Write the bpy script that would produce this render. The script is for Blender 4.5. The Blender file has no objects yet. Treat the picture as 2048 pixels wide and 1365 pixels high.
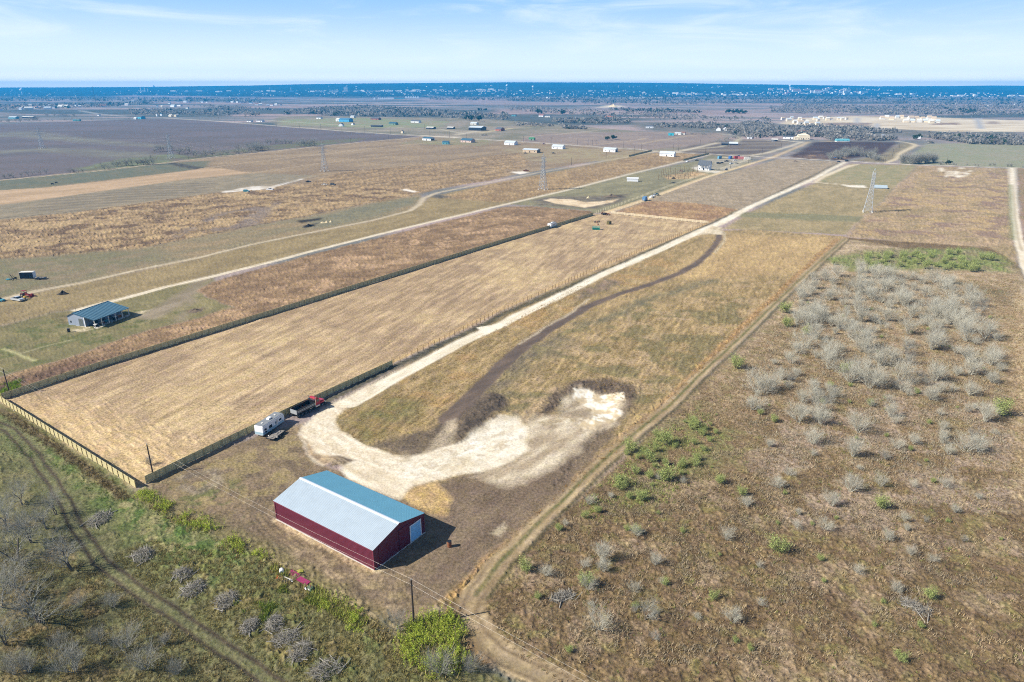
import bpy, math, random
import numpy as np

# ------------------------------------------------------------------ camera, world, sun, exposure
SC = bpy.context.scene
COL = SC.collection
R = math.radians
F, CX, CY, CAMH = 1365.0, 1024.0, 682.5, 80.0          # lens in photo pixels, height above the plain
PITCH = math.atan2(CY - 173.0, F)
CP, SP = math.cos(PITCH), math.sin(PITCH)
cam = bpy.data.cameras.new('camera')
cam.sensor_width = 36.0
cam.lens = 36.0 * F / 2048.0
cam.clip_start, cam.clip_end = 0.5, 60000
camo = bpy.data.objects.new('camera', cam)
COL.objects.link(camo)
camo.location = (0, 0, CAMH)
camo.rotation_euler = (math.pi / 2 - PITCH, 0, 0)
SC.camera = camo
SC.view_settings.view_transform = 'Standard'
SC.view_settings.look = 'None'
SC.view_settings.gamma = 1
SC.view_settings.exposure = 0.88
SC.cycles.volume_bounces = 0
SC.cycles.max_bounces = 6
SC.cycles.use_denoising = False
SC.cycles.denoiser = 'OPENIMAGEDENOISE'
SC.cycles.denoising_input_passes = 'RGB_ALBEDO_NORMAL'
SC.cycles.denoising_prefilter = 'ACCURATE'
SC.cycles.caustics_reflective = False
SC.cycles.caustics_refractive = False
SC.cycles.sample_clamp_indirect = 2.0
SC.cycles.pixel_filter_type = 'BLACKMAN_HARRIS'
SC.cycles.filter_width = 1.1

SUN_AZ, SUN_EL = R(255), R(36.5)                        # clockwise from +Y
sun = bpy.data.lights.new('sun', 'SUN')
sun.energy = 4.8
sun.angle = R(0.5)
sun.color = (1.0, 0.94, 0.84)
suno = bpy.data.objects.new('sun', sun)
COL.objects.link(suno)
suno.rotation_euler = (math.pi / 2 - SUN_EL, 0, math.pi - SUN_AZ)
suno.location = (-300, -80, 300)

W = bpy.data.worlds.new('World')
SC.world = W
W.use_nodes = True
nt = W.node_tree
nt.nodes.clear()
def nd(t, kind, **kw):
    n = t.nodes.new(kind)
    for k, v in kw.items():
        if k in n.inputs: n.inputs[k].default_value = v
        else: setattr(n, k, v)
    return n
sky = nd(nt, 'ShaderNodeTexSky', sky_type='NISHITA', sun_disc=False, sun_elevation=SUN_EL, sun_rotation=SUN_AZ,
         altitude=200, air_density=1.0, dust_density=0.6, ozone_density=3.0)
tc = nd(nt, 'ShaderNodeTexCoord')
sep = nd(nt, 'ShaderNodeSeparateXYZ')
nt.links.new(tc.outputs['Generated'], sep.inputs[0])
# bright pale air low over the horizon, blue above it
low = nd(nt, 'ShaderNodeMapRange', interpolation_type='SMOOTHSTEP')
low.inputs['From Min'].default_value = -0.01; low.inputs['From Max'].default_value = 0.13
nt.links.new(sep.outputs[2], low.inputs['Value'])
lc = nd(nt, 'ShaderNodeMix', data_type='RGBA')
nt.links.new(low.outputs[0], lc.inputs['Factor'])
lc.inputs['A'].default_value = (12.7, 13.8, 14.7, 1); lc.inputs['B'].default_value = (3.7, 7.2, 14.7, 1)
hi = nd(nt, 'ShaderNodeMapRange', interpolation_type='SMOOTHSTEP')
hi.inputs['From Min'].default_value = 0.11; hi.inputs['From Max'].default_value = 0.42
nt.links.new(sep.outputs[2], hi.inputs['Value'])
sm = nd(nt, 'ShaderNodeMix', data_type='RGBA')
nt.links.new(hi.outputs[0], sm.inputs['Factor'])
nt.links.new(lc.outputs['Result'], sm.inputs['A']); nt.links.new(sky.outputs[0], sm.inputs['B'])
gl = nd(nt, 'ShaderNodeMapRange', interpolation_type='SMOOTHSTEP')
gl.inputs['From Min'].default_value = -0.002; gl.inputs['From Max'].default_value = 0.020
gl.inputs['To Min'].default_value = 1.0; gl.inputs['To Max'].default_value = 0.0
nt.links.new(sep.outputs[2], gl.inputs['Value'])
gm_ = nd(nt, 'ShaderNodeMix', data_type='RGBA')
nt.links.new(gl.outputs[0], gm_.inputs['Factor'])
nt.links.new(sm.outputs['Result'], gm_.inputs['A'])
gm_.inputs['B'].default_value = (22.0, 20.0, 17.5, 1)
# thin cirrus: noise on the direction, stretched along streaks
mp2 = nd(nt, 'ShaderNodeMapping')
mp2.inputs['Rotation'].default_value = (0, R(-7), R(0))
mp2.inputs['Scale'].default_value = (2.0, 2.0, 15)
nt.links.new(tc.outputs['Generated'], mp2.inputs['Vector'])
cn = nd(nt, 'ShaderNodeTexNoise', Scale=2.3, Detail=8.0, Roughness=0.6, Distortion=0.7)
nt.links.new(mp2.outputs[0], cn.inputs['Vector'])
cr = nd(nt, 'ShaderNodeMapRange', interpolation_type='SMOOTHSTEP')
cr.inputs['From Min'].default_value = 0.44; cr.inputs['From Max'].default_value = 0.78
cr.inputs['To Max'].default_value = 0.5
nt.links.new(cn.outputs['Fac'], cr.inputs['Value'])
cm = nd(nt, 'ShaderNodeMix', data_type='RGBA')
nt.links.new(cr.outputs[0], cm.inputs['Factor'])
nt.links.new(gm_.outputs['Result'], cm.inputs['A'])
cm.inputs['B'].default_value = (12.4, 13.2, 14.7, 1)
bg = nd(nt, 'ShaderNodeBackground', Strength=0.046)
nt.links.new(cm.outputs['Result'], bg.inputs['Color'])
wo = nd(nt, 'ShaderNodeOutputWorld')
nt.links.new(bg.outputs[0], wo.inputs['Surface'])

# ------------------------------------------------------------------ measuring: a photo pixel to a point on the plain
def ray(x, y):
    u = (x - CX) / F; v = (y - CY) / F
    return np.array([u, CP - v * SP, -(SP + v * CP)])
def P(x, y, z=0.0):
    d = ray(x, y)
    t = (z - CAMH) / d[2]
    return (d[0] * t, d[1] * t)
def L(pts):
    return np.array([P(*p) for p in pts])
def Q(X, Y, Z):
    dz = Z - CAMH
    f = Y * CP - dz * SP
    return CX + F * X / f, CY - F * (Y * SP + dz * CP) / f
def tall(base, ytop):
    bx, by = P(*base)
    lo, hi = 0.0, 400.0
    for _ in range(50):
        m = (lo + hi) / 2
        if Q(bx, by, m)[1] > ytop: lo = m
        else: hi = m
    return lo
RIDGE = [(-700,178.5),(0,175.5),(150,175),(230,174.6),(300,174.2),(350,173.4),(450,172),(500,171.5),(600,169),(700,167.5),(850,166.5),(960,165.5),(1024,165),
         (1250,165.5),(1350,166.5),(1440,168),(1550,169.5),(1680,171.5),(1750,173),(1850,172.5),(1900,172.5),(1985,171.5),(2048,172),(2800,171)]
RY = 10200.0
_ru = np.array([(x - CX) / F / (CP - (y - CY) / F * SP) for x, y in RIDGE])
_rz = np.array([CAMH + RY * ray(x, y)[2] / ray(x, y)[1] for x, y in RIDGE])
def hillz(X, Y):
    X = np.asarray(X, float); Y = np.asarray(Y, float)
    u = X / np.maximum(Y, 1.0)
    top = np.interp(u, _ru, _rz)
    s = np.clip((Y - 6000.0) / (RY - 6000.0), 0, 1)
    s = s * s * (3 - 2 * s) * 0.85 + s * 0.15
    b = np.clip((Y - RY) / 2500.0, 0, 1)
    return top * s * (1 - b * 0.6)
def PT(x, y):
    """the point of the ground, hills included, that the photo shows at a pixel"""
    if y > 194: return P(x, y) + (0.0,)
    d = ray(x, y)
    t = 5000.0
    while t < 14000:
        q = d * t
        if CAMH + q[2] <= float(hillz(q[0], q[1])): break
        t += 8.0
    return (d[0] * t, d[1] * t, float(hillz(d[0] * t, d[1] * t)))

# ------------------------------------------------------------------ noise, colour, materials
def vnoise(x, y, seed=0):
    xi = np.floor(x); yi = np.floor(y)
    fx = (x - xi).astype(np.float32); fy = (y - yi).astype(np.float32)
    xi = xi.astype(np.int64); yi = yi.astype(np.int64)
    def h(a, b):
        n = (a * 374761393 + b * 668265263 + seed * 974711 + 12345) & 0xffffffff
        n = ((n ^ (n >> 13)) * 1274126177) & 0xffffffff
        n = n ^ (n >> 16)
        return (n & 0xffff).astype(np.float32) / 65535.0
    sx = fx * fx * (3 - 2 * fx); sy = fy * fy * (3 - 2 * fy)
    a = h(xi, yi); b = h(xi + 1, yi); c = h(xi, yi + 1); d = h(xi + 1, yi + 1)
    return (a + (b - a) * sx) * (1 - sy) + (c + (d - c) * sx) * sy
def fbm(x, y, seed=0, octv=3):
    r = np.zeros(np.shape(x), np.float32); a = 0.5; tot = 0
    for o in range(octv):
        r += a * vnoise(x, y, seed + o * 17); tot += a
        x = x * 2.03 + 7.1; y = y * 2.03 - 3.7; a *= 0.5
    return r / tot
KD = 1.36                                                # sunlit brightness of a white surface at this exposure
def lin(c):
    c = np.asarray(c, float) / 255.0
    return np.where(c <= 0.04045, c / 12.92, ((c + 0.055) / 1.055) ** 2.4)
def alb(r, g, b, k=KD):
    return tuple(np.clip(lin((r, g, b)) / k, 0.002, 0.92))
_M = {}
def mat(name, rgb, rough=0.7, metal=0.0, vary=0.12, vscale=1.5, bump=0.0, spec=0.3):
    if name in _M: return _M[name]
    m = bpy.data.materials.new(name); m.use_nodes = True
    t = m.node_tree; b = t.nodes['Principled BSDF']
    b.inputs['Roughness'].default_value = rough
    b.inputs['Metallic'].default_value = metal
    b.inputs['Specular IOR Level'].default_value = spec
    c = nd(t, 'ShaderNodeTexCoord')
    n = nd(t, 'ShaderNodeTexNoise', Scale=vscale, Detail=5.0, Roughness=0.6)
    t.links.new(c.outputs['Object'], n.inputs['Vector'])
    r = nd(t, 'ShaderNodeMapRange')
    r.inputs['From Min'].default_value = 0.3; r.inputs['From Max'].default_value = 0.7
    r.inputs['To Min'].default_value = 1 - vary; r.inputs['To Max'].default_value = 1 + vary
    t.links.new(n.outputs['Fac'], r.inputs['Value'])
    x = nd(t, 'ShaderNodeMix', data_type='RGBA', blend_type='MULTIPLY', Factor=1.0)
    x.inputs['A'].default_value = (*rgb, 1)
    t.links.new(r.outputs[0], x.inputs['B'])
    t.links.new(x.outputs['Result'], b.inputs['Base Color'])
    if bump:
        u = nd(t, 'ShaderNodeBump', Strength=bump, Distance=0.05)
        t.links.new(n.outputs['Fac'], u.inputs['Height'])
        t.links.new(u.outputs[0], b.inputs['Normal'])
    _M[name] = m
    return m
def attr_mat(name, rough=0.9, trans=0.0, bump=False):
    """colour from the mesh's own colour attribute, broken up by noise"""
    if name in _M: return _M[name]
    m = bpy.data.materials.new(name); m.use_nodes = True
    t = m.node_tree; b = t.nodes['Principled BSDF']
    b.inputs['Roughness'].default_value = rough
    b.inputs['Specular IOR Level'].default_value = 0.15
    a = nd(t, 'ShaderNodeAttribute', attribute_name='col')
    t.links.new(a.outputs['Color'], b.inputs['Base Color'])
    if trans:
        o = t.nodes['Material Output']
        tr = nd(t, 'ShaderNodeBsdfTranslucent')
        t.links.new(a.outputs['Color'], tr.inputs['Color'])
        mx = nd(t, 'ShaderNodeMixShader', Fac=trans)
        t.links.new(b.outputs[0], mx.inputs[1]); t.links.new(tr.outputs[0], mx.inputs[2])
        t.links.new(mx.outputs[0], o.inputs['Surface'])
    _M[name] = m
    return m

# ------------------------------------------------------------------ mesh building
def np_mesh(name, V, Fc, attrs=None, smooth=False):
    """mesh from numpy arrays; all faces have the same number of corners"""
    me = bpy.data.meshes.new(name)
    n, k = Fc.shape
    me.vertices.add(len(V)); me.vertices.foreach_set('co', np.ascontiguousarray(V, np.float32).ravel())
    me.loops.add(n * k); me.loops.foreach_set('vertex_index', np.ascontiguousarray(Fc, np.int32).ravel())
    me.polygons.add(n); me.polygons.foreach_set('loop_start', np.arange(0, n * k, k, dtype=np.int32))
    me.update(calc_edges=True)
    if smooth: me.polygons.foreach_set('use_smooth', np.ones(n, bool))
    for an, (ty, val) in (attrs or {}).items():
        at = me.attributes.new(an, ty, 'POINT')
        at.data.foreach_set('color' if ty == 'FLOAT_COLOR' else 'value', np.ascontiguousarray(val, np.float32).ravel())
    return me
def link(name, me, parent=None, loc=(0, 0, 0), rz=0.0):
    o = bpy.data.objects.new(name, me)
    COL.objects.link(o)
    o.location = loc; o.rotation_euler = (0, 0, rz)
    if parent is not None: o.parent = parent
    return o
def tag(o, label=None, cat=None, group=None, kind=None):
    if label: o['label'] = label
    if cat: o['category'] = cat
    if group: o['group'] = group
    if kind: o['kind'] = kind
    return o
def thing(name, label, cat, loc=(0, 0, 0), rz=0.0, group=None):
    return tag(link(name, None, None, loc, rz), label, cat, group)
class MB:
    """collects solids into one mesh"""
    def __init__(s): s.v = []; s.f = []; s.m = []; s.mi = 0
    def add(s, vs, fs):
        b = len(s.v); s.v += [tuple(map(float, q)) for q in vs]
        s.f += [tuple(b + i for i in f) for f in fs]; s.m += [s.mi] * len(fs)
        return s
    def box(s, c, d, rz=0.0, ry=0.0):
        hx, hy, hz = d[0] / 2, d[1] / 2, d[2] / 2
        cz, sz, cy, sy = math.cos(rz), math.sin(rz), math.cos(ry), math.sin(ry)
        vs = []
        for x, y, z in ((-1,-1,-1),(1,-1,-1),(1,1,-1),(-1,1,-1),(-1,-1,1),(1,-1,1),(1,1,1),(-1,1,1)):
            x *= hx; y *= hy; z *= hz
            x, z = x * cy + z * sy, -x * sy + z * cy
            vs.append((c[0] + x * cz - y * sz, c[1] + x * sz + y * cz, c[2] + z))
        return s.add(vs, [(0,3,2,1),(4,5,6,7),(0,1,5,4),(1,2,6,5),(2,3,7,6),(3,0,4,7)])
    def b2(s, x0, x1, y0, y1, z0, z1):
        return s.box(((x0+x1)/2, (y0+y1)/2, (z0+z1)/2), (abs(x1-x0), abs(y1-y0), abs(z1-z0)))
    def prism(s, poly, h0, h1, axis='y'):
        """polygon swept along an axis; poly in the other two axes"""
        n = len(poly)
        def mk(a, b, h): return {'y': (a, h, b), 'x': (h, a, b), 'z': (a, b, h)}[axis]
        vs = [mk(a, b, h0) for a, b in poly] + [mk(a, b, h1) for a, b in poly]
        return s.add(vs, [tuple(range(n))[::-1], tuple(range(n, 2*n))] + [(i, (i+1) % n, n + (i+1) % n, n + i) for i in range(n)])
    def tube(s, p0, p1, r0, r1=None, n=6):
        r1 = r0 if r1 is None else r1
        p0 = np.array(p0, float); p1 = np.array(p1, float); d = p1 - p0
        ln = np.linalg.norm(d)
        if ln < 1e-6: return s
        d /= ln
        a = np.cross(d, (0, 0, 1) if abs(d[2]) < .9 else (1, 0, 0)); a /= np.linalg.norm(a); b = np.cross(d, a)
        vs = []
        for p, r in ((p0, r0), (p1, r1)):
            for i in range(n):
                t = 2 * math.pi * i / n
                vs.append(p + r * (math.cos(t) * a + math.sin(t) * b))
        return s.add(vs, [tuple(range(n)), tuple(range(n, 2*n))[::-1]] + [(i, n + i, n + (i+1) % n, (i+1) % n) for i in range(n)])
    def mesh(s, name, mats):
        me = bpy.data.meshes.new(name)
        me.from_pydata(s.v, [], s.f)
        for m in (mats if isinstance(mats, (list, tuple)) else [mats]): me.materials.append(m)
        if any(s.m): me.polygons.foreach_set('material_index', s.m)
        me.update()
        return me
    def build(s, name, mats, parent=None, loc=(0, 0, 0), rz=0.0):
        return link(name, s.mesh(name, mats), parent, loc, rz)
def copy_tree(o, parent=None):
    c = o.copy(); COL.objects.link(c); c.parent = parent
    for ch in o.children: copy_tree(ch, c)
    return c
def struct(name, o): o['kind'] = 'structure'; return o

# ------------------------------------------------------------------ the ground: one sheet, finer where it is near, coloured region by region
def build_ground():
    ys = list(np.arange(186.0, 262.0, 0.8)) + list(np.arange(262.0, 500.0, 1.4)) + list(np.arange(500.0, 1375.0, 1.9))
    Yr = [P(1024, y)[1] for y in ys]
    Yr = [11400.0, 11000.0, 10600.0, 10200.0, 9700.0, 9200.0, 8700.0] + [y for y in Yr if y < 8600.0]
    y0 = Yr[-1]
    Yr += list(np.arange(y0 - 0.3, 50, -0.35)) + list(np.arange(50, -80, -4.0))
    Yr = np.array(Yr)
    us = np.concatenate([np.arange(-2.4, -1.06, 0.03), np.arange(-1.06, 1.06, 0.00168), np.arange(1.06, 2.41, 0.03)])
    ny, nx = len(Yr), len(us)
    X = (us[None, :] * np.maximum(Yr, 60.0)[:, None])
    Y = np.repeat(Yr[:, None], nx, 1)
    sp = np.abs(np.gradient(Yr))
    SPc = np.repeat(sp[:, None], nx, 1).ravel().astype(np.float32)
    X = X.ravel(); Y = Y.ravel(); N = len(X)
    col = np.zeros((N, 3), np.float32); dis = np.zeros(N, np.float32); spk = np.full(N, 0.5, np.float32)
    cls = np.zeros(N, np.int8); zz = np.zeros(N, np.float32)
    w1x = fbm(X / 5, Y / 5, 1, 3) - .5; w1y = fbm(X / 5, Y / 5, 2, 3) - .5
    w2x = fbm(X / 25, Y / 25, 3, 2) - .5; w2y = fbm(X / 25, Y / 25, 4, 2) - .5
    TX = X.copy(); TY = Y.copy()
    def sdist(poly, idx, wob, closed=True):
        px = X[idx] + wob * (1.6 * w1x[idx] + (1.0 * w2x[idx])); py = Y[idx] + wob * (1.6 * w1y[idx] + 1.0 * w2y[idx])
        d = np.full(len(idx), 1e12); ins = np.zeros(len(idx), bool)
        n = len(poly)
        for i in range(n if closed else n - 1):
            ax, ay = poly[i][:2]; bx, by = poly[(i + 1) % n][:2]
            ex, ey = bx - ax, by - ay; l2 = ex * ex + ey * ey + 1e-9
            t = np.clip(((px - ax) * ex + (py - ay) * ey) / l2, 0, 1)
            dx = px - ax - t * ex; dy = py - ay - t * ey
            q = dx * dx + dy * dy
            if not closed and len(poly[i]) > 2:
                wd = poly[i][2] + t * (poly[(i + 1) % n][2] - poly[i][2])
                q = np.maximum(np.sqrt(q) - wd, 0) ** 2 - np.where(np.sqrt(q) < wd, (wd - np.sqrt(q)) ** 2, 0)
                d = np.minimum(d, q)
            else:
                d = np.minimum(d, q)
            if closed:
                c = (ay > py) != (by > py)
                ins ^= c & (px < (ex) * (py - ay) / (ey if abs(ey) > 1e-9 else 1e-9) + ax)
        if closed:
            d = np.sqrt(d); return np.where(ins, -d, d)
        return np.sign(d) * np.sqrt(np.abs(d))
    def area(poly, soft=0.6, wob=1.0, closed=True, pad=None):
        p = np.asarray(poly); m = (pad or 0) + soft * 2 + abs(wob) * 2 + 2
        if not closed: m += p[:, 2].max()
        idx = np.nonzero((X > p[:, 0].min() - m) & (X < p[:, 0].max() + m) & (Y > p[:, 1].min() - m) & (Y < p[:, 1].max() + m))[0]
        d = sdist(poly, idx, wob, closed)
        s = np.maximum(soft, 0.35 * SPc[idx])
        return idx, np.clip(0.5 - d / (2 * s), 0, 1), d
    def lay(idx, w, c1, c2=None, sc=6.0, an=None, con=0.35, seed=5, dz=None, sk=None, cl=None, bias=0.0):
        """blend a surface in: c1 and c2 alternate in patches of size sc (m); an = (angle, stretch) for mown or tilled ground"""
        k = w > 0.002; idx = idx[k]; w = w[k]
        x, y = X[idx], Y[idx]
        if an:
            ca, sa = math.cos(an[0]), math.sin(an[0])
            x, y = (x * ca + y * sa) / an[1], (-x * sa + y * ca)
        c = np.repeat(np.array(c1, np.float32)[None] / 255, len(idx), 0)
        if c2 is not None:
            n = fbm(x / sc, y / sc, seed, 4)
            m = np.clip((n - 0.5 + bias) / con * 1.0 + 0.5, 0, 1)[:, None]
            c = c * (1 - m) + np.array(c2, np.float32)[None] / 255 * m
        c = lin(c * 255).astype(np.float32)
        col[idx] = col[idx] * (1 - w[:, None]) + c * w[:, None]
        if an and dz is not None: TX[idx] = x; TY[idx] = y
        elif dz is not None: TX[idx] = X[idx]; TY[idx] = Y[idx]
        if dz is not None: dis[idx] = dis[idx] * (1 - w) + dz * w
        if sk is not None: spk[idx] = spk[idx] * (1 - w) + sk * w
        if cl is not None: cls[idx[w > 0.5]] = cl
        elif cl is None: cls[idx[w > 0.6]] = 0
    def reg(px, c1, c2=None, soft=0.7, wob=1.0, **k):
        i, w, d = area(L(px), soft, wob); lay(i, w, c1, c2, **k)
    def band(px, width, c1, c2=None, soft=0.35, wob=0.25, op=1.0, off=0.0, **k):
        p = L(px); wd = np.broadcast_to(np.asarray(width, float), (len(p),)) / 2
        if off:
            t = np.gradient(p, axis=0); t /= np.linalg.norm(t, axis=1)[:, None]
            p = p + np.stack([-t[:, 1], t[:, 0]], 1) * off
        i, w, d = area(np.concatenate([p, wd[:, None]], 1), soft, wob, False)
        lay(i, w * op, c1, c2, **k)
    def patchy(px, c, sc, thr, seed, op=1.0, con=0.08, soft=3.0, **k):
        """scattered patches inside a region"""
        i, w, d = area(L(px), soft, 1.0)
        n = fbm(X[i] / sc, Y[i] / sc, seed, 4)
        lay(i, w * op * np.clip((n - thr) / con, 0, 1), c, **k)
    ALL = np.arange(N)
    AX = math.atan2(458 - 126.6, 54.2 + 78.6)             # the long fields all run this way
    # far plain, bands of pale fields and grey scrub
    n = fbm(X / 900, Y / 260, 31, 4)
    lay(ALL, np.ones(N, np.float32), (174, 152, 146), (124, 124, 120), sc=70, an=(R(-4), 3.5), con=0.25, seed=9, dz=0.3, sk=0.6)
    i = np.nonzero(Y > 1300)[0]
    lay(i, np.clip((n[i] - .50) / .05, 0, 1) * np.clip((Y[i] - 1300) / 300, 0, 1), (104, 108, 102), (84, 92, 86), sc=40, dz=0.3)
    i = np.nonzero(Y > 5200)[0]
    lay(i, np.clip((Y[i] - 5200) / 1200, 0, 1), (36, 50, 40), (54, 66, 54), sc=130, con=0.3, dz=0.3)
    for k, (y1, y2, x1, x2) in enumerate([(206, 209, 960, 1600), (219, 229, 1000, 1480), (208, 211.5, 1620, 1960), (217, 223, 1536, 1700),
                                          (205, 208, 330, 520), (212, 216.5, 480, 700), (192, 195, 250, 420), (196, 204, 860, 1010), (228, 233, 480, 640)]):
        reg([(x1, y1), (x2, y1 + 1), (x2 + 20, y2 + 1), (x1 - 30, y2)], (176, 150, 140), (150, 130, 124), soft=25, wob=25, sc=60)
    # ranch plain right of and beyond the big plowed field
    reg([(540, 243), (560, 232), (900, 236), (1000, 240), (1300, 265), (1560, 300), (1500, 318), (1280, 302), (1030, 284), (870, 275), (560, 255)],
        (158, 144, 122), (132, 126, 100), soft=8, wob=8, sc=40, con=0.3, dz=0.2)
    reg([(560, 240), (720, 236), (900, 243), (880, 255), (740, 256), (560, 250)], (140, 150, 100), (156, 146, 112), soft=8, wob=8, sc=30, con=.3, dz=.15)
    reg([(1060, 268), (1440, 262), (1470, 285), (1300, 300), (1040, 284)], (160, 140, 122), (146, 128, 116), soft=5, wob=6, sc=30, dz=0.25)
    reg([(1290, 262), (1540, 270), (1560, 262), (1800, 272), (2048, 290), (2048, 262), (1540, 248), (1250, 244)], (112, 114, 104), (136, 126, 116), soft=20, wob=15, sc=25)
    # construction site
    reg([(1556, 248), (1580, 240), (1620, 236), (1700, 232.5), (1860, 235), (2060, 242), (2060, 264), (1890, 264), (1800, 259), (1700, 255), (1600, 251)],
        (226, 210, 180), (200, 180, 146), soft=10, wob=8, sc=25, an=(R(5), 3), con=.3, dz=.05, sk=.2)
    reg([(1640, 246), (1745, 246), (1740, 252), (1650, 251)], (140, 118, 106), (170, 150, 126), soft=6, wob=8, sc=10)
    reg([(1870, 247), (1915, 246), (1920, 250), (1860, 250)], (150, 124, 104), None, soft=6, wob=8)
    reg([(1975, 243), (1995, 243), (2000, 249), (1972, 249)], (170, 148, 124), None, soft=4, wob=4)
    for a in ([(1711, 236), (1718, 236), (1719, 247), (1709, 247)], [(1751, 247), (1758, 247), (1760, 256), (1746, 256)], [(1948, 237), (1960, 237), (1969, 258), (1955, 258)]):
        reg(a, (176, 174, 172), None, soft=1.5, wob=0, cl=6, dz=0)
    # plowed field, far left
    reg([(-300, 262), (0, 249), (150, 243), (260, 240), (340, 238), (500, 247.5), (640, 259), (790, 270), (845, 274), (700, 287), (512, 306), (345, 325), (0, 361), (-300, 395)],
        (120, 108, 108), (108, 100, 98), soft=2, wob=2, sc=45, an=(R(12), 2), con=.4, dz=0.12, sk=.55, cl=2)
    for a in ([(-50, 268), (60, 262), (160, 276), (330, 292), (330, 296), (140, 284), (40, 274), (-50, 276)], [(-50, 305), (100, 296), (200, 300), (330, 308), (300, 324), (160, 312), (60, 303), (-50, 312)]):
        reg(a, (134, 130, 112), (120, 114, 104), soft=14, wob=14, sc=30, cl=2, dz=.1)
    reg([(160, 336), (245, 318), (350, 308), (400, 318), (345, 326), (160, 345)], (126, 134, 92), (112, 112, 88), soft=6, wob=6, sc=12)
    reg([(340, 318), (480, 298), (600, 284), (740, 276), (700, 285), (520, 303), (350, 324)], (112, 118, 84), (120, 106, 92), soft=5, wob=5, sc=16)
    # strips below it
    reg([(-300, 392), (0, 361), (345, 325), (512, 306), (700, 287), (845, 274), (905, 277), (1030, 284), (1280, 301), (1290, 306), (900, 372), (560, 430), (-300, 520)],
        (164, 140, 104), (146, 124, 94), soft=1.5, wob=2, sc=18, an=(R(45), 2), con=.35, dz=.3)
    reg([(-300, 394), (0, 362), (345, 326), (420, 322), (412, 336), (350, 345), (100, 374), (-300, 412)], (108, 114, 94), (122, 118, 92), soft=2, wob=2, sc=10, dz=.15)
    reg([(330, 327), (350, 326), (415, 337), (395, 342)], (70, 68, 62), (100, 94, 84), soft=3, wob=4, sc=4)
    reg([(-300, 414), (0, 381), (100, 375), (275, 355), (375, 342), (410, 336), (440, 337), (500, 346), (375, 359), (225, 380), (60, 403), (0, 410), (-300, 440)],
        (196, 164, 124), (178, 148, 108), soft=2, wob=2, sc=10, an=(R(48), 3), dz=.1, sk=.4)
    reg([(-300, 442), (0, 411), (60, 403), (225, 380), (375, 359), (520, 347), (640, 352), (540, 372), (425, 386), (350, 397), (150, 426), (0, 441), (-300, 470)],
        (142, 130, 104), (158, 142, 112), soft=2, wob=2, sc=7, an=(R(70), 2), dz=.12)
    i, w, d = area(L([(60, 415), (130, 395), (330, 370), (430, 362), (420, 385), (250, 408), (150, 424), (70, 424)]), 6, 4)
    cx, cy = P(200, 470)
    rr = np.hypot(X[i] - cx, Y[i] - cy + 30)
    lay(i, w * (0.5 + 0.5 * np.sin(rr / 2.2)) * .5, (104, 94, 82), None, dz=.1)
    reg([(845, 277), (905, 277), (1000, 283), (960, 292), (800, 288)], (146, 142, 96), (150, 132, 100), soft=5, wob=5, sc=15, dz=.15)
    reg([(1046, 291), (1280, 302), (1340, 312), (1240, 321), (1110, 326), (1030, 318), (1010, 300)], (166, 150, 108), (156, 134, 100), soft=5, wob=6, sc=14, dz=.2)
    # tall dead grass, left
    reg([(-300, 470), (0, 441), (150, 426), (350, 397), (540, 375), (620, 366), (680, 345), (880, 326), (1040, 305), (1060, 330), (1000, 358), (900, 374), (850, 386), (780, 402), (715, 412), (600, 436), (500, 454), (375, 479), (275, 500), (0, 521), (-300, 555)],
        (176, 146, 100), (146, 120, 84), soft=2, wob=3, sc=6, an=(R(52), 2.2), con=.3, dz=.75, sk=.8)
    patchy([(0, 445), (350, 400), (600, 372), (860, 380), (600, 436), (300, 495), (0, 519)], (112, 88, 66), 8, .56, 77, .8, dz=.6)
    patchy([(0, 445), (350, 400), (600, 372), (860, 380), (600, 436), (300, 495), (0, 519)], (188, 158, 108), 12, .57, 78, .8, dz=.5)
    patchy([(330, 480), (430, 430), (560, 405), (520, 450)], (140, 124, 112), 14, .48, 79, .8, dz=.4)
    # grey-olive strip and road one
    reg([(-300, 556), (0, 521), (275, 500), (375, 479), (500, 454), (600, 436), (715, 412), (840, 390), (847, 398), (838, 412), (820, 424), (750, 442), (625, 467), (500, 492), (396, 519), (158, 569), (0, 603), (-300, 670)],
        (142, 129, 96), (156, 134, 96), soft=1.5, wob=2, sc=8, an=(R(50), 2.5), dz=.25)
    reg([(-300, 556), (0, 521), (120, 512), (300, 497), (330, 520), (150, 566), (0, 600), (-300, 660)], (128, 122, 88), (142, 126, 96), soft=6, wob=4, sc=7, dz=.15)
    reg([(-300, 672), (0, 603), (158, 569), (396, 519), (500, 492), (750, 442), (838, 412), (860, 394), (1012, 362), (1300, 306), (1420, 307), (1350, 326), (1250, 350), (1130, 381), (1012, 408), (635, 499), (520, 529), (330, 574), (237, 599), (153, 619), (100, 628), (0, 652), (-300, 730)],
        (160, 139, 93), (144, 125, 84), soft=1.2, wob=1.5, sc=6, an=(R(58), 2.5), dz=.22, sk=.55)
    reg([(870, 396), (1000, 366), (1150, 338), (1300, 308), (1412, 307), (1350, 325), (1250, 349), (1130, 380), (1060, 396), (1000, 405), (930, 400)], (176, 146, 98), (152, 124, 84), soft=2, wob=3, sc=8, an=(R(58), 2), dz=.6, sk=.7)
    band([(1365, 321), (1420, 306)], 6, (104, 82, 66), (124, 98, 76), soft=1.5, wob=1, sc=4, dz=.8)
    reg([(600, 440), (720, 415), (830, 395), (836, 408), (760, 430), (640, 456)], (126, 122, 98), (138, 130, 98), soft=4, wob=4, dz=.2)
    reg([(855, 392), (880, 390), (905, 396), (880, 397)], (100, 96, 88), None, soft=3, wob=4)
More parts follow.
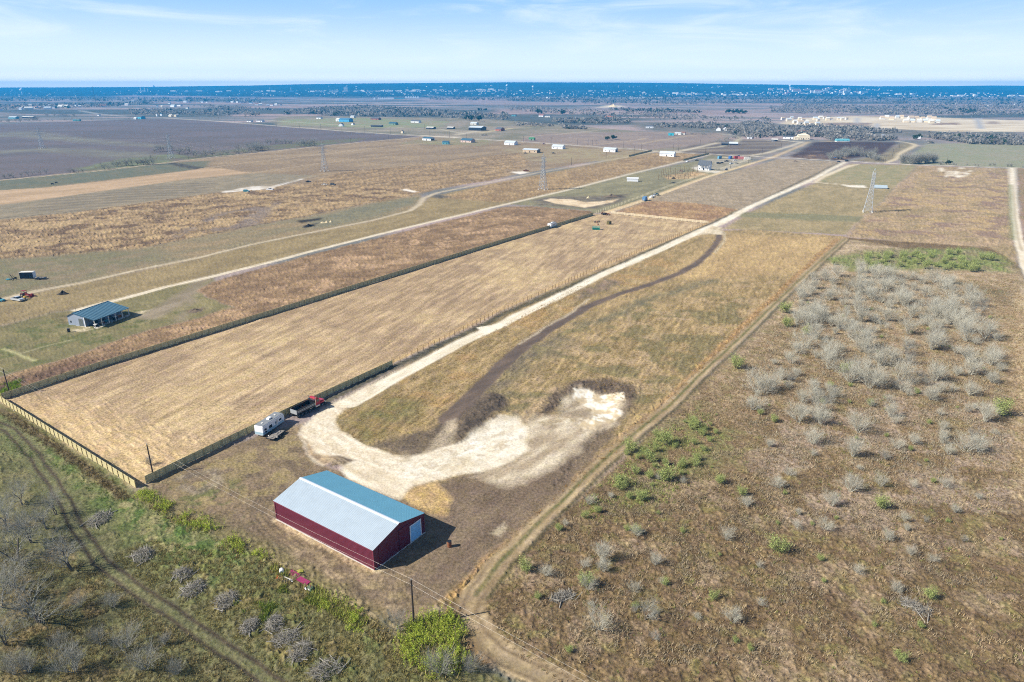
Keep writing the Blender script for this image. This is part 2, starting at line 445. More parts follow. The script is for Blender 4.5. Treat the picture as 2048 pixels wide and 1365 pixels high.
    for a in ([(595, 442), (645, 436), (640, 441), (600, 447)], [(606, 452), (640, 446), (628, 451), (612, 457)]): reg(a, (60, 54, 48), None, soft=1.5, wob=1)
    reg([(800, 380), (812, 379), (836, 384), (826, 386)], (232, 222, 206), None, soft=.7, wob=.6, cl=3, dz=0)
    reg([(1020, 345), (1045, 343), (1058, 346), (1040, 349)], (236, 226, 210), None, soft=.7, wob=.6, cl=3, dz=0)
    reg([(440, 385), (482, 377), (505, 373), (540, 373), (604, 358), (609, 359), (558, 372), (545, 378), (500, 382), (450, 386)], (232, 226, 216), (196, 182, 160), soft=1, wob=2, sc=5, con=.4, cl=3, dz=0, sk=.15)
    band([(0, 437), (130, 426), (275, 410), (350, 398), (440, 385)], 1.8, (98, 84, 68), None, soft=.6, wob=.6, op=.8)
    band([(560, 370), (640, 353), (800, 335), (1000, 306)], 1.6, (102, 84, 64), None, soft=.6, wob=.6, op=.8, dz=.4)
    band([(715, 375), (790, 362), (900, 344), (1012, 325), (1090, 313)], 1.6, (100, 82, 62), None, soft=.6, wob=.6, op=.85, dz=.4)
    band([(375, 478), (500, 453), (600, 435), (715, 411)], 1.4, (92, 78, 60), None, soft=.6, wob=1, op=.7, dz=.4)
    # pasture by the grey barn
    reg([(-300, 732), (0, 653), (100, 628), (153, 620), (237, 601), (330, 576), (422, 555), (430, 562), (390, 582), (422, 597), (467, 616), (395, 637), (290, 663), (224, 685), (113, 724), (0, 755), (-300, 860)],
        (124, 117, 76), (138, 127, 82), soft=.8, wob=1.2, sc=6, con=.4, dz=.18, sk=.5)
    patchy([(-100, 700), (100, 640), (380, 590), (430, 605), (200, 690), (-100, 790)], (100, 108, 58), 5, .53, 91, .7)
    patchy([(100, 640), (290, 600), (420, 580), (430, 610), (300, 650), (150, 690)], (150, 138, 92), 4, .52, 92, .8)
    reg([(136, 655), (165, 652), (190, 658), (170, 663), (140, 660)], (214, 198, 164), (150, 140, 96), soft=.8, wob=2, sc=2.5, con=.2)
    reg([(262, 626), (308, 618), (300, 632), (270, 634)], (196, 180, 146), (150, 138, 100), soft=1, wob=1.5, sc=2.5)
    reg([(100, 632), (150, 628), (160, 640), (130, 648)], (150, 130, 92), (112, 104, 66), soft=2, wob=2, sc=2, con=.3)
    band([(306, 632), (340, 612), (372, 590), (396, 567), (425, 553)], (9, 10, 8, 6, 4), (158, 142, 116), (138, 124, 96), soft=1.6, wob=1, sc=2.5, an=(R(75), 4), dz=.04)
    band([(360, 640), (385, 605), (372, 590)], 4, (152, 136, 112), None, soft=1.5, op=.7, dz=.04)
    reg([(360, 622), (395, 606), (440, 612), (410, 628)], (150, 138, 92), (128, 120, 76), soft=2, wob=2, sc=3)
    reg([(372, 622), (412, 615), (404, 625), (380, 627)], (110, 96, 76), (140, 122, 96), soft=.8, wob=1.2, sc=1.5, dz=.25)
    band([(42, 707), (95, 692), (148, 680)], .9, (176, 166, 120), None, op=.8, soft=.6)
    band([(8, 699), (40, 710), (68, 722)], 1.1, (186, 180, 122), None, op=.9, soft=.6)
    # tall dead grass between the gravel road and the long fence
    reg([(-300, 862), (0, 756), (66, 735), (113, 724), (224, 685), (290, 663), (395, 637), (467, 616), (422, 597), (392, 582), (430, 563), (520, 538), (635, 507), (1005, 415), (1062, 413), (1182, 423), (1190, 429), (5, 800), (-300, 905)],
        (164, 132, 92), (136, 108, 76), soft=.8, wob=1.4, sc=4, an=(R(55), 1.6), con=.35, dz=.36, sk=.8)
    patchy([(200, 690), (470, 615), (640, 515), (1000, 420), (1150, 425), (600, 600), (200, 725)], (190, 154, 112), 9, .56, 101, .75, dz=.5)
    reg([(-300, 895), (0, 770), (110, 730), (250, 705), (120, 750), (0, 790), (-300, 905)], (128, 98, 74), (110, 86, 66), soft=2, wob=2, sc=5, dz=.4)
    # pasture with the dirt pit
    reg([(1015, 409), (1130, 382), (1250, 352), (1400, 320), (1420, 311), (1500, 314), (1500, 330), (1320, 386), (1210, 425), (1186, 428), (1180, 422), (1062, 412)],
        (150, 142, 104), (134, 128, 96), soft=1.2, wob=1.5, sc=9, an=(R(45), 2), dz=.15)
    reg([(1062, 402), (1100, 394), (1220, 392), (1260, 388), (1240, 404), (1190, 418), (1140, 416), (1080, 411)], (112, 102, 90), (132, 122, 98), soft=3, wob=3, sc=5, dz=.2)
    reg([(1088, 401), (1102, 398), (1140, 399), (1172, 405), (1200, 403), (1234, 399), (1228, 404), (1192, 412), (1168, 416), (1135, 411), (1112, 408)], (232, 210, 172), (206, 178, 136), soft=1, wob=1.5, sc=5, con=.4, dz=.1, cl=3)
    reg([(1205, 393), (1245, 390), (1248, 395), (1215, 397)], (88, 78, 68), None, soft=1.5, wob=2, dz=.4)
    reg([(1325, 352), (1400, 342), (1412, 350), (1380, 358), (1335, 360)], (206, 168, 110), (160, 140, 100), soft=2, wob=3, sc=5, con=.3)
    reg([(1384, 336), (1400, 340), (1440, 346), (1470, 336), (1490, 326), (1510, 322), (1496, 318), (1420, 318), (1395, 326)], (178, 168, 148), (146, 138, 112), soft=2, wob=3, sc=7, con=.3)
    reg([(1384, 336), (1398, 343), (1440, 348), (1442, 343), (1410, 341), (1396, 334)], (214, 206, 188), None, soft=.8, wob=.8, cl=3)
    # field between the two straight roads
    reg([(1300, 398), (1420, 356), (1560, 318), (1680, 324), (1690, 329), (1640, 352), (1480, 422), (1420, 446), (1215, 430)], (176, 156, 126), (156, 138, 110), soft=1.2, wob=1.2, sc=6, con=.5, dz=.3, sk=.7)
    reg([(1215, 431), (1296, 402), (1390, 407), (1470, 419), (1478, 424), (1418, 446)], (182, 146, 96), (158, 122, 86), soft=2, wob=2, sc=6, dz=.5)
    # farther fields by the cross road
    reg([(1280, 301), (1500, 316), (1545, 300), (1590, 284), (1500, 279), (1440, 282), (1380, 292), (1330, 305)], (112, 100, 92), (142, 128, 108), soft=3, wob=3, sc=22, an=(R(10), 5), con=.25, dz=.1)
    reg([(1600, 303), (1628, 284.5), (1680, 283.5), (1797, 285), (1766, 309), (1680, 320), (1600, 316), (1580, 313)], (78, 62, 60), (92, 74, 68), soft=2, wob=2, sc=16, dz=.15, cl=2)
    reg([(1577, 314), (1640, 309), (1700, 316), (1692, 322), (1610, 318)], (150, 122, 92), (100, 80, 72), soft=3, wob=4, sc=8)
    reg([(1766, 309), (1800, 287), (1830, 287), (1832, 293), (1800, 318), (1770, 326), (1700, 322)], (152, 140, 104), (136, 122, 96), soft=2, wob=3, sc=10)
    reg([(1800, 329), (1852, 287.5), (1950, 287), (2100, 289), (2100, 336), (2048, 336)], (148, 150, 116), (158, 152, 124), soft=2, wob=3, sc=14, dz=.15)
    # fields right of the main drive
    reg([(1500, 424), (1640, 362), (1700, 328), (1836, 331), (1745, 420), (1690, 470), (1445, 458)], (172, 152, 106), (154, 138, 96), soft=1.5, wob=1.5, sc=6, an=(R(56), 3), dz=.25, sk=.6)
    reg([(1640, 352), (1720, 330), (1834, 332), (1790, 372), (1740, 372), (1640, 364)], (168, 152, 108), (150, 144, 100), soft=2, wob=2, sc=7, dz=.15)
    reg([(1470, 424), (1620, 428), (1750, 436), (1742, 446), (1600, 440), (1460, 434)], (140, 134, 96), None, soft=3, wob=3, dz=.2)
    reg([(1745, 420), (1836, 332), (2022, 338), (2030, 490), (2038, 540), (1980, 500), (1690, 474)], (182, 154, 116), (162, 140, 98), soft=1.5, wob=2, sc=9, con=.35, an=(R(30), 1.8), dz=.5, sk=.7)
    patchy([(1700, 470), (1840, 345), (2022, 340), (2030, 480)], (150, 122, 104), 12, .55, 111, .8, dz=.4)
    patchy([(1700, 470), (1840, 345), (2022, 340), (2030, 480)], (190, 160, 104), 9, .57, 112, .8, dz=.4)
    reg([(2034, 336), (2400, 344), (2600, 700), (2060, 560), (2040, 440)], (166, 134, 106), (150, 130, 90), soft=1.5, wob=2, sc=9, dz=.4)
    # the middle field
    reg([(1440, 462), (1500, 460), (1692, 474), (1625, 545), (1520, 645), (1400, 762), (1280, 875), (1130, 1020), (1020, 1110), (930, 1215), (830, 1210), (850, 1000), (640, 850), (660, 810), (750, 765), (950, 655), (1200, 535), (1400, 458)],
        (180, 152, 100), (148, 126, 80), soft=1.0, wob=1.2, sc=1.4, an=(R(62), 5), con=.4, dz=.28, sk=.75)
    reg([(1445, 470), (1690, 476), (1610, 545), (1400, 560), (1330, 555)], (198, 166, 106), (176, 146, 94), soft=5, wob=4, sc=7, an=(R(60), 4), dz=.3)
    patchy([(1100, 640), (1500, 560), (1560, 590), (1250, 860), (960, 850), (1000, 760)], (128, 118, 76), 9, .53, 121, .75)
    patchy([(660, 850), (950, 660), (1300, 520), (1400, 500), (1330, 560), (1050, 670), (880, 830), (700, 890)], (176, 138, 78), 8, .55, 122, .6)
    patchy([(1040, 700), (1480, 560), (1580, 560), (1240, 880), (1000, 830)], (184, 156, 112), 7, .58, 123, .7)
    reg([(680, 850), (780, 790), (860, 800), (800, 860), (720, 895)], (132, 122, 72), (150, 124, 74), soft=3, wob=3, sc=4)
    # two strips of darker weeds that run beside the dirt haul road
    band([(1430, 560), (1350, 585), (1300, 600), (1250, 622), (1210, 640), (1160, 650)], 4, (104, 104, 84), (140, 128, 92), soft=2.5, wob=3, sc=3, con=.25, op=.85)
    band([(1120, 680), (1060, 720), (1020, 760), (990, 800)], (9, 9, 8, 7), (116, 106, 88), (140, 126, 88), soft=3, wob=4, sc=3, con=.25, op=.8)
    reg([(1160, 580), (1215, 558), (1250, 565), (1190, 590), (1150, 605)], (148, 124, 100), (128, 112, 84), soft=2, wob=2, sc=2.5, con=.3)
    # the mown paddock
    reg([(2, 806), (60, 783), (400, 676), (800, 546), (1186, 430), (1212, 426), (1420, 447), (1380, 466), (1200, 540), (1000, 624), (785, 727), (620, 806), (292, 962), (272, 970)],
        (206, 177, 130), (172, 144, 106), soft=.5, wob=.3, sc=1.1, an=(AX, 11), con=.36, dz=.16, sk=.8)
    i, w, d = area(L([(2, 806), (1186, 430), (1420, 447), (785, 727), (292, 962), (272, 970)]), .5, .3)
    bn = fbm(X[i] / 30, Y[i] / 30, 131, 3)
    lay(i, w * np.clip((bn - .47) / .14, 0, 1) * .55, (184, 154, 114), (150, 124, 92), sc=1.1, an=(AX, 11), con=.3)
    lay(i, w * np.clip((.42 - bn) / .1, 0, 1) * .6, (216, 188, 132), (184, 154, 106), sc=1.3, an=(AX, 11), con=.3)
    patchy([(2, 806), (1186, 430), (1420, 447), (785, 727), (292, 962), (272, 970)], (158, 132, 102), 12, .57, 181, .5, con=.1)
    reg([(20, 806), (120, 800), (340, 900), (400, 905), (290, 962), (270, 966)], (222, 190, 132), (200, 166, 112), soft=6, wob=4, sc=1.5, an=(R(140), 5), con=.4, dz=.13)
    band([(300, 958), (600, 812), (785, 724), (1000, 620), (1200, 534), (1420, 446)], 2.2, (204, 168, 104), None, soft=.8, op=.7)
    # dark verge along the drive
    band([(630, 814), (770, 744), (1000, 634), (1200, 546), (1400, 458), (1500, 412), (1680, 326)], (2.8, 3, 3, 3, 2.8, 2.4, 2.2), (100, 94, 70), (80, 78, 62), soft=.6, wob=.8, sc=1.6, con=.3, op=.9)
    # scrub land on the right
    reg([(1692, 476), (1980, 496), (2036, 530), (2060, 580), (2600, 900), (2600, 1900), (900, 1900), (1040, 1372), (975, 1316), (942, 1262), (940, 1216), (968, 1170), (1070, 1078), (1205, 955), (1345, 822), (1400, 768), (1485, 690), (1570, 605), (1640, 535)],
        (140, 116, 78), (116, 94, 62), soft=.8, wob=.8, sc=1.6, con=.4, dz=.24, sk=1.0)
    SCR = [(1692, 478), (2036, 540), (2300, 900), (2200, 1500), (1100, 1400), (950, 1240), (1000, 1150), (1345, 830), (1640, 540)]
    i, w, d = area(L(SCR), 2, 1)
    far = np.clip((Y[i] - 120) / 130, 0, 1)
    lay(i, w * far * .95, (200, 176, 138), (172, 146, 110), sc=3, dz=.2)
    patchy(SCR, (128, 108, 76), 4, .58, 141, .5, dz=.2)
    patchy(SCR, (176, 152, 120), 7, .57, 142, .5, dz=.2)
    patchy(SCR, (140, 128, 74), 3, .6, 143, .6, dz=.2)
    rt = random.Random(4)
    for k in range(13):
        x, y = rt.uniform(1120, 1980), rt.uniform(860, 1250); ln = [(x, y)]
        for _ in range(9): x += rt.uniform(-26, 14); y += rt.uniform(8, 26); ln.append((x, y))
        band(ln, .34, (92, 74, 52), (120, 98, 68), soft=.22, wob=1.2, op=.8, dz=0)
    patchy([(1245, 915), (1400, 800), (1500, 900), (1250, 1030)], (128, 132, 72), 5, .47, 144, .6, dz=.2)
    patchy([(1500, 800), (1900, 760), (2030, 860), (2030, 1100), (1500, 1050)], (176, 154, 132), 8, .48, 145, .6, dz=.2)
    reg([(1640, 520), (1750, 500), (1950, 498), (2020, 520), (2030, 545), (1900, 540), (1700, 540)], (132, 142, 72), (150, 140, 96), soft=4, wob=4, sc=6, con=.3, dz=.6)
    reg([(1900, 560), (2030, 580), (2040, 620), (1980, 600)], (126, 116, 84), (146, 128, 98), soft=5, wob=5, sc=7)
    band([(2041, 590), (2043, 700), (2044, 850), (2046, 1000)], (4, 4, 3, 2), (206, 182, 136), (186, 158, 116), soft=1.5, wob=1, sc=3, op=.8)
    # rusty strip, two-track
    reg([(1685, 480), (1600, 556), (1480, 668), (1340, 802), (1210, 925), (1050, 1065), (990, 1110), (945, 1160), (910, 1200), (885, 1196), (930, 1140), (1010, 1070), (1150, 950), (1300, 826), (1450, 680), (1590, 550), (1670, 478)],
        (188, 148, 88), (156, 122, 74), soft=.6, wob=.8, sc=2, con=.4, dz=.4, sk=.8)
    band([(1690, 478), (1620, 541), (1560, 598), (1480, 676), (1400, 750), (1340, 810), (1224, 905), (1138, 988), (1070, 1053), (1002, 1124), (951, 1190), (937, 1227), (951, 1268), (995, 1309), (1070, 1346), (1118, 1365), (1240, 1440)],
         (3, 3, 3, 3, 3.2, 3.4, 3.4, 3.4, 3.6, 4, 4.6, 5.2, 5.6, 5.6, 5.2, 5, 4.6), (188, 164, 122), (160, 136, 98), soft=.5, wob=.5, sc=1.8, an=(R(50), 4), dz=.06, sk=.4, cl=4)
    TRK = [(1690, 478), (1620, 541), (1560, 598), (1480, 676), (1400, 750), (1340, 810), (1224, 905), (1138, 988), (1070, 1053), (1002, 1124), (951, 1190)]
    band(TRK, .9, (106, 106, 60), (132, 120, 76), soft=.3, wob=.3, op=1, sc=1.5, dz=.12, cl=4)
    band(TRK, .9, (92, 86, 52), None, soft=.4, wob=.3, op=.85, off=2.3, dz=.2)
    for o in (-1.5, 1.3): band([(1002, 1124), (951, 1190), (937, 1227), (951, 1268), (995, 1309), (1070, 1346), (1118, 1365), (1240, 1440)], .7, (122, 102, 74), (150, 126, 92), soft=.3, wob=.5, op=.8, off=o, cl=4)
    band([(930, 1250), (975, 1306), (1070, 1352), (1118, 1372)], 1.6, (134, 116, 84), None, soft=.7, op=.6, cl=4)
    band([(905, 1215), (900, 1250), (925, 1290), (960, 1330)], 3, (120, 98, 64), (140, 112, 74), soft=1, wob=1, sc=1.5, dz=.3)
    # bare yard round the red barn
    reg([(300, 968), (450, 895), (600, 846), (608, 895), (665, 940), (860, 975), (1060, 905), (1240, 850), (1225, 885), (1110, 1000), (985, 1105), (925, 1165), (880, 1200), (850, 1240), (790, 1262), (640, 1172), (550, 1118), (420, 1050), (300, 985)],
        (146, 124, 92), (122, 104, 80), soft=.8, wob=1.2, sc=2.2, con=.45, dz=.1, sk=.75)
    patchy([(310, 960), (600, 850), (640, 920), (550, 1000), (420, 1040)], (162, 142, 92), 3, .5, 151, .7)
    patchy([(310, 975), (480, 960), (500, 1040), (420, 1045)], (106, 112, 60), 2.2, .55, 152, .8, dz=.2)
    patchy([(560, 1060), (760, 1160), (830, 1220), (760, 1250), (540, 1100)], (184, 160, 118), 2.5, .52, 153, .6)
    reg([(850, 975), (1000, 950), (1200, 880), (1180, 920), (1000, 1080), (880, 1180), (820, 1170), (880, 1090)], (122, 102, 80), (136, 116, 92), soft=2, wob=2, sc=2, an=(R(55), 4), con=.4, dz=.06)
    band([(360, 955), (430, 940), (445, 965), (400, 985), (370, 975)], 2.2, (118, 104, 88), (160, 144, 118), soft=.6, wob=1, sc=.8, con=.3, op=.8)
    for o in (0, .9, 2.1, 3.0): band([(520, 985), (505, 1015), (500, 1040), (530, 1075), (580, 1110)], .35, (104, 90, 72), None, soft=.2, wob=.3, op=.7, off=o)
    band([(548, 1042), (640, 1092), (748, 1147), (762, 1140)], 1.1, (218, 194, 146), (178, 150, 110), soft=.35, wob=.5, sc=1.2)
    reg([(800, 992), (836, 972), (875, 968), (905, 996), (893, 1032), (850, 1026)], (206, 172, 104), (184, 150, 92), soft=.7, wob=1.2, sc=2, dz=.08)
    reg([(985, 1065), (1010, 1045), (1015, 1055), (1000, 1072)], (190, 172, 140), None, soft=.6, wob=1)
    # digging: dark berm, pale subsoil, spoil heap
    reg([(1085, 815), (1120, 780), (1152, 764), (1216, 758), (1260, 774), (1276, 794), (1258, 826), (1225, 858), (1180, 900), (1120, 960), (1095, 975), (1130, 930), (1190, 870), (1230, 815), (1150, 785), (1110, 820), (1060, 845)],
        (98, 84, 70), (120, 102, 82), soft=1.2, wob=2, sc=2, con=.4, dz=.35, sk=.8)
    reg([(1050, 838), (1116, 828), (1140, 790), (1165, 775), (1250, 800), (1240, 850), (1180, 885), (1130, 925), (1050, 960), (1000, 968), (950, 955), (1050, 905)],
        (216, 200, 170), (172, 152, 122), soft=1.5, wob=2.5, sc=2.2, an=(R(50), 3), con=.4, dz=.1, sk=.5)
    reg([(1148, 778), (1184, 776), (1200, 788), (1246, 786), (1252, 800), (1222, 808), (1242, 824), (1240, 838), (1202, 850), (1196, 862), (1166, 862), (1160, 848), (1190, 838), (1180, 812), (1150, 795)],
        (246, 238, 220), (206, 184, 144), soft=.4, wob=1.5, sc=1.8, con=.22, dz=.12, sk=.2, cl=3)
    reg([(1068, 846), (1130, 836), (1180, 838), (1150, 846), (1090, 852)], (226, 212, 184), (180, 160, 124), soft=.6, wob=1, sc=2, con=.3)
    reg([(740, 893), (800, 872), (860, 858), (885, 836), (905, 820), (950, 785), (975, 790), (930, 830), (910, 860), (880, 885), (845, 908), (812, 914)],
        (104, 90, 74), (128, 110, 84), soft=1, wob=1.4, sc=2, con=.4, dz=.12)
    # haul road of dark dirt
    band([(1440, 462), (1437, 480), (1420, 503), (1390, 530), (1360, 547), (1300, 570), (1240, 588), (1180, 612), (1130, 640), (1080, 670), (1040, 700), (1000, 738), (960, 778), (930, 808), (900, 838)],
         (4, 3.4, 3.4, 4, 4, 3.6, 3.6, 4, 5, 5, 5, 5, 5, 5.5, 6), (118, 100, 86), (102, 88, 78), soft=.5, wob=.8, sc=2, an=(R(45), 4), dz=.08, sk=.4, cl=4)
    band([(1180, 598), (1140, 628), (1090, 655), (1040, 690)], .9, (206, 188, 156), None, soft=.4, wob=1, op=.8, cl=4)
    band([(1444, 465), (1443, 482), (1424, 505)], .9, (200, 188, 160), None, soft=.4, wob=.4, op=.8, off=1.5, cl=4)
    # the drive and its apron: crushed limestone
    C = dict(sc=1.6, con=.5, dz=.03, sk=.4, cl=3)
    band([(1690, 325), (1660, 340), (1628, 358), (1562, 387), (1500, 414.5), (1440, 447), (1400, 463), (1320, 500), (1200, 552), (1100, 602), (1000, 650), (950, 672), (900, 697), (850, 724), (790, 756), (740, 783), (700, 806)],
         (4.6, 4.6, 4.8, 4.8, 5, 6, 5.6, 5, 4.6, 4.4, 4.6, 4.8, 4.8, 5, 5.2, 5.6, 6.4), (244, 234, 212), (222, 208, 178), soft=.35, wob=.6, an=(R(60), 5), **C)
    reg([(952, 656), (978, 652), (1000, 646), (1010, 652), (965, 672)], (240, 230, 206), None, soft=.4, wob=.8, cl=3)
    reg([(1425, 452), (1446, 456), (1446, 470), (1420, 468), (1395, 472)], (226, 210, 178), (200, 180, 144), soft=1, wob=1.5, sc=3, cl=3)
    reg([(735, 771), (690, 794), (655, 815), (622, 838), (603, 852), (598, 870), (606, 892), (628, 920), (648, 932), (660, 925), (690, 918), (684, 945), (700, 962), (760, 990), (800, 1000), (814, 984), (828, 972), (880, 962), (912, 952), (980, 940), (1020, 924), (1062, 900), (1050, 876), (1054, 852),
         (1036, 836), (1000, 833), (972, 848), (932, 880), (904, 888), (864, 897), (840, 908), (812, 914), (788, 910), (740, 894), (704, 876), (682, 864), (671, 848), (676, 832), (704, 808), (736, 786), (768, 768)],
        (242, 230, 206), (214, 196, 164), soft=.6, wob=1.2, an=(R(140), 4), **C)
    reg([(790, 925), (900, 905), (980, 850), (1030, 840), (1045, 880), (1010, 915), (900, 945), (800, 960)], (246, 240, 224), (220, 206, 176), soft=3, wob=2.5, sc=2, an=(R(40), 3), con=.4, dz=.1, sk=.35, cl=3)
    reg([(600, 872), (640, 905), (690, 915), (680, 925), (650, 930), (618, 905)], (206, 176, 132), (150, 126, 96), soft=.6, wob=1.2, sc=1.2, con=.3)
    reg([(660, 935), (676, 912), (712, 920), (690, 932)], (104, 88, 70), (140, 120, 92), soft=.5, wob=.8, sc=1)
    patchy([(600, 860), (700, 800), (700, 880), (820, 915), (1040, 850), (1050, 900), (830, 970), (720, 960), (610, 890)], (196, 174, 136), 1.1, .56, 171, .45, con=.06, cl=3)
    patchy([(720, 930), (1040, 860), (1060, 900), (830, 975)], (172, 152, 120), 2.2, .6, 172, .45, con=.06, cl=3)
    # ruts of the vehicles that turn round on the apron
    for o in (-3.1, -1.6, .2, 1.7): band([(760, 770), (690, 812), (645, 845), (642, 875), (675, 905), (740, 935), (820, 945), (920, 925)], .5, (206, 186, 150), None, soft=.35, wob=.3, op=.45, off=o, cl=3)
    reg([(896, 842), (914, 838), (916, 860), (912, 884), (880, 897), (840, 910), (862, 884), (884, 858)], (178, 160, 132), (156, 140, 114), soft=.6, wob=1, sc=1.5, an=(R(60), 3), dz=.1)
    reg([(905, 872), (920, 838), (958, 795), (990, 786), (1020, 806), (1012, 824), (972, 846), (934, 880), (914, 885)], (82, 72, 62), (110, 95, 78), soft=1.1, wob=2.0, sc=1.4, dz=.3, sk=.7)
    # roads
    G = dict(soft=.4, wob=.4, sc=4, con=.5, dz=.02, sk=.25)
    band([(153, 621), (190, 611), (237, 600), (330, 575), (422, 554), (520, 530), (635, 500), (800, 459), (1012, 409), (1130, 382), (1250, 351), (1350, 327), (1420, 309)], 3.4, (232, 218, 190), (216, 200, 170), cl=7, **G)
    band([(-60, 610), (0, 600), (66, 584), (158, 567), (264, 543), (396, 516), (500, 490), (625, 465), (750, 440), (820, 422), (838, 410), (847, 397), (875, 386), (1000, 361), (1075, 346), (1257, 314), (1310, 303)],
         (4, 4, 4, 3, 2.6, 2.6, 2.6, 2.8, 3, 3.6, 4, 4, 3.6, 3, 3, 3, 3), (206, 190, 158), (186, 168, 136), cl=5, **G)
    band([(1212, 425), (1250, 413), (1287, 401), (1325, 387), (1412, 355), (1512, 325), (1543, 316), (1567, 306), (1599, 293), (1618, 284), (1660, 283), (1684, 284)], (5, 5, 5, 5, 5, 5, 5, 4, 4, 4, 3, 3), (222, 194, 142), (206, 176, 126), cl=7, **G)
    band([(1440, 316), (1500, 312), (1535, 306), (1580, 293), (1604, 284)], 4, (224, 208, 176), None, cl=7, **G)
    band([(1700, 331), (1650, 352), (1630, 365)], 3.6, (226, 208, 172), None, cl=3, **G)
    band([(1714, 329), (1690, 336), (1652, 352)], 3, (226, 208, 172), None, cl=3, **G)
    band([(1620, 366), (1640, 366), (1690, 370)], 3, (228, 214, 184), None, cl=3, **G)
    reg([(1682, 371), (1727, 371), (1734, 376), (1700, 375)], (238, 228, 206), None, soft=.5, wob=.8, cl=3, dz=0)
    band([(1770, 327), (1794, 318), (1800, 307), (1832, 291), (1821, 287), (1795, 283)], (4, 5, 5, 5, 4, 3), (226, 206, 164), None, cl=5, **G)
    band([(2024, 336), (2026, 380), (2029, 430), (2034, 470), (2042, 500), (2052, 535), (2080, 590)], (6, 5, 4.4, 4.4, 4.4, 4.4, 4.4), (238, 226, 202), (220, 204, 172), cl=7, **G)
    band([(2027, 370), (2031, 440), (2036, 475), (2044, 503)], 1.0, (170, 150, 120), None, soft=.4, op=.7, cl=7)
    band([(2020, 370), (2023, 440), (2026, 480)], 3, (132, 140, 86), None, soft=1.5, op=.6)
    band([(330, 236.5), (420, 242), (512, 249), (560, 253), (640, 259), (700, 263.5), (768, 268), (820, 270.5), (873, 273.5), (910, 276), (1024, 283), (1100, 287.5), (1200, 295), (1280, 299.5), (1310, 303), (1420, 308.5), (1535, 315), (1600, 318), (1680, 322), (1768, 327), (1834, 330), (2048, 337), (2400, 347)],
         (7, 7, 7, 7, 6.5, 6.5, 6.5, 6, 6, 6, 6, 6, 6, 6, 5.5, 5.5, 5.5, 5, 5, 5, 5, 4.6, 4.6), (222, 210, 190), (204, 192, 170), cl=6, **G)
    for w_, px, c in ((4, [(0, 361), (200, 342), (337, 325.5), (420, 315), (512, 306), (700, 287), (845, 274.5)], (196, 176, 144)), (2.2, [(400, 338), (512, 324), (640, 309), (845, 287), (980, 278)], (190, 166, 130)),
                      (2, [(500, 347), (640, 327), (690, 322)], (186, 162, 126)), (5, [(1300, 305), (1420, 296), (1440, 294), (1470, 286), (1480, 277), (1474, 272), (1440, 268)], (196, 186, 150)), (6, [(1330, 308), (1370, 301), (1436, 286)], (216, 202, 172)),
                      (6, [(512, 239), (560, 243), (690, 251), (880, 259), (920, 266)], (196, 184, 152)), (7, [(740, 262), (830, 260), (960, 264)], (186, 172, 136)), (9, [(850, 272), (915, 275)], (232, 218, 190)), (6, [(912, 270), (955, 263)], (222, 208, 176)),
                      (10, [(960, 266), (1024, 257), (1060, 256)], (206, 186, 134)), (4, [(1040, 275), (1150, 266), (1240, 256), (1280, 257)], (188, 170, 144)), (4, [(1280, 288), (1370, 273), (1390, 271)], (186, 164, 124)),
                      (5, [(1160, 242), (1190, 236), (1215, 236)], (206, 186, 150)), (9, [(768, 209), (830, 211), (1000, 214), (1200, 221), (1500, 242)], (190, 180, 176)), (9, [(1024, 217), (1200, 226), (1320, 232), (1560, 244)], (190, 180, 174)),
                      (7, [(160, 222), (200, 229), (250, 233)], (190, 184, 176)), (14, [(850, 192), (1010, 201)], (170, 160, 160)), (4, [(1165, 293), (1280, 280), (1290, 277)], (190, 166, 130)), (18, [(590, 203), (700, 206), (770, 208)], (206, 196, 186)),
                      (3, [(1530, 300), (1660, 305), (1700, 306)], (140, 126, 112)), (7, [(1536, 281), (1560, 281), (1600, 284)], (232, 216, 184))):
        band(px, w_, c, None, cl=5, soft=.5, wob=.5, dz=.02)
    reg([(1195, 216), (1215, 211), (1235, 211), (1250, 214.5)], (226, 212, 180), None, soft=6, wob=6)
    reg([(1256, 196), (1320, 194.5), (1330, 196), (1260, 197.5)], (200, 196, 180), None, soft=10, wob=10)
    # pale limestone scrapes in the far right field
    for a in ([(1878, 337), (1884, 336), (1889, 339), (1888, 344), (1880, 344), (1877, 341)], [(1920, 336), (1926, 336), (1928, 338), (1919, 338)], [(1892, 348), (1895, 343), (1899, 343), (1896, 349)], [(1898, 348), (1901, 343), (1905, 343), (1902, 349)],
              [(1904, 349), (1908, 343), (1919, 343), (1914, 350)], [(1888, 354), (1893, 350), (1898, 350), (1894, 355)], [(1899, 353), (1904, 349), (1909, 350), (1906, 353)], [(1908, 353), (1914, 350), (1936, 351), (1928, 354), (1915, 356)],
              [(1917, 347), (1926, 345), (1942, 341), (1946, 343), (1935, 345), (1920, 348)], [(1925, 349), (1932, 346), (1942, 348), (1934, 350)]):
        reg(a, (240, 230, 208), (222, 206, 176), soft=.5, wob=.7, sc=4, cl=3, dz=0)
    # bottom left: green pasture
    reg([(-300, 905), (0, 806), (20, 815), (272, 982), (300, 985), (420, 1050), (550, 1118), (640, 1172), (790, 1262), (850, 1240), (900, 1240), (905, 1290), (960, 1340), (1040, 1375), (900, 1900), (-500, 1900)],
        (124, 118, 74), (104, 104, 62), soft=.8, wob=1.2, sc=2.4, con=.4, dz=.24, sk=.9)
    GL = [(-200, 900), (0, 820), (270, 985), (400, 1050), (560, 1130), (420, 1180), (270, 1090), (150, 960), (0, 880)]
    i, w, d = area(L(GL), 4, 3); lay(i, w * .85, (108, 124, 60), (136, 134, 82), sc=2.2, an=(R(130), 2), con=.35, dz=.25)
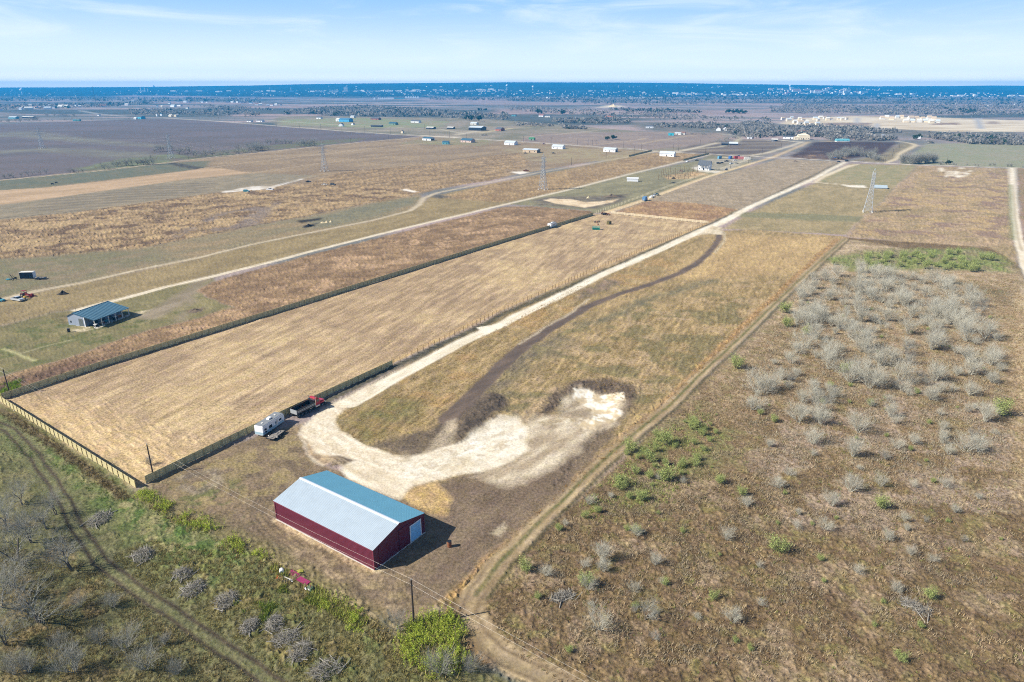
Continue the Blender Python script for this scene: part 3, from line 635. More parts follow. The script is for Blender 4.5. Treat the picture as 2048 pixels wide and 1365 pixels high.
    patchy(GL, (84, 110, 40), 3, .52, 161, .8, dz=.25); patchy(GL, (158, 148, 96), 2.2, .57, 162, .8, dz=.2)
    patchy([(0, 1000), (200, 1130), (500, 1365), (0, 1365)], (88, 88, 56), 4, .54, 163, .6, dz=.25)
    patchy([(0, 1000), (200, 1130), (500, 1365), (0, 1365)], (142, 118, 74), 4, .57, 164, .7, dz=.25)
    patchy([(300, 1100), (560, 1130), (820, 1270), (950, 1365), (560, 1365)], (134, 118, 66), 3, .52, 165, .7, dz=.45)
    patchy([(300, 1100), (560, 1130), (820, 1270), (950, 1365), (560, 1365)], (104, 110, 56), 3, .56, 166, .7, dz=.4)
    band([(290, 985), (420, 1050), (550, 1118), (640, 1172), (790, 1262)], 3.4, (158, 140, 98), (120, 108, 66), soft=1, wob=1.4, sc=1.6, con=.3, op=.85, dz=.3)
    band([(15, 815), (150, 905), (262, 985)], 2.4, (104, 92, 60), (126, 110, 70), soft=.8, wob=.8, off=-1.6, sc=1.6, dz=.4)
    TL = [(-20, 845), (15, 859), (69, 913), (104, 963), (131, 1005), (154, 1055), (200, 1125), (269, 1178), (346, 1228), (423, 1282), (500, 1332), (538, 1359), (600, 1400)]
    band(TL, 4.2, (118, 106, 74), (98, 92, 60), soft=.8, wob=.8, sc=1.6, op=.0, dz=.12, cl=4)
    band(TL, 5, (110, 112, 70), (126, 122, 80), soft=.8, wob=.8, sc=1.2, op=.8, dz=.1, cl=4)
    for o in (-1.0, 1.0): band(TL, .75, (66, 58, 44), (92, 80, 60), soft=.3, wob=.4, op=1, off=o, dz=.03, cl=4)
    # lift: spoil heap, excavation rim, tussocks
    for x, y, r, h, sq in ((965, 835, 8.5, .9, .5), (990, 800, 5, .7, 1), (935, 860, 5, .6, .7)):
        cx, cy = P(x, y); q = ((X - cx) ** 2 + (Y - cy) ** 2) / r ** 2
        zz += (h * np.exp(-q * 2.2)).astype(np.float32)
    i, w, d = area(L([(1080, 820), (1152, 770), (1230, 766), (1262, 800), (1230, 845)]), .5, 0)
    zz[i] -= (np.clip(-d / 6.0, 0, 1) * 1.1).astype(np.float32)
    k = np.nonzero(dis > .02)[0]
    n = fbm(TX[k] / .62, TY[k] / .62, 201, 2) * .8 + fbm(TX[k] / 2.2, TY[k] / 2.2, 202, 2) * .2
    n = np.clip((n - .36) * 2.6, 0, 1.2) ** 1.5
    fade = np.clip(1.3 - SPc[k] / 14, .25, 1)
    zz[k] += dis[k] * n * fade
    # colour lightens on the tussock tops and darkens in the hollows between
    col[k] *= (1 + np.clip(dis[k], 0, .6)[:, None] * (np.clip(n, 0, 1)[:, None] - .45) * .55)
    zz += hillz(X, Y).astype(np.float32)
    zz[(Y > 5200)] -= 0
    V = np.stack([X, Y, zz], 1).astype(np.float32)
    r, c = np.meshgrid(np.arange(ny - 1), np.arange(nx - 1), indexing='ij')
    a = (r * nx + c).ravel()
    Fq = np.stack([a, a + nx, a + nx + 1, a + 1], 1)
    hl = Y[a] > 6000
    fc = cls[a].copy(); fc[hl & (fc == 0)] = 9
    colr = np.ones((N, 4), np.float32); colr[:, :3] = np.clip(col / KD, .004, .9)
    gm = ground_mat()
    for cid, nm in ((0, 'ground'), (9, 'hills'), (2, 'plowed_field'), (3, 'driveway'), (4, 'dirt_track'), (5, 'dirt_road'), (6, 'road'), (7, 'gravel_road')):
        fs = Fq[fc == cid]
        if not len(fs): continue
        used, inv = np.unique(fs, return_inverse=True)
        me = np_mesh(nm, V[used], inv.reshape(fs.shape), {'col': ('FLOAT_COLOR', colr[used]), 'spk': ('FLOAT', spk[used])}, smooth=True)
        me.materials.append(gm)
        struct(nm, link(nm, me))
def ground_mat():
    m = bpy.data.materials.new('soil_and_grass'); m.use_nodes = True
    t = m.node_tree; b = t.nodes['Principled BSDF']
    b.inputs['Roughness'].default_value = 0.95
    b.inputs['Specular IOR Level'].default_value = 0.1
    a = nd(t, 'ShaderNodeAttribute', attribute_name='col')
    s = nd(t, 'ShaderNodeAttribute', attribute_name='spk')
    g = nd(t, 'ShaderNodeNewGeometry')
    n1 = nd(t, 'ShaderNodeTexNoise', Scale=1.7, Detail=6.0, Roughness=0.72)
    n2 = nd(t, 'ShaderNodeTexNoise', Scale=0.16, Detail=6.0, Roughness=0.7)
    for n in (n1, n2): t.links.new(g.outputs['Position'], n.inputs['Vector'])
    def lk(a, b): t.links.new(a, b)
    def mth(op, x, y):
        q = nd(t, 'ShaderNodeMath', operation=op)
        for k, v in ((0, x), (1, y)):
            if isinstance(v, (int, float)): q.inputs[k].default_value = v
            else: lk(v, q.inputs[k])
        return q.outputs[0]
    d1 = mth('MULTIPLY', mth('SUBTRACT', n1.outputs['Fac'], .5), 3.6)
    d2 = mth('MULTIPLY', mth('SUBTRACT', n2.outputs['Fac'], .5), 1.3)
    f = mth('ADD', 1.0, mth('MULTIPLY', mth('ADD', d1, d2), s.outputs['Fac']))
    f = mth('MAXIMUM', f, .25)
    vm = nd(t, 'ShaderNodeVectorMath', operation='SCALE')
    lk(a.outputs['Color'], vm.inputs[0]); lk(f, vm.inputs['Scale'])
    # slight hue drift: dead grass is never one colour
    hs = nd(t, 'ShaderNodeHueSaturation')
    n3 = nd(t, 'ShaderNodeTexNoise', Scale=0.45, Detail=5.0, Roughness=0.7)
    lk(g.outputs['Position'], n3.inputs['Vector'])
    lk(mth('ADD', .5, mth('MULTIPLY', mth('SUBTRACT', n3.outputs['Fac'], .5), mth('MULTIPLY', s.outputs['Fac'], .09))), hs.inputs['Hue'])
    lk(mth('ADD', .62, mth('MULTIPLY', n3.outputs['Fac'], .5)), hs.inputs['Saturation'])
    lk(vm.outputs[0], hs.inputs['Color'])
    lk(hs.outputs[0], b.inputs['Base Color'])
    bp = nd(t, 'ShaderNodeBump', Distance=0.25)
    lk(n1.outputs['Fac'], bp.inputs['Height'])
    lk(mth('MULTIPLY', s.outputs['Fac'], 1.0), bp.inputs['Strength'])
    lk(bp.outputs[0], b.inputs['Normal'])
    return m
build_ground()

# ------------------------------------------------------------------ materials for built things
M_BURG = mat('burgundy_steel', (.115, .016, .035), .38, .0, .06, .4, spec=.5)
M_BURGT = mat('burgundy_trim', (.16, .03, .05), .4, .0, .08, 1, spec=.5)
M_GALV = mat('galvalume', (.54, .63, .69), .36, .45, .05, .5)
M_RIDGE = mat('ridge_metal', (.74, .78, .80), .3, .4, .05, 1)
M_WHITE = mat('white_paint', (.72, .73, .74), .45, .0, .06, .8)
M_OFFW = mat('weathered_white', (.60, .58, .53), .6, .0, .12, .7)
M_CREAM = mat('cream_stucco', (.68, .58, .42), .8, .0, .08, .6)
M_CONC = mat('concrete', (.50, .48, .44), .85, .0, .15, 1.2)
M_WOOD = mat('new_pine_boards', (.47, .41, .22), .8, .0, .22, 3.5)
M_WOODP = mat('treated_posts', (.46, .36, .17), .8, .0, .2, 2.5)
M_POLE = mat('creosoted_pole', (.055, .042, .033), .85, .0, .25, 2)
M_RAIL = mat('pale_rails', (.66, .58, .40), .8, .0, .15, 2)
M_STEEL = mat('galvanised_steel', (.46, .48, .49), .5, .5, .1, 1)
M_BLACK = mat('black_paint', (.012, .013, .016), .35, .0, .15, 1.5, spec=.5)
M_RUB = mat('rubber', (.018, .018, .018), .8, .0, .2, 6)
M_CHROME = mat('chrome', (.75, .76, .78), .12, 1.0, .03, 2)
M_RED = mat('red_paint', (.42, .012, .03), .3, .0, .06, 1, spec=.6)
M_GLASS = mat('dark_glass', (.02, .028, .035), .08, .0, .1, 1, spec=.8)
M_RUST = mat('rusty_steel', (.20, .075, .035), .85, .1, .35, 4, .4)
M_GREYR = mat('grey_blue_roof', (.055, .13, .19), .42, .25, .08, .5)
M_GREYW = mat('grey_blue_wall', (.27, .31, .38), .5, .1, .08, .6)
M_DECK = mat('weathered_deck', (.22, .20, .175), .9, .0, .3, 3, .3)
M_BLUER = mat('blue_tinted_roof', (.17, .42, .52), .36, .3, .05, .5)  # blue tint put into the far slope's colour; near slope stays silver
M_DOORSHADE = mat('white_door_blue_shade', (.24, .50, .74), .45, .0, .05, 1)  # sky-blue shade mixed into the white door's colour
M_WIRE = mat('wire', (.30, .29, .27), .5, .4, .05, 1)

def facing(p0, p1):
    return math.atan2(p1[1] - p0[1], p1[0] - p0[0])
def ribbed(mb, o, u, n, ln, z0, ztop, period=.3, depth=.03, v=None):
    """sheet of ribbed steel: o origin, u along the sheet, n outward; ztop(s) is the length of a rib at s along v (default up)"""
    o, u, n = (np.array(q, float) for q in (o, u, n))
    v = np.array((0, 0, 1.0) if v is None else v, float)
    k = int(round(ln / period)); period = ln / k
    prof = []
    for i in range(k):
        s = i * period
        prof += [(s, 0), (s + period * .62, 0), (s + period * .72, depth), (s + period * .88, depth)]
    prof.append((ln, 0))
    b = len(mb.v)
    for s, d in prof:
        t = ztop(s) if callable(ztop) else ztop
        z = z0(s) if callable(z0) else z0
        mb.v.append(tuple(o + u * s + n * d + v * z)); mb.v.append(tuple(o + u * s + n * d + v * t))
    for i in range(len(prof) - 1):
        a = b + 2 * i
        mb.f.append((a, a + 2, a + 3, a + 1)); mb.m.append(mb.mi)
    return mb

# ------------------------------------------------------------------ the red barn
def red_barn():
    a = R(145.6); e = np.array([math.cos(a), math.sin(a)]); n = np.array([math.sin(a), -math.cos(a)])
    Ac = np.array([-24.25, 98.63]); Ln, Wd, EV, RG = 26.7, 13.2, 4.4, 6.05
    c = Ac + e * Ln / 2 + n * Wd / 2
    t = thing('metal_barn', 'burgundy metal barn with one silver roof slope, one tinted blue, and white door with painted-in blue shade', 'barn', (c[0], c[1], 0), R(55.6))
    hx, hy = Wd / 2, Ln / 2
    MB().b2(-hx - .18, hx + .18, -hy - .18, hy + .18, -.4, .12).build('foundation', M_CONC, t)
    gz = lambda s: EV + (RG - EV) * (1 - abs(s - hx) / hx) - .04
    def core(mb):
        mb.prism([(-hx, .12), (hx, .12), (hx, EV - .06), (0, RG - .09), (-hx, EV - .06)], -hy, hy, 'y'); return mb
    core(MB()).build('wall_frame', M_BURG, t)
    w = MB(); ribbed(w, (-hx - .012, hy, 0), (0, -1, 0), (-1, 0, 0), Ln, .12, EV - .02); w.build('wall', M_BURG, t)
    w = MB(); ribbed(w, (hx + .012, -hy, 0), (0, 1, 0), (1, 0, 0), Ln, .12, EV - .02); w.build('wall', M_BURG, t)
    w = MB(); ribbed(w, (-hx, -hy - .012, 0), (1, 0, 0), (0, -1, 0), Wd, .12, gz); w.build('gable_wall', M_BURG, t)
    w = MB(); ribbed(w, (hx, hy + .012, 0), (-1, 0, 0), (0, 1, 0), Wd, .12, gz); w.build('gable_wall', M_BURG, t)
    sl = math.hypot(hx, RG - EV); ang = math.atan2(RG - EV, hx); ov = .22
    for sx in (-1, 1):
        d = np.array([sx * math.cos(ang), 0, -math.sin(ang)]); nn = np.array([sx * math.sin(ang), 0, math.cos(ang)])
        r = MB(); o = np.array([0, -hy - .2, RG + .02])
        if sx > 0: ribbed(r, o, (0, 1, 0), nn, Ln + .4, 0, sl + ov, .3, .022, v=d)
        else: ribbed(r, o + np.array([0, Ln + .4, 0]), (0, -1, 0), nn, Ln + .4, 0, sl + ov, .3, .022, v=d)
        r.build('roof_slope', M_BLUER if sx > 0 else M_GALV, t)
        g = MB(); ex = sx * (hx + .20)
        g.b2(ex - .05, ex + .05, -hy - .2, hy + .2, EV - .22, EV - .045); g.build('gutter', M_BURGT, t)
    rc = MB(); rc.prism([(-.32, RG - .02), (0, RG + .085), (.32, RG - .02), (.32, RG + .02), (0, RG + .125), (-.32, RG + .02)], -hy - .22, hy + .22, 'y'); rc.build('ridge_cap', M_RIDGE, t)
    for sy in (-1, 1):
        rk = MB(); yy = sy * (hy + .17)
        for sx in (-1, 1):
            rk.prism([(0, RG - .14), (0, RG + .01), (sx * (hx + .2), EV - .06), (sx * (hx + .2), EV - .2)][::sx], yy - .035, yy + .035, 'y')
        rk.build('rake_trim', M_BURGT, t)
        for sx in (-1, 1):
            MB().box((sx * (hx + .03), sy * (hy + .03), EV / 2), (.16, .16, EV - .24)).build('corner_trim', M_BURGT, t)
    yd = -hy - .05
    MB().b2(2.72, 5.62, yd - .03, yd + .02, .13, 3.72).build('door_opening', M_BLACK, t)
    dr = MB()
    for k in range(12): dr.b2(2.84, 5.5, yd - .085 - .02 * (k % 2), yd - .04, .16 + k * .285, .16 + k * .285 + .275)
    dd = dr.build('roll_up_door', M_DOORSHADE, t)
    f = MB(); f.b2(2.62, 2.82, yd - .12, yd - .034, .13, 3.78); f.b2(5.52, 5.72, yd - .12, yd - .034, .13, 3.78); f.b2(2.82, 5.52, yd - .12, yd - .034, 3.6, 3.78); f.build('frame', M_WHITE, dd)
    sd = MB(); ribbed(sd, (-.15, yd - .05, 0), (1, 0, 0), (0, -1, 0), 2.55, .2, 4.35, .3, .03); sd.b2(-.18, -.1, yd - .09, yd - .03, .2, 4.4); sd.b2(2.36, 2.44, yd - .09, yd - .03, .2, 4.4)
    s_ = sd.build('sliding_door', M_BURG, t)
    MB().b2(-.4, 2.6, yd - .14, yd - .06, 4.4, 4.52).build('track', M_BURGT, s_)
    for x in (-3.3, -5.2):
        MB().b2(x - .04, x + .04, yd - .06, yd, .2, gz(x + hx) - .2).build('downspout', M_BURGT, t)
red_barn()

# ------------------------------------------------------------------ fences
def picket_panel(L_, H, seed):
    rnd = random.Random(seed); mb = MB(); n = 16; w = L_ / n
    for i in range(n):
        h = H + rnd.uniform(-.04, .04)
        mb.b2(i * w + .006, (i + 1) * w - .006, -.012 + rnd.uniform(-.008, .008), .014 + rnd.uniform(-.006, .006), .05, h)
    for z in (.4, 1.1, 1.85): mb.b2(0.02, L_ - .02, -.065, -.02, z - .05, z + .05)
    return mb.mesh('board_panel', M_WOOD)
def post_mesh(H, foot=True):
    mb = MB(); mb.box((0, 0, H / 2 - .1), (.13, .13, H + .2))
    if foot: mb.mi = 1; mb.tube((0, 0, -.05), (0, 0, .07), .24, .16, 8)
    return mb.mesh('post', [M_WOODP, M_CONC])
PANEL = [picket_panel(2.44, 1.9, s) for s in range(4)]
POST = post_mesh(1.98)
def board_fence(name, pts, label, side=-1, limit=100):
    p = [np.array(q) for q in pts]
    t = thing(name, label, 'fence', (*p[0], 0))
    segs = []
    for a, b in zip(p[:-1], p[1:]):
        d = b - a; ln = np.linalg.norm(d); n = max(1, round(ln / 2.44))
        for i in range(n): segs.append((a + d * i / n, ln / n, facing(a, b)))
    rnd = random.Random(7)
    order = sorted(range(len(segs)), key=lambda i: np.hypot(*segs[i][0]))
    keep = set(order[:limit]); rest_b, rest_p = MB(), MB()
    for i, (q, l, an) in enumerate(segs):
        loc = (q[0] - p[0][0], q[1] - p[0][1], 0)
        po = (loc[0] - side * .1 * math.sin(an), loc[1] + side * .1 * math.cos(an), 0)
        me, pm = PANEL[rnd.randrange(4)], POST
        if i in keep:
            o = link('board_panel', me, t, loc, an); o.scale = (l / 2.44, 1 if side < 0 else -1, 1)
            link('post', pm, t, po, an)
        else:
            c, s = math.cos(an), math.sin(an)
            rest_b.add([(loc[0] + x * c * l / 2.44 - y * s, loc[1] + x * s * l / 2.44 + y * c, z) for x, y, z in [v.co for v in me.vertices]], [tuple(f.vertices) for f in me.polygons])
            rest_p.add([(po[0] + x * c - y * s, po[1] + x * s + y * c, z) for x, y, z in [v.co for v in pm.vertices]], [tuple(f.vertices) for f in pm.polygons])
    if rest_b.v:
        rest_b.build('board_panels', M_WOOD, t)['kind'] = 'stuff'; rest_p.build('posts', M_WOODP, t)['kind'] = 'stuff'
    else:
        link('post', POST, t, (p[-1][0] - p[0][0], p[-1][1] - p[0][1], 0), segs[-1][2])
    return t
board_fence('board_fence', [P(0, 803), P(272, 977)], 'yellow board fence lit by the sun along the green pasture')
board_fence('board_fence', [P(5, 800), P(200, 736), P(600, 612), P(1000, 487), P(1186, 431)], 'very long shaded board fence on the far side of the mown paddock')
board_fence('board_fence', [P(292, 968), P(600, 818), P(785, 732)], 'shaded board fence behind the dump truck and the travel trailer')

board_fence('board_fence', [P(1257, 314), P(1304, 302.5)], 'short dark board fence at the far end of the thin road')
board_fence('board_fence', [P(1366, 322), P(1418, 308.5)], 'short dark board fence above the far end of the white gravel road')
def post_fence(name, pts, label, gap, H, r, mpost, rails=(), wires=(), limit=100, mrail=None):
    p = [np.array(q) for q in pts]
    t = thing(name, label, 'fence', (*p[0], 0))
    S = []
    for a, b in zip(p[:-1], p[1:]):
        d = b - a; n = max(1, round(np.linalg.norm(d) / gap))
        S += [(a + d * i / n) for i in range(n)]
    S.append(p[-1])
    mb = MB(); mb.tube((0, 0, -.1), (0, 0, H), r, r * .85, 7); pm = mb.mesh('post', mpost)
    order = sorted(range(len(S)), key=lambda i: np.hypot(*S[i])); keep = set(order[:limit]); rest = MB()
    for i, q in enumerate(S):
        l = (q[0] - p[0][0], q[1] - p[0][1], 0)
        if i in keep: link('post', pm, t, l)
        else: rest.tube((l[0], l[1], -.1), (l[0], l[1], H), r, r * .85, 6)
    if rest.v: rest.build('posts', mpost, t)['kind'] = 'stuff'
    for z in rails:
        m = MB()
        for a, b in zip(S[:-1], S[1:]):
            a2, b2 = a - p[0], b - p[0]; an = facing(a, b); ln = np.linalg.norm(b - a)
            m.box(((a2[0] + b2[0]) / 2 + .09 * math.sin(an), (a2[1] + b2[1]) / 2 - .09 * math.cos(an), z), (ln - .01, .06, .22), an)
        m.build('rail', mrail or mpost, t)
    for z in wires:
        m = MB()
        for a, b in zip(p[:-1], p[1:]): m.tube((*(a - p[0]), z), (*(b - p[0]), z), .012, .012, 3)
        m.build('wire', M_WIRE, t)
    return t
post_fence('wire_fence', [P(788, 730), P(900, 677), P(1000, 627), P(1200, 537), P(1415, 449)], 'brown posts strung with wire between the mown paddock and the white drive', 2.7, 1.9, .11, mat('brown_posts', (.22, .14, .07), .85, 0, .25, 2), wires=(.6, 1.1, 1.6))
post_fence('rail_fence', [P(1222, 428), P(1416, 448)], 'pale post and rail fence across the far end of the mown paddock', 2.44, 1.75, .13, M_RAIL, rails=(.55, 1.05, 1.55))
post_fence('wire_fence', [P(1190, 428), P(1240, 411), P(1320, 381), P(1420, 346), P(1500, 320)], 'row of pale posts on the upper side of the straw coloured lane', 2.7, 1.8, .12, M_RAIL, wires=(.8, 1.5))
post_fence('wire_fence', [P(1224, 426), P(1300, 399), P(1330, 388), P(1420, 354), P(1510, 327)], 'row of pale posts on the lower side of the straw coloured lane', 2.7, 1.8, .12, M_RAIL, wires=(.8, 1.5))
post_fence('wire_fence', [P(0, 655), P(60, 641), P(100, 630), P(152, 623)], 'low dark wire fence running up to the grey barn from the left', 4, 1.3, .05, M_POLE, wires=(.5, .9, 1.2))
post_fence('wire_fence', [P(1020, 311), P(1085, 300), P(1150, 292)], 'thin dark wire fence running between the white barns by the cross road', 6, 1.4, .07, M_POLE, wires=(1.1,))
post_fence('wire_fence', [P(790, 345), P(900, 329), P(1012, 313)], 'thin dark wire fence across the dry grass left of the middle pylon', 6, 1.4, .07, M_POLE, wires=(1.1,))

# ------------------------------------------------------------------ utility poles and their wires
def utility_pole(label, x, y, H, arm=None, rz=0, group=None, big=True, transformer=False):
    t = thing('utility_pole', label, 'utility pole', (x, y, 0), rz, group)
    r = .17 if big else .20
    MB().tube((0, 0, -.2), (0, 0, H), r, r * .7, 10).build('pole', M_POLE, t)
    if arm:
        MB().box((0, .12, H - .7), (arm, .1, .14)).build('crossarm', M_POLE, t)
        for x_ in (-arm / 2 + .15, arm / 2 - .15): MB().tube((x_, .12, H - .63), (x_, .12, H - .35), .06, .05, 6).build('insulator', M_STEEL, t)
    if big:
        MB().tube((0, 0, H), (0, 0, H + .28), .06, .05, 6).build('insulator', M_STEEL, t)
        MB().box((.16, 0, H - 1.1), (.12, .1, .2)).build('bracket', M_STEEL, t)
    if transformer: MB().tube((.35, 0, H - 2.4), (.35, 0, H - 1.4), .27, .27, 10).build('transformer', M_STEEL, t)
    return t
def wire(name, label, a, b, sag, r, group=None, n=14, m=None):
    a, b = np.array(a, float), np.array(b, float); mb = MB(); pr = None
    for i in range(n + 1):
        f = i / n; q = (a + (b - a) * f) - a; q[2] -= sag * 4 * f * (1 - f)
        if pr is not None: mb.tube(pr, q, r, r, 4)
        pr = q
    return tag(mb.build(name, m or M_WIRE, None, tuple(a)), label, 'wire', group)
NP = [(-139.4, 172.4, 7.3), (-78.9, 130.3, 7.5), (-15.5, 85.4, 8.94), (47.9, 41.0, 9.0)]
utility_pole('dark wooden pole at the left edge beside the end of the long fence', *NP[0])
utility_pole('dark wooden pole standing at the gap in the corner of the board fences', *NP[1])
utility_pole('dark wooden pole beside the bright green weeds in front of the red barn', *NP[2])
utility_pole('dark wooden pole beyond the bottom of the dirt track', *NP[3])
SPAN = ['at the far left over the mown paddock', 'crossing in front of the red barn', 'over the bend of the dirt track']
for i in range(3):
    a, b = NP[i], NP[i + 1]
    wire('overhead_wire', 'upper pale wire ' + SPAN[i], (a[0], a[1], a[2] + .25), (b[0], b[1], b[2] + .25), .9, .0085, 'wires between the near poles')
    wire('overhead_wire', 'lower pale wire ' + SPAN[i], (a[0] + .15, a[1], a[2] - 1.0), (b[0] + .15, b[1], b[2] - 1.0), .9, .0085, 'wires between the near poles')
x3, y3 = NP[0][:2]
for dz, wd in ((.25, 'upper'), (-1, 'lower')):
    wire('overhead_wire', wd + ' pale wire running out of the left edge of the photo', (x3 - 62, y3 + 43, 7.3 + dz), (x3, y3, 7.3 + dz), .8, .022, 'wires between the near poles')
FP = [(303,325,312),(377,318,309),(399,240,234),(438,243,235),(470,246,236),(553,254,243),(599,257,246),(642,261,248),(684,263,252),(702,287,277),(730,267,253),(777,279,269),(781,269,255),(818,268,258),(849,259,249),(860,274,262),(899,276,262),(933,279,268),
      (1047,284,272),(1066,381,316),(1102,290,275),(1143,331,315),(1155,290,281),(1176,292,279),(1185,291,281),(1192,291,281),(1212,317,306),(1247,296,283),(1268,308,293),(1283,301,287),(1346,302,289),(1357,302,290),(1400,291,282),(1411,306,298),(1461,337,327),
      (1497,327,312),(1524,308,298),(1562,297,290),(1605,317,303),(1675,320,305),(1766,326,311),(1770,326,311),(1785,312,297),(1798,297,287),(1893,330,314)]
def landmark(x, y):
    if y > 322 and x < 700: return 'by the path below the plowed field'
    if x < 500: return 'along the pale road behind the plowed field'
    if x < 700: return 'along the road at the right end of the plowed field'
    if x < 960: return 'by the road junction among the distant farm houses'
    if x < 1200: return 'by the cross road behind the white barns'
    if x < 1300: return 'where the cross road passes the white roofed barn'
    if x < 1450: return 'near the fork of the pale lanes'
    if x < 1600: return 'by the yard with the parked containers'
    if x < 1740: return 'below the dark plowed square'
    return 'beside the winding lane at right'
for x, yb, yt in FP:
    if x == 1066: continue
    h = min(tall((x, yb), yt), 13)
    utility_pole('thin dark utility pole ' + landmark(x, yb), *P(x, yb), max(h, 7.5), 2.0, R(40), 'utility poles along the cross road', False)

# ------------------------------------------------------------------ lattice pylons
def pylon_mesh():
    H = 29.0
    def half(z): return 2.75 + (0.95 - 2.75) * min(z / 17.5, 1) if z < 17.5 else (0.95 if z < 26 else .95 * (29.4 - z) / 3.4)
    lv = [0, 3.6, 6.8, 9.6, 12.1, 14.3, 16.2, 17.9, 19.6, 21.3, 23.0, 24.6, 26.1]
    body = MB()
    def cor(z, k): h = half(z); return np.array([(-h, h, h, -h)[k], (-h, -h, h, h)[k], z])
    for k in range(4):
        for z0, z1 in zip(lv[:-1], lv[1:]):
            body.tube(cor(z0, k), cor(z1, k), .17, .17, 4)
            body.tube(cor(z0, k), cor(z1, (k + 1) % 4), .085, .085, 3); body.tube(cor(z0, (k + 1) % 4), cor(z1, k), .085, .085, 3)
            body.tube(cor(z1, k), cor(z1, (k + 1) % 4), .085, .085, 3)
        body.tube(cor(26.1, k), (0, 0, H), .08, .08, 4)
    arm = MB()
    for z, w in ((18.3, 5.2), (21.7, 6.2), (25.1, 4.6)):
        for s in (-1, 1):
            for y in (-.9, .9):
                arm.tube((s * .95, y, z), (s * w, 0, z + .25), .08, .06, 4); arm.tube((s * .95, y, z + 1.3), (s * w, 0, z + .25), .07, .05, 4)
                for f in (.35, .65):
                    xx = s * (.95 + (w - .95) * f); arm.tube((xx, y * (1 - f), z + .1), (xx, y * (1 - f), z + 1.3 * (1 - f) + .2), .045, .045, 3)
    return body.mesh('lattice_body', M_STEEL), arm.mesh('crossarms', M_STEEL)
def pylons():
    pos = [(1735, 425), (1086, 380), (649, 343), (342, 317), (84, 297)]
    lab = ['tall steel lattice pylon on concrete feet in the right hand field', 'tall steel lattice pylon between the thin road and the white gravel road', 'steel lattice pylon on brown grass right of the plowed field',
           'steel lattice pylon by the trees below the plowed field', 'faint steel lattice pylon in the plowed field at far left']
    pts = [np.array(P(*q)) for q in pos]
    bm, am = pylon_mesh(); prev = None
    for i, q in enumerate(pts):
        d = pts[max(i - 1, 0)] - pts[min(i + 1, 4)]
        an = math.atan2(d[1], d[0]) + math.pi / 2
        t = thing('pylon', lab[i], 'pylon', (*q, 0), an, 'lattice pylons of the power line')
        link('lattice_body', bm, t); link('crossarms', am, t)
        for sx in (-2.75, 2.75):
            for sy in (-2.75, 2.75): MB().box((sx, sy, .2), (1.0, 1.0, 1.0)).build('footing', M_CONC, t)
        ends = []
        for z, w in ((18.3, 5.2), (21.7, 6.2), (25.1, 4.6)):
            for s in (-1, 1):
                ins = MB(); ins.tube((s * w, 0, z + .2), (s * w, 0, z - 1.1), .09, .09, 5); ins.build('insulator', M_STEEL, t)
                ends.append((q[0] + s * w * math.cos(an), q[1] + s * w * math.sin(an), z - 1.1))
        if prev:
            for k, (a, b) in enumerate(zip(prev, ends)):
                wire('overhead_wire', ('highest', 'middle', 'lowest')[2 - k // 2] + ' sagging cable of the power line ' + ['between the two nearest pylons', 'left of the middle pylon', 'right of the pylon by the trees', 'over the plowed field'][i - 1], a, b, 7, .017, 'cables of the power line', 16)
        prev = ends
pylons()

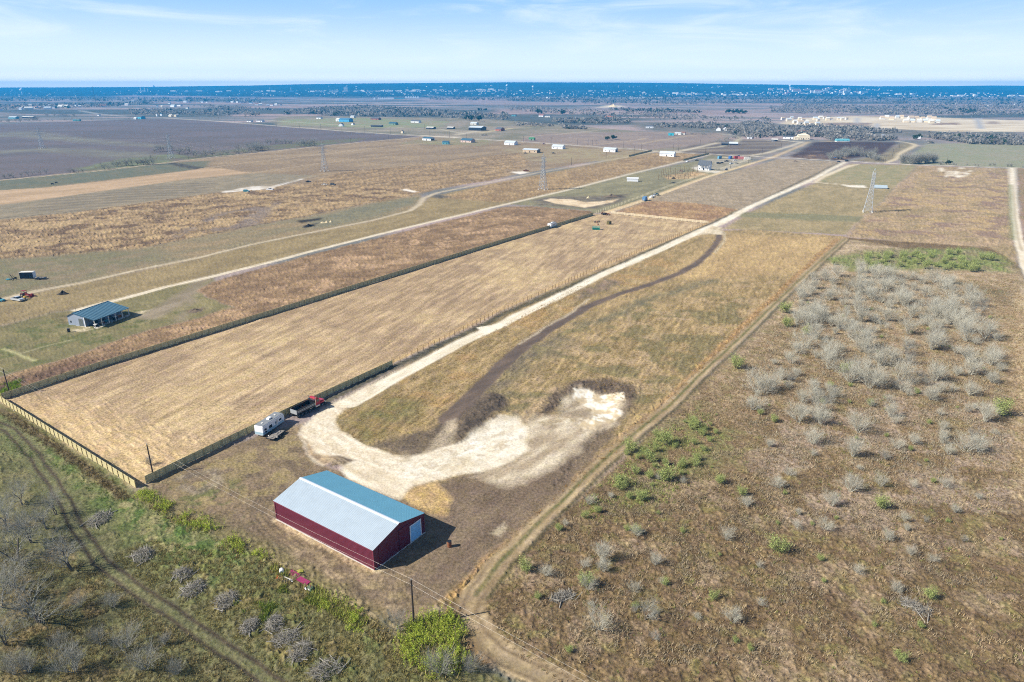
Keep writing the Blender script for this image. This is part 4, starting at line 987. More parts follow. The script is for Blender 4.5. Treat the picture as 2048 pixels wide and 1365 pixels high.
# ------------------------------------------------------------------ vehicles
def mpp(x, y):
    X, Y = P(x, y); return (Y * CP + CAMH * SP) / F
def wheel(parent, x, y, r, w, rim=True):
    s = 1 if y > 0 else -1
    o = MB().tube((x, y - w / 2, r), (x, y + w / 2, r), r, r, 14).build('wheel', M_RUB, parent)
    if rim: MB().tube((x, y + s * w * .3, r), (x, y + s * (w / 2 + .02), r), r * .58, r * .5, 12).build('rim', M_CHROME, o)
def car(label, px, rz, paint, kind='sedan', group=None, cat=None):
    t = thing({'sedan': 'parked_car', 'pickup': 'pickup_truck', 'suv': 'parked_car', 'van': 'box_truck'}[kind], label, cat or {'sedan': 'car', 'pickup': 'pickup', 'suv': 'car', 'van': 'truck'}[kind], (*P(*px), 0), R(rz), group)
    b = MB(); c = MB(); r = MB()
    if kind == 'sedan':
        b.prism([(-2.3, .3), (2.25, .3), (2.3, .62), (2.1, .82), (.95, .95), (-1.5, .98), (-2.25, .9), (-2.35, .6)], -.9, .9)
        c.prism([(-1.75, .95), (1.1, .92), (.35, 1.38), (-1.0, 1.4)], -.76, .76); r.prism([(-1.02, 1.39), (.36, 1.37), (.3, 1.44), (-.9, 1.46)], -.74, .74); L_, wb = 4.6, 1.4
    elif kind == 'suv':
        b.prism([(-2.3, .35), (2.25, .35), (2.3, .75), (2.1, 1.02), (.95, 1.1), (-2.3, 1.1), (-2.4, .7)], -.95, .95)
        c.prism([(-2.25, 1.08), (1.15, 1.08), (.5, 1.62), (-2.05, 1.66)], -.82, .82); r.prism([(-2.1, 1.65), (.52, 1.62), (.45, 1.72), (-2.0, 1.75)], -.8, .8); L_, wb = 4.7, 1.45
    elif kind == 'pickup':
        b.prism([(-2.8, .45), (2.75, .45), (2.8, .85), (2.6, 1.1), (1.2, 1.18), (-.75, 1.18), (-.75, .75), (-2.7, .75), (-2.7, 1.12), (-2.8, 1.12)], -.97, .97)
        for s in (-1, 1): b.b2(-2.75, -.75, s * .97, s * .88, .75, 1.14)
        c.prism([(-.75, 1.16), (1.3, 1.16), (.65, 1.74), (-.65, 1.76)], -.85, .85); r.prism([(-.68, 1.75), (.67, 1.73), (.6, 1.83), (-.6, 1.85)], -.83, .83); L_, wb = 5.6, 1.75
    else:
        b.prism([(-3.4, .6), (3.2, .6), (3.25, 1.3), (2.4, 1.5), (1.6, 1.5), (-3.4, .8)], -1.05, 1.05); b.b2(-3.4, 1.25, -1.15, 1.15, .9, 3.2)
        c.prism([(1.35, 1.5), (2.4, 1.5), (2.05, 2.3), (1.35, 2.3)], -.95, .95); r.b2(1.3, 2.05, -.97, .97, 2.3, 2.4); L_, wb = 6.6, 2.1
    b.build('body', paint, t); c.build('windows', M_GLASS, t); r.build('roof', paint, t)
    for x in (-wb, wb):
        for s in (-1, 1): wheel(t, x, s * .82, .36 if kind in ('sedan', 'suv') else .42, .24)
    for s in (-1, 1): MB().b2(L_ / 2 - .12, L_ / 2 + .03, s * .45, s * .8, .62, .8).build('headlight', M_CHROME, t)
    return t
def dump_truck():
    hd = facing(P(292, 965), P(785, 728))
    q = np.array(P(617, 822))
    t = thing('dump_truck', 'red cab dump truck with long black bed parked along the board fence', 'dump truck', (*q, 0), hd)
    f = MB(); f.b2(-4.6, 4.6, -.45, .45, .62, .92); f.b2(-4.5, 1.4, -.9, .9, .95, 1.05); f.build('chassis', M_BLACK, t)
    c = MB(); c.prism([(1.75, .95), (3.25, .95), (3.25, 1.95), (2.95, 2.75), (1.75, 2.85)], -1.12, 1.12); cab = c.build('cab', M_RED, t)
    MB().b2(1.5, 1.75, -1.05, 1.05, 1.0, 2.7).build('sleeper_guard', M_CHROME, cab)
    ws = MB(); ws.add([(3.27, -1.0, 1.98), (3.27, 1.0, 1.98), (2.99, .95, 2.66), (2.99, -.95, 2.66), (3.23, -1.0, 1.98), (3.23, 1.0, 1.98), (2.95, .95, 2.66), (2.95, -.95, 2.66)], [(0,1,2,3),(7,6,5,4),(0,4,5,1),(1,5,6,2),(2,6,7,3),(3,7,4,0)]); ws.build('windscreen', M_GLASS, cab)
    for s in (-1, 1): MB().b2(2.0, 2.85, s * 1.11, s * 1.135, 1.95, 2.6).build('side_window', M_GLASS, cab)
    MB().prism([(1.7, 2.86), (2.95, 2.76), (2.3, 3.25), (1.7, 3.3)], -1.0, 1.0).build('roof_fairing', M_RED, cab)
    MB().prism([(3.25, .95), (4.95, .95), (5.05, 1.3), (4.9, 1.65), (3.25, 1.9)], -.78, .78).build('hood', M_RED, t)
    for s in (-1, 1):
        MB().prism([(3.3, 1.15), (4.6, 1.15), (4.5, 1.45), (3.7, 1.5), (3.3, 1.3)], s * .78 if s > 0 else -1.15, 1.15 if s > 0 else -.78).build('fender', M_RED, t)
        MB().b2(4.85, 5.0, s * .62, s * .98, 1.0, 1.25).build('headlight', M_CHROME, t)
        MB().tube((1.6, s * 1.16, .9), (1.6, s * 1.16, 3.5), .09, .09, 8).build('exhaust_stack', M_CHROME, t)
        MB().tube((1.5, s * .95, .75), (3.0, s * .95, .75), .33, .33, 12).build('fuel_tank', M_CHROME, t)
    MB().b2(5.0, 5.2, -1.15, 1.15, .5, .95).build('bumper', M_CHROME, t)
    MB().b2(5.03, 5.1, -.5, .5, .98, 1.6).build('grille', M_CHROME, t)
    bed = MB()
    for s in (-1, 1): bed.b2(-4.7, 1.35, s * 1.22, s * 1.14, 1.1, 2.35)
    bed.b2(-4.7, 1.35, -1.14, 1.14, 1.06, 1.16); bed.b2(1.27, 1.35, -1.14, 1.14, 1.16, 2.75); bed.b2(1.0, 2.3, -1.14, 1.14, 2.75, 2.82)
    bd = bed.build('dump_bed', M_BLACK, t)
    for s in (-1, 1):
        for z in (1.55, 1.85): MB().b2(-4.6, 1.3, s * 1.222, s * 1.26, z, z + .12).build('side_rail', M_STEEL, bd)
    MB().b2(-4.8, -4.7, -1.2, 1.2, 1.1, 2.25).build('tailgate', M_STEEL, bd)
    rb = MB(); rnd = random.Random(3)
    for i in range(26): rb.box((rnd.uniform(-4.3, .9), rnd.uniform(-.8, .8), 1.2 + rnd.random() * .25), (rnd.uniform(.2, .9), rnd.uniform(.15, .5), rnd.uniform(.1, .35)), rnd.uniform(0, 3), rnd.uniform(-.3, .3))
    rb.build('load', M_RUST, bd)
    for x in (-4.1, -2.9, -1.7, -.5, 4.05):
        for s in (-1, 1): wheel(t, x, s * .98, .5, .34)
dump_truck()
def travel_trailer(label, px, rz, L_=8.2, W_=2.45, H_=2.9, wall=None, low=None, ac=True):
    t = thing('travel_trailer', label, 'travel trailer', (*P(*px), 0), rz)
    hx, hy = L_ / 2, W_ / 2
    b = MB(); b.prism([(-hx, .55), (hx - .5, .55), (hx, 1.2), (hx - .05, 2.2), (hx - .4, H_), (-hx + .15, H_), (-hx, H_ - .25)], -hy, hy); b.build('body', wall or M_WHITE, t)
    lo = MB(); lo.b2(-hx - .01, hx - .45, -hy - .012, hy + .012, .56, 1.25); lo.build('lower_panel', low or mat('pale_blue_panel', (.30, .42, .48), .45, .0, .05, 1), t)
    MB().b2(-hx + .12, hx - .4, -hy + .05, hy - .05, H_ + .003, H_ + .05).build('roof', mat('grey_roof_membrane', (.19, .205, .22), .8, 0, .12, .8), t)
    if ac:
        MB().prism([(-.6, H_ + .05), (.6, H_ + .05), (.45, H_ + .4), (-.45, H_ + .4)], -.4, .4).build('air_conditioner', M_WHITE, t)
        for x in (-2.6, 2.2): MB().b2(x - .22, x + .22, -.22, .22, H_ + .05, H_ + .17).build('roof_vent', M_OFFW, t)
    for s in (-1, 1):
        for x, w, h, z in ((-hx + 1.0, .8, .55, 1.75), (-hx + 1.1, .7, .4, 1.05), (-hx + 2.9, 1.2, .75, 1.65), (.9, .5, .6, 1.7), (hx - 1.6, .9, .5, 1.8)):
            MB().b2(x - w / 2, x + w / 2, s * (hy + .004), s * (hy + .03), z - h / 2, z + h / 2).build('window', M_GLASS, t)
        MB().b2(-hx + .3, hx - .6, s * (hy + .02), s * (hy + .09), H_ - .16, H_ - .06).build('awning_rail', M_WHITE, t)
        for x in (-.95, -.15): wheel(t, x, s * (hy - .15), .36, .22)
    MB().b2(hx - 3.2, hx - 2.55, -hy - .03, -hy - .005, .7, 2.5).build('door', M_OFFW, t)
    g = MB(); g.tube((hx - .6, .6, .55), (hx + 1.0, 0, .5), .06, .06, 5); g.tube((hx - .6, -.6, .55), (hx + 1.0, 0, .5), .06, .06, 5); g.tube((hx + .9, 0, .5), (hx + .9, 0, -.02), .05, .05, 5); g.build('tow_frame', M_BLACK, t)
    MB().b2(-hx - .18, -hx - .02, -hy + .1, hy - .1, .5, .68).build('bumper', M_STEEL, t)
    return t
TH = facing(P(524, 873), P(584, 832))
travel_trailer('white and pale blue travel trailer parked along the board fence behind the dump truck', (541, 859), TH)
travel_trailer('small white travel trailer standing alone at the far end of the long board fence', (1104, 455), facing(P(1096, 459), P(1114, 452)), 7.4, 2.4, 2.8)
def flatbed(label, px, rz, L_=4.6, W_=2.0, deck=None, load=None):
    t = thing('flatbed_trailer', label, 'trailer', (*P(*px), 0), rz)
    d = MB()
    for i in range(9): d.b2(-L_ / 2, L_ / 2, -W_ / 2 + i * W_ / 9 + .01, -W_ / 2 + (i + 1) * W_ / 9 - .01, .62, .68)
    d.build('deck', deck or M_DECK, t)
    f = MB(); f.b2(-L_ / 2, L_ / 2, -W_ / 2 - .05, -W_ / 2, .5, .72); f.b2(-L_ / 2, L_ / 2, W_ / 2, W_ / 2 + .05, .5, .72); f.b2(L_ / 2, L_ / 2 + .06, -W_ / 2, W_ / 2, .5, .72); f.b2(-L_ / 2 - .06, -L_ / 2, -W_ / 2, W_ / 2, .5, .72)
    f.tube((L_ / 2, .7, .55), (L_ / 2 + 1.3, 0, .5), .05, .05, 5); f.tube((L_ / 2, -.7, .55), (L_ / 2 + 1.3, 0, .5), .05, .05, 5); f.build('frame', M_BLACK, t)
    for s in (-1, 1):
        for x in (-.8, 0): wheel(t, x, s * (W_ / 2 + .18), .34, .2)
        MB().prism([(-1.3, .62), (-1.1, .82), (.3, .82), (.5, .62), (.4, .62), (.25, .77), (-1.05, .77), (-1.2, .62)], s * (W_ / 2 + .06) if s > 0 else -W_ / 2 - .3, W_ / 2 + .3 if s > 0 else -W_ / 2 - .06).build('mudguard', M_BLACK, t)
    for x in (-1.5, .3, 1.4): MB().box((x, .1, .74), (.9, .8, .1), .4 * x).build('loose_board', M_DECK, t)
    return t
flatbed('low grey wooden flatbed trailer lying beside the travel trailer', (552, 874), TH + .05)

# far left yard
M_SILV = mat('silver_paint', (.55, .58, .60), .3, .3, .05, 1)
M_TEALC = mat('teal_paint', (.06, .28, .36), .4, 0, .06, 1)
M_BLUEC = mat('blue_paint', (.05, .14, .36), .4, 0, .08, 1)
car('silver white car parked with its nose to the right beside the red tractor', (36, 602), -22, M_SILV, 'pickup')
car('blue green car half cut off by the left edge of the photo', (-2, 603), -10, M_TEALC, 'sedan')
def container(label, px, rz, L_=6.2, W_=2.4, H_=2.6, side=None, end=None, top=None, name='shipping_container', cat='container', group=None):
    t = thing(name, label, cat, (*P(*px), 0), rz, group)
    MB().b2(-L_ / 2 + .03, L_ / 2 - .03, -W_ / 2 + .03, W_ / 2 - .03, .1, H_ - .05).build('body', side, t)
    for s in (-1, 1):
        w = MB(); ribbed(w, (-s * -L_ / 2 if s < 0 else L_ / 2, s * W_ / 2 - s * .01, 0), (1 if s < 0 else -1, 0, 0), (0, s, 0), L_, .12, H_ - .06, .35, .04) if False else ribbed(w, ((-L_ / 2) if s < 0 else (L_ / 2), s * (W_ / 2 - .02), 0), (1 if s < 0 else -1, 0, 0), (0, s, 0), L_, .12, H_ - .06, .35, .04)
        w.build('side_wall', side, t)
    MB().b2(-L_ / 2 - .02, -L_ / 2 + .02, -W_ / 2, W_ / 2, .1, H_ - .05).build('end_wall', end or side, t)
    MB().b2(L_ / 2 - .02, L_ / 2 + .02, -W_ / 2, W_ / 2, .1, H_ - .05).build('door', end or side, t)
    MB().b2(-L_ / 2, L_ / 2, -W_ / 2 - .02, W_ / 2 + .02, H_ - .04, H_ + .04).build('roof', top or end or side, t)
    return t
M_NAVY = mat('black_navy_paint', (.012, .016, .028), .4, 0, .15, 1.2)
container('black cargo trailer with a white end and roof in the far left yard', (57, 557), R(6), 5.6, 2.4, 3.0, M_NAVY, M_WHITE, M_OFFW, 'cargo_trailer', 'trailer')
def tractor(label, px, rz, paint, name='farm_tractor', cat='tractor', hay=True):
    t = thing(name, label, cat, (*P(*px), 0), rz)
    MB().prism([(.1, .6), (1.9, .6), (1.95, 1.25), (.2, 1.45)], -.4, .4).build('hood', paint, t)
    b = MB(); b.b2(-1.3, .2, -.5, .5, .6, 1.15); b.build('body', M_BLACK, t)
    MB().b2(-1.0, -.4, -.3, .3, 1.15, 1.5).build('seat', M_BLACK, t)
    c = MB()
    for x, y in ((-1.2, -.6), (-1.2, .6), (.2, -.6), (.2, .6)): c.tube((x, y, 1.1), (x, y, 2.5), .05, .05, 4)
    c.b2(-1.35, .35, -.75, .75, 2.5, 2.6); c.build('canopy', paint, t)
    for s in (-1, 1):
        wheel(t, -.9, s * .85, .75, .4); wheel(t, 1.4, s * .7, .42, .26)
        MB().prism([(-1.6, 1.2), (-1.3, 1.62), (-.5, 1.62), (-.1, 1.2), (-.2, 1.2), (-.55, 1.55), (-1.25, 1.55), (-1.5, 1.2)], .62 if s > 0 else -1.08, 1.08 if s > 0 else -.62).build('fender', paint, t)
    if hay:
        l = MB(); l.tube((.9, .6, .9), (2.9, .6, .6), .07, .07, 5); l.tube((.9, -.6, .9), (2.9, -.6, .6), .07, .07, 5); l.prism([(2.8, .1), (3.3, .1), (2.95, .75), (2.75, .75)], -.95, .95); l.build('loader', paint, t)
    return t
M_TRED = mat('faded_red_paint', (.22, .03, .025), .5, 0, .2, 2)
tractor('red tractor with a loader standing behind the silver car', (52, 594), R(-15), M_TRED)
def implement(label, px, rz, paint, name='farm_implement', L_=3.4):
    t = thing(name, label, 'farm implement', (*P(*px), 0), rz)
    f = MB(); f.b2(-L_ / 2, L_ / 2, -.08, .08, .6, .75); f.b2(-.08, .08, -1.1, 1.1, .6, .75); f.b2(-L_ / 2 + .3, -L_ / 2 + .42, -1.0, 1.0, .6, .75); f.build('frame', paint, t)
    for k in range(6):
        y = -1 + .4 * k; MB().tube((-.05, y - .02, .32), (.05, y + .02, .32), .32, .32, 12).build('disc', M_STEEL, t)
    for s in (-1, 1): wheel(t, -L_ / 2 + .5, s * .9, .38, .2)
    MB().b2(-.4, .5, -.5, .5, .76, 1.3).build('hopper', paint, t)
    return t
implement('red disc implement lying in the grass right of the red tractor', (64, 594), R(-8), M_TRED)
implement('small yellow implement lying in front of the red tractor', (51, 599), R(60), mat('yellow_paint', (.5, .32, .05), .5, 0, .1, 2), L_=2.2)
flatbed('dark flatbed trailer in the shadow of the black cargo trailer', (80, 559), R(5), 5.0, 2.1, M_BLACK)
def spindly(label, px, rz):
    t = thing('hay_rake', label, 'farm implement', (*P(*px), 0), rz)
    f = MB(); f.tube((-2.4, 0, .5), (1.6, 0, .8), .09, .09, 5); f.tube((0, -1.3, .6), (0, 1.3, .6), .09, .09, 5); f.tube((-.9, 0, .6), (-1.7, .2, 2.6), .08, .08, 5); f.tube((-.4, 0, .6), (-1.2, -.3, 2.4), .08, .08, 5); f.tube((.2, 0, .7), (-.9, .5, 2.2), .08, .08, 5); f.build('frame', M_NAVY, t)
    for s in (-1, 1): wheel(t, -.2, s * 1.2, .5, .2)
    MB().b2(-3.4, -1.8, -.7, .7, .28, .5).build('platform', M_TEALC, t)
spindly('dark blue folding farm rake left of the black cargo trailer', (30, 560), R(10))

# ------------------------------------------------------------------ the grey barn with its open porch
def grey_barn():
    Bb, Bm, Bp, B1 = (np.array(P(*q)) for q in ((157.8, 643.3), (177.1, 653), (191.2, 657.3), (259.7, 632)))
    ln = B1 - Bp; Ln = np.linalg.norm(ln); an = facing(Bp, B1)
    e = ln / Ln; n = np.array([-e[1], e[0]])
    D = abs((Bb - Bp) @ n) ; d1 = D * .42
    D = max(D, 9.0); d1 = 4.4
    t = thing('open_or_shaded_end_barn', 'grey blue metal barn with an open porch on posts beside the white gravel road', 'barn', (*Bp, 0), an)
    HE, HR, HB = 3.1, 4.75, 3.3; yr = d1 + (D - d1) * .62
    MB().b2(-.1, Ln + .1, -.1, D + .1, -.3, .08).build('slab', M_CONC, t)
    hm = HE + (HR - HE) * (d1 / yr) - .06
    for x0, x1 in ((0, .12), (Ln - .12, Ln)):
        MB().prism([(d1, .08), (D, .08), (D, HB - .04), (yr, HR - .1), (d1, hm)], x0, x1, 'x').build('gable_wall', M_GREYW, t)
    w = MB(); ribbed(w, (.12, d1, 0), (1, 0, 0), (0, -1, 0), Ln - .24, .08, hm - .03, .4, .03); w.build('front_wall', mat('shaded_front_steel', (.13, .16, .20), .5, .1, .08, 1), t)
    MB().b2(.12, Ln - .12, D - .1, D, .08, HB - .04).build('back_wall', M_GREYW, t)
    for (ya, za, yb, zb), nm in (((-.35, HE - .05, yr, HR), 'roof_slope'), ((D + .3, HB - .03, yr, HR), 'roof_slope')):
        d = np.array([0, yb - ya, zb - za]); l = np.linalg.norm(d); d /= l
        nn = np.cross((1, 0, 0), d); nn = nn if nn[2] > 0 else -nn
        r = MB(); ribbed(r, (-.3, ya, za), (1, 0, 0), nn, Ln + .6, 0, l, .95, .07, v=d); r.build(nm, M_GREYR, t)
        MB().prism([(ya, za - .12), (yb, zb - .12), (yb, zb - .02), (ya, za - .02)], -.28, Ln + .28, 'x').build('roof_deck', M_GREYR, t)
    MB().b2(-.3, Ln + .3, yr - .18, yr + .18, HR + .0, HR + .09).build('ridge_cap', M_GREYR, t)
    for i in range(6):
        x = .12 + i * (Ln - .24) / 5
        MB().b2(x - .11, x + .11, .0, .2, .08, HE - .06).build('porch_post', M_OFFW, t)
    MB().b2(-.2, Ln + .2, .02, .18, HE - .24, HE - .07).build('porch_beam', M_OFFW, t)
    MB().b2(-.04, 0, d1 + .9, d1 + 2.8, .1, 2.9).build('side_door', mat('grey_door', (.10, .115, .11), .6, 0, .1, 1), t)
    MB().b2(-.06, 0, d1 + .0, d1 + .25, .1, hm - .1).build('corner_trim', M_WHITE, t)
    MB().b2(-.035, 0, D - 1.6, D - .9, 1.0, 1.7).build('window', M_GLASS, t)
    for x, w_ in ((3.2, 1.8), (8.2, 1.6), (11.4, 2.2)):
        if x + w_ < Ln: MB().b2(x, x + w_, d1 - .06, d1 - .035, .1, 2.3).build('door', M_GREYW if x > 5 else M_BLACK, t)
    def at(x, y): return (Bp[0] + e[0] * x + n[0] * y, Bp[1] + e[1] * x + n[1] * y)
    rnd = random.Random(8)
    col = [M_RUST, M_OFFW, M_TEALC, M_DECK, M_NAVY, M_WHITE]
    for i, (x, y, lab) in enumerate(((1.4, 1.4, 'dark crate nearest the first porch post of the grey barn'), (4.6, 2.0, 'pale chest under the porch of the grey barn'), (7.2, 2.6, 'teal cabinet under the middle of the grey barn porch'),
                                     (9.6, 1.2, 'rusty brown bin under the porch of the grey barn'), (12.0, 2.2, 'white chest near the right end of the grey barn porch'))):
        q = at(x, y); h = .7 + .5 * rnd.random()
        b = thing('storage_box', lab, 'box', (*q, .08), an + rnd.uniform(-.4, .4))
        MB().b2(-.7, .7, -.45, .45, 0, h).build('body', col[(i * 2 + 4) % 6], b); MB().b2(-.74, .74, -.49, .49, h, h + .1).build('lid', col[(i * 2 + 5) % 6], b)
    for i, (x, y) in enumerate(((.6, -.9), (2.4, -.7))):
        b = thing('lumber_stack', ('pale boards lying by the first porch post of the grey barn', 'short pale boards lying in front of the grey barn porch')[i], 'boards', (*at(x, y), 0), an + .3 * i)
        for k in range(4): MB().box((0, -.3 + .2 * k, .08 + .05 * (k % 2)), (2.2, .18, .08), .03 * k).build('board', M_RAIL, b)
grey_barn()
def barrel(label, px, m, h=.95, r=.32):
    t = thing('barrel', label, 'barrel', (*P(*px), 0))
    b = MB()
    for i in range(5): b.tube((0, 0, i * h / 5), (0, 0, (i + 1) * h / 5), r * (1.03 if i % 2 else 1), r * (1.0 if i % 2 else 1.03), 14)
    b.build('drum', m, t)
    MB().tube((0, 0, h - .02), (0, 0, h + .03), r * 1.06, r * 1.06, 14).build('rim', M_BLACK, t)
    return t
barrel('rusty brown burn barrel standing alone right of the red barn', (899, 1094), M_RUST, 1.25, .4)
barrel('small dark barrel in the grass left of the grey barn', (138, 665), M_BLACK, 1.3, .45)

# scrap in front of the red barn
def scrap():
    M_MAG = mat('magenta_steel', (.30, .035, .115), .35, .2, .1, 1, spec=.5)
    q0, q1, q2 = (np.array(P(*q)) for q in ((578, 1147), (600, 1158), (616, 1171)))
    an = facing(q0, q2)
    for i, (c, ln, lab) in enumerate(((np.array(P(587, 1150)), 2.9, 'upper stack of magenta steel sheets left of the scrap'), (np.array(P(606, 1164)), 3.2, 'lower stack of magenta steel sheets beside the green scrap'))):
        t = thing('sheet_stack', lab, 'metal sheets', (*c, 0), an + .06 * i, 'steel sheets left over from the barn')
        for k in range(3):
            s = MB(); ribbed(s, (-ln / 2 + .05 * k, -.6 + .03 * k, .22 + .07 * k), (0, 1, 0), (0, 0, 1), 1.2, 0, ln, .24, .05, v=(1, 0, 0)); s.build('sheet', M_MAG, t)
        for x in (-ln / 3, ln / 3): MB().box((x, 0, .1), (.12, 1.2, .2)).build('bearer', M_DECK, t)
    t = thing('water_tank', 'white plastic tank lying in the weeds at the upper end of the scrap', 'tank', (*P(564, 1146), 0), .4)
    MB().tube((0, -.5, .5), (0, .5, .5), .5, .5, 14).build('tank', M_WHITE, t); MB().tube((0, .5, .5), (0, .58, .5), .2, .2, 10).build('cap', M_BLACK, t)
    t = thing('plank', 'long white plank lying beside the magenta sheets', 'plank', (*P(573, 1157), 0), an)
    MB().box((0, 0, .1), (4.2, .2, .1)).build('board', M_WHITE, t); MB().box((.6, .1, .18), (2.4, .16, .06), .2).build('board', M_OFFW, t)
    t = thing('orange_sheeting', 'crumpled orange sheeting in the weeds below the white tank', 'sheeting', (*P(558, 1156), 0), .2)
    c = MB()
    for k in range(7): c.box((-.6 + .2 * k, .1 * (k % 3), .12 + .07 * (k % 2)), (.24, 1.0, .03), .2 * k, .5 * (-1) ** k)
    c.build('cloth', mat('orange_plastic', (.62, .14, .06), .5, 0, .1, 2), t)
    t = thing('old_engine', 'green old engine with a white wheel at the lower end of the scrap', 'machine', (*P(622, 1182), 0), an)
    MB().b2(-.7, .5, -.4, .4, .25, .95).build('block', mat('faded_green_paint', (.10, .15, .09), .6, 0, .2, 3), t)
    MB().tube((-.9, -.5, .5), (-.9, -.62, .5), .5, .5, 16).build('wheel', M_RUB, t); MB().tube((-.9, -.62, .5), (-.9, -.68, .5), .32, .3, 14).build('rim', M_WHITE, t)
    MB().tube((.1, 0, .95), (.1, 0, 1.5), .12, .1, 8).build('exhaust', M_RUST, t); MB().b2(-.5, .2, -.5, -.41, .4, .7).build('cover', M_OFFW, t)
    t = thing('timber_offcuts', 'dark timber offcuts lying beside the white plank', 'timber', (*P(570, 1162), 0), an + .3)
    for k in range(5): MB().box((.1 * k, -.4 + .2 * k, .12), (1.4 - .15 * k, .14, .14), .25 * k).build('offcut', M_NAVY if k % 2 else M_DECK, t)
    t = thing('yellow_tarp', 'yellow green folded tarp beside the magenta sheets', 'tarp', (*P(600, 1145), 0), .3)
    c = MB(); c.prism([(-.9, .05), (.9, .05), (.7, .32), (0, .42), (-.6, .3)], -.5, .5); c.build('cloth', mat('olive_tarp', (.28, .27, .05), .6, 0, .15, 3), t)
n0 = set(bpy.data.objects)
scrap()
for o in [o for o in bpy.data.objects if o not in n0 and o.parent is None]: o.scale = (.8, .8, .8)
def heap(name, label, px, w, h, m, cat, seed=1, rz=0.0, asp=.55, group=None):
    """irregular mound of loose material"""
    rnd = np.random.RandomState(seed); n, k = 22, 9; V = []; Fc = []
    for j in range(k + 1):
        r = j / k
        for i in range(n):
            a = 2 * math.pi * i / n
            rr = r * (1 + .18 * math.sin(2 * a + seed) + .1 * math.sin(5 * a + seed * 2))
            z = h * (1 - r) ** 1.1 * (1 + .3 * math.sin(3 * a + seed)) * (1 - .12 * rnd.rand()) + (.04 * h * rnd.rand() if j < k else -.08)
            V.append((rr * w / 2 * math.cos(a), rr * w / 2 * asp * math.sin(a), max(z, -.08)))
    for j in range(k):
        for i in range(n): Fc.append((j * n + i, (j + 1) * n + i, (j + 1) * n + (i + 1) % n, j * n + (i + 1) % n))
    me = np_mesh(name, np.array(V), np.array(Fc), smooth=True); me.materials.append(m)
    return tag(link(name, me, None, (*P(*px), 0), rz), label, cat, group)
M_SAND = mat('pale_sand', (.58, .47, .29), .95, 0, .12, 1, .4)
M_CHAR = mat('charred_earth', (.022, .02, .018), .95, 0, .4, 1.5, .5)
M_SOIL = mat('dug_soil', (.14, .105, .075), .95, 0, .3, 1, .5)
for i, x in enumerate((645, 653, 662)): heap('sand_pile', ('leftmost', 'middle', 'rightmost')[i] + ' of three pale sand piles by the thin road', (x, 446.5 - i * .9), 9 * mpp(x, 446), 1.1, M_SAND, 'sand pile', 3 + i, .3, .6, 'pale sand piles')
heap('ash_heap', 'black burnt heap in the olive grass left of the sand piles', (617, 454), 26 * mpp(617, 454), 1.4, M_CHAR, 'heap', 7, .6, .5)
heap('ash_heap', 'black burnt heap in the grass above the grey barn', (126, 589), 22 * mpp(126, 589), 1.5, M_CHAR, 'heap', 9, .4, .6)
heap('soil_heap', 'brown soil heap in the grass right of the dirt tracks', (390, 623), 34 * mpp(390, 623), .9, M_SOIL, 'heap', 11, .3, .5)
heap('caliche_heap', 'small white heap beside the dirt pit', (1177, 397), 9 * mpp(1177, 397), 1.6, M_SAND, 'heap', 13)
heap('soil_heap', 'dark soil heap on the upper rim of the dirt pit', (1222, 394), 34 * mpp(1222, 394), 1.8, M_SOIL, 'heap', 15, .2, .4)
heap('limestone_heap', 'distant pale limestone mound beside the far highway', (1226, 214), 24 * mpp(1226, 214), 9, M_SAND, 'heap', 17, 0, .6)
# things at the far end of the mown paddock
def hay_rack(label, px, rz, paint, L_=4.4):
    t = thing('hay_rack', label, 'hay feeder', (*P(*px), 0), rz)
    f = MB()
    for s in (-1, 1):
        f.b2(-L_ / 2, L_ / 2, s * .7, s * .76, .3, .4); f.b2(-L_ / 2, L_ / 2, s * 1.0, s * 1.06, 1.75, 1.85)
        for k in range(11): x = -L_ / 2 + .1 + k * (L_ - .2) / 10; f.tube((x, s * .73, .3), (x, s * 1.03, 1.85), .07, .07, 4)
    f.build('bars', paint, t)
    MB().prism([(-.7, .2), (.7, .2), (.6, 1.1), (-.6, 1.1)], -L_ / 2 + .05, L_ / 2 - .05, 'x').build('trough', mat('dark_teal_paint', (.012, .11, .085), .5, 0, .1, 1), t)
    for x in (-L_ / 2, L_ / 2 - .06): MB().prism([(-.75, .2), (.75, .2), (1.05, 1.85), (-1.05, 1.85)], x, x + .06, 'x').build('end_panel', paint, t)
    for x in (-L_ / 2 + .3, L_ / 2 - .3): MB().b2(x - .1, x + .1, -.75, .75, -.05, .2).build('skid', M_BLACK, t)
hay_rack('green barred hay feeder on the mown paddock', (1192, 460), R(-8), mat('green_paint', (.03, .36, .28), .45, 0, .06, 1))
tractor('rusty red tractor parked at the corner of the pale rail fence', (1208, 430), R(25), M_RUST)
implement('rusty disc implement behind the rusty red tractor', (1217, 431), R(-10), M_RUST)
container('small dark olive trailer box right of the green hay feeder', (1218, 449), R(50), 2.6, 1.8, 1.9, mat('olive_paint', (.10, .085, .03), .6, 0, .1, 1), None, None, 'stock_box', 'trailer')
for i, (x, y, m) in enumerate(((1190, 446, M_BLACK), (1194, 446, M_RUST), (1198, 445, M_BLACK), (1196, 451, M_RUST))):
    barrel(('black drum leftmost', 'rusty drum second from the left', 'black drum rightmost', 'rusty drum nearest the camera')[i] + ' of the drums behind the green hay feeder', (x, y), m, 1.0, .4)

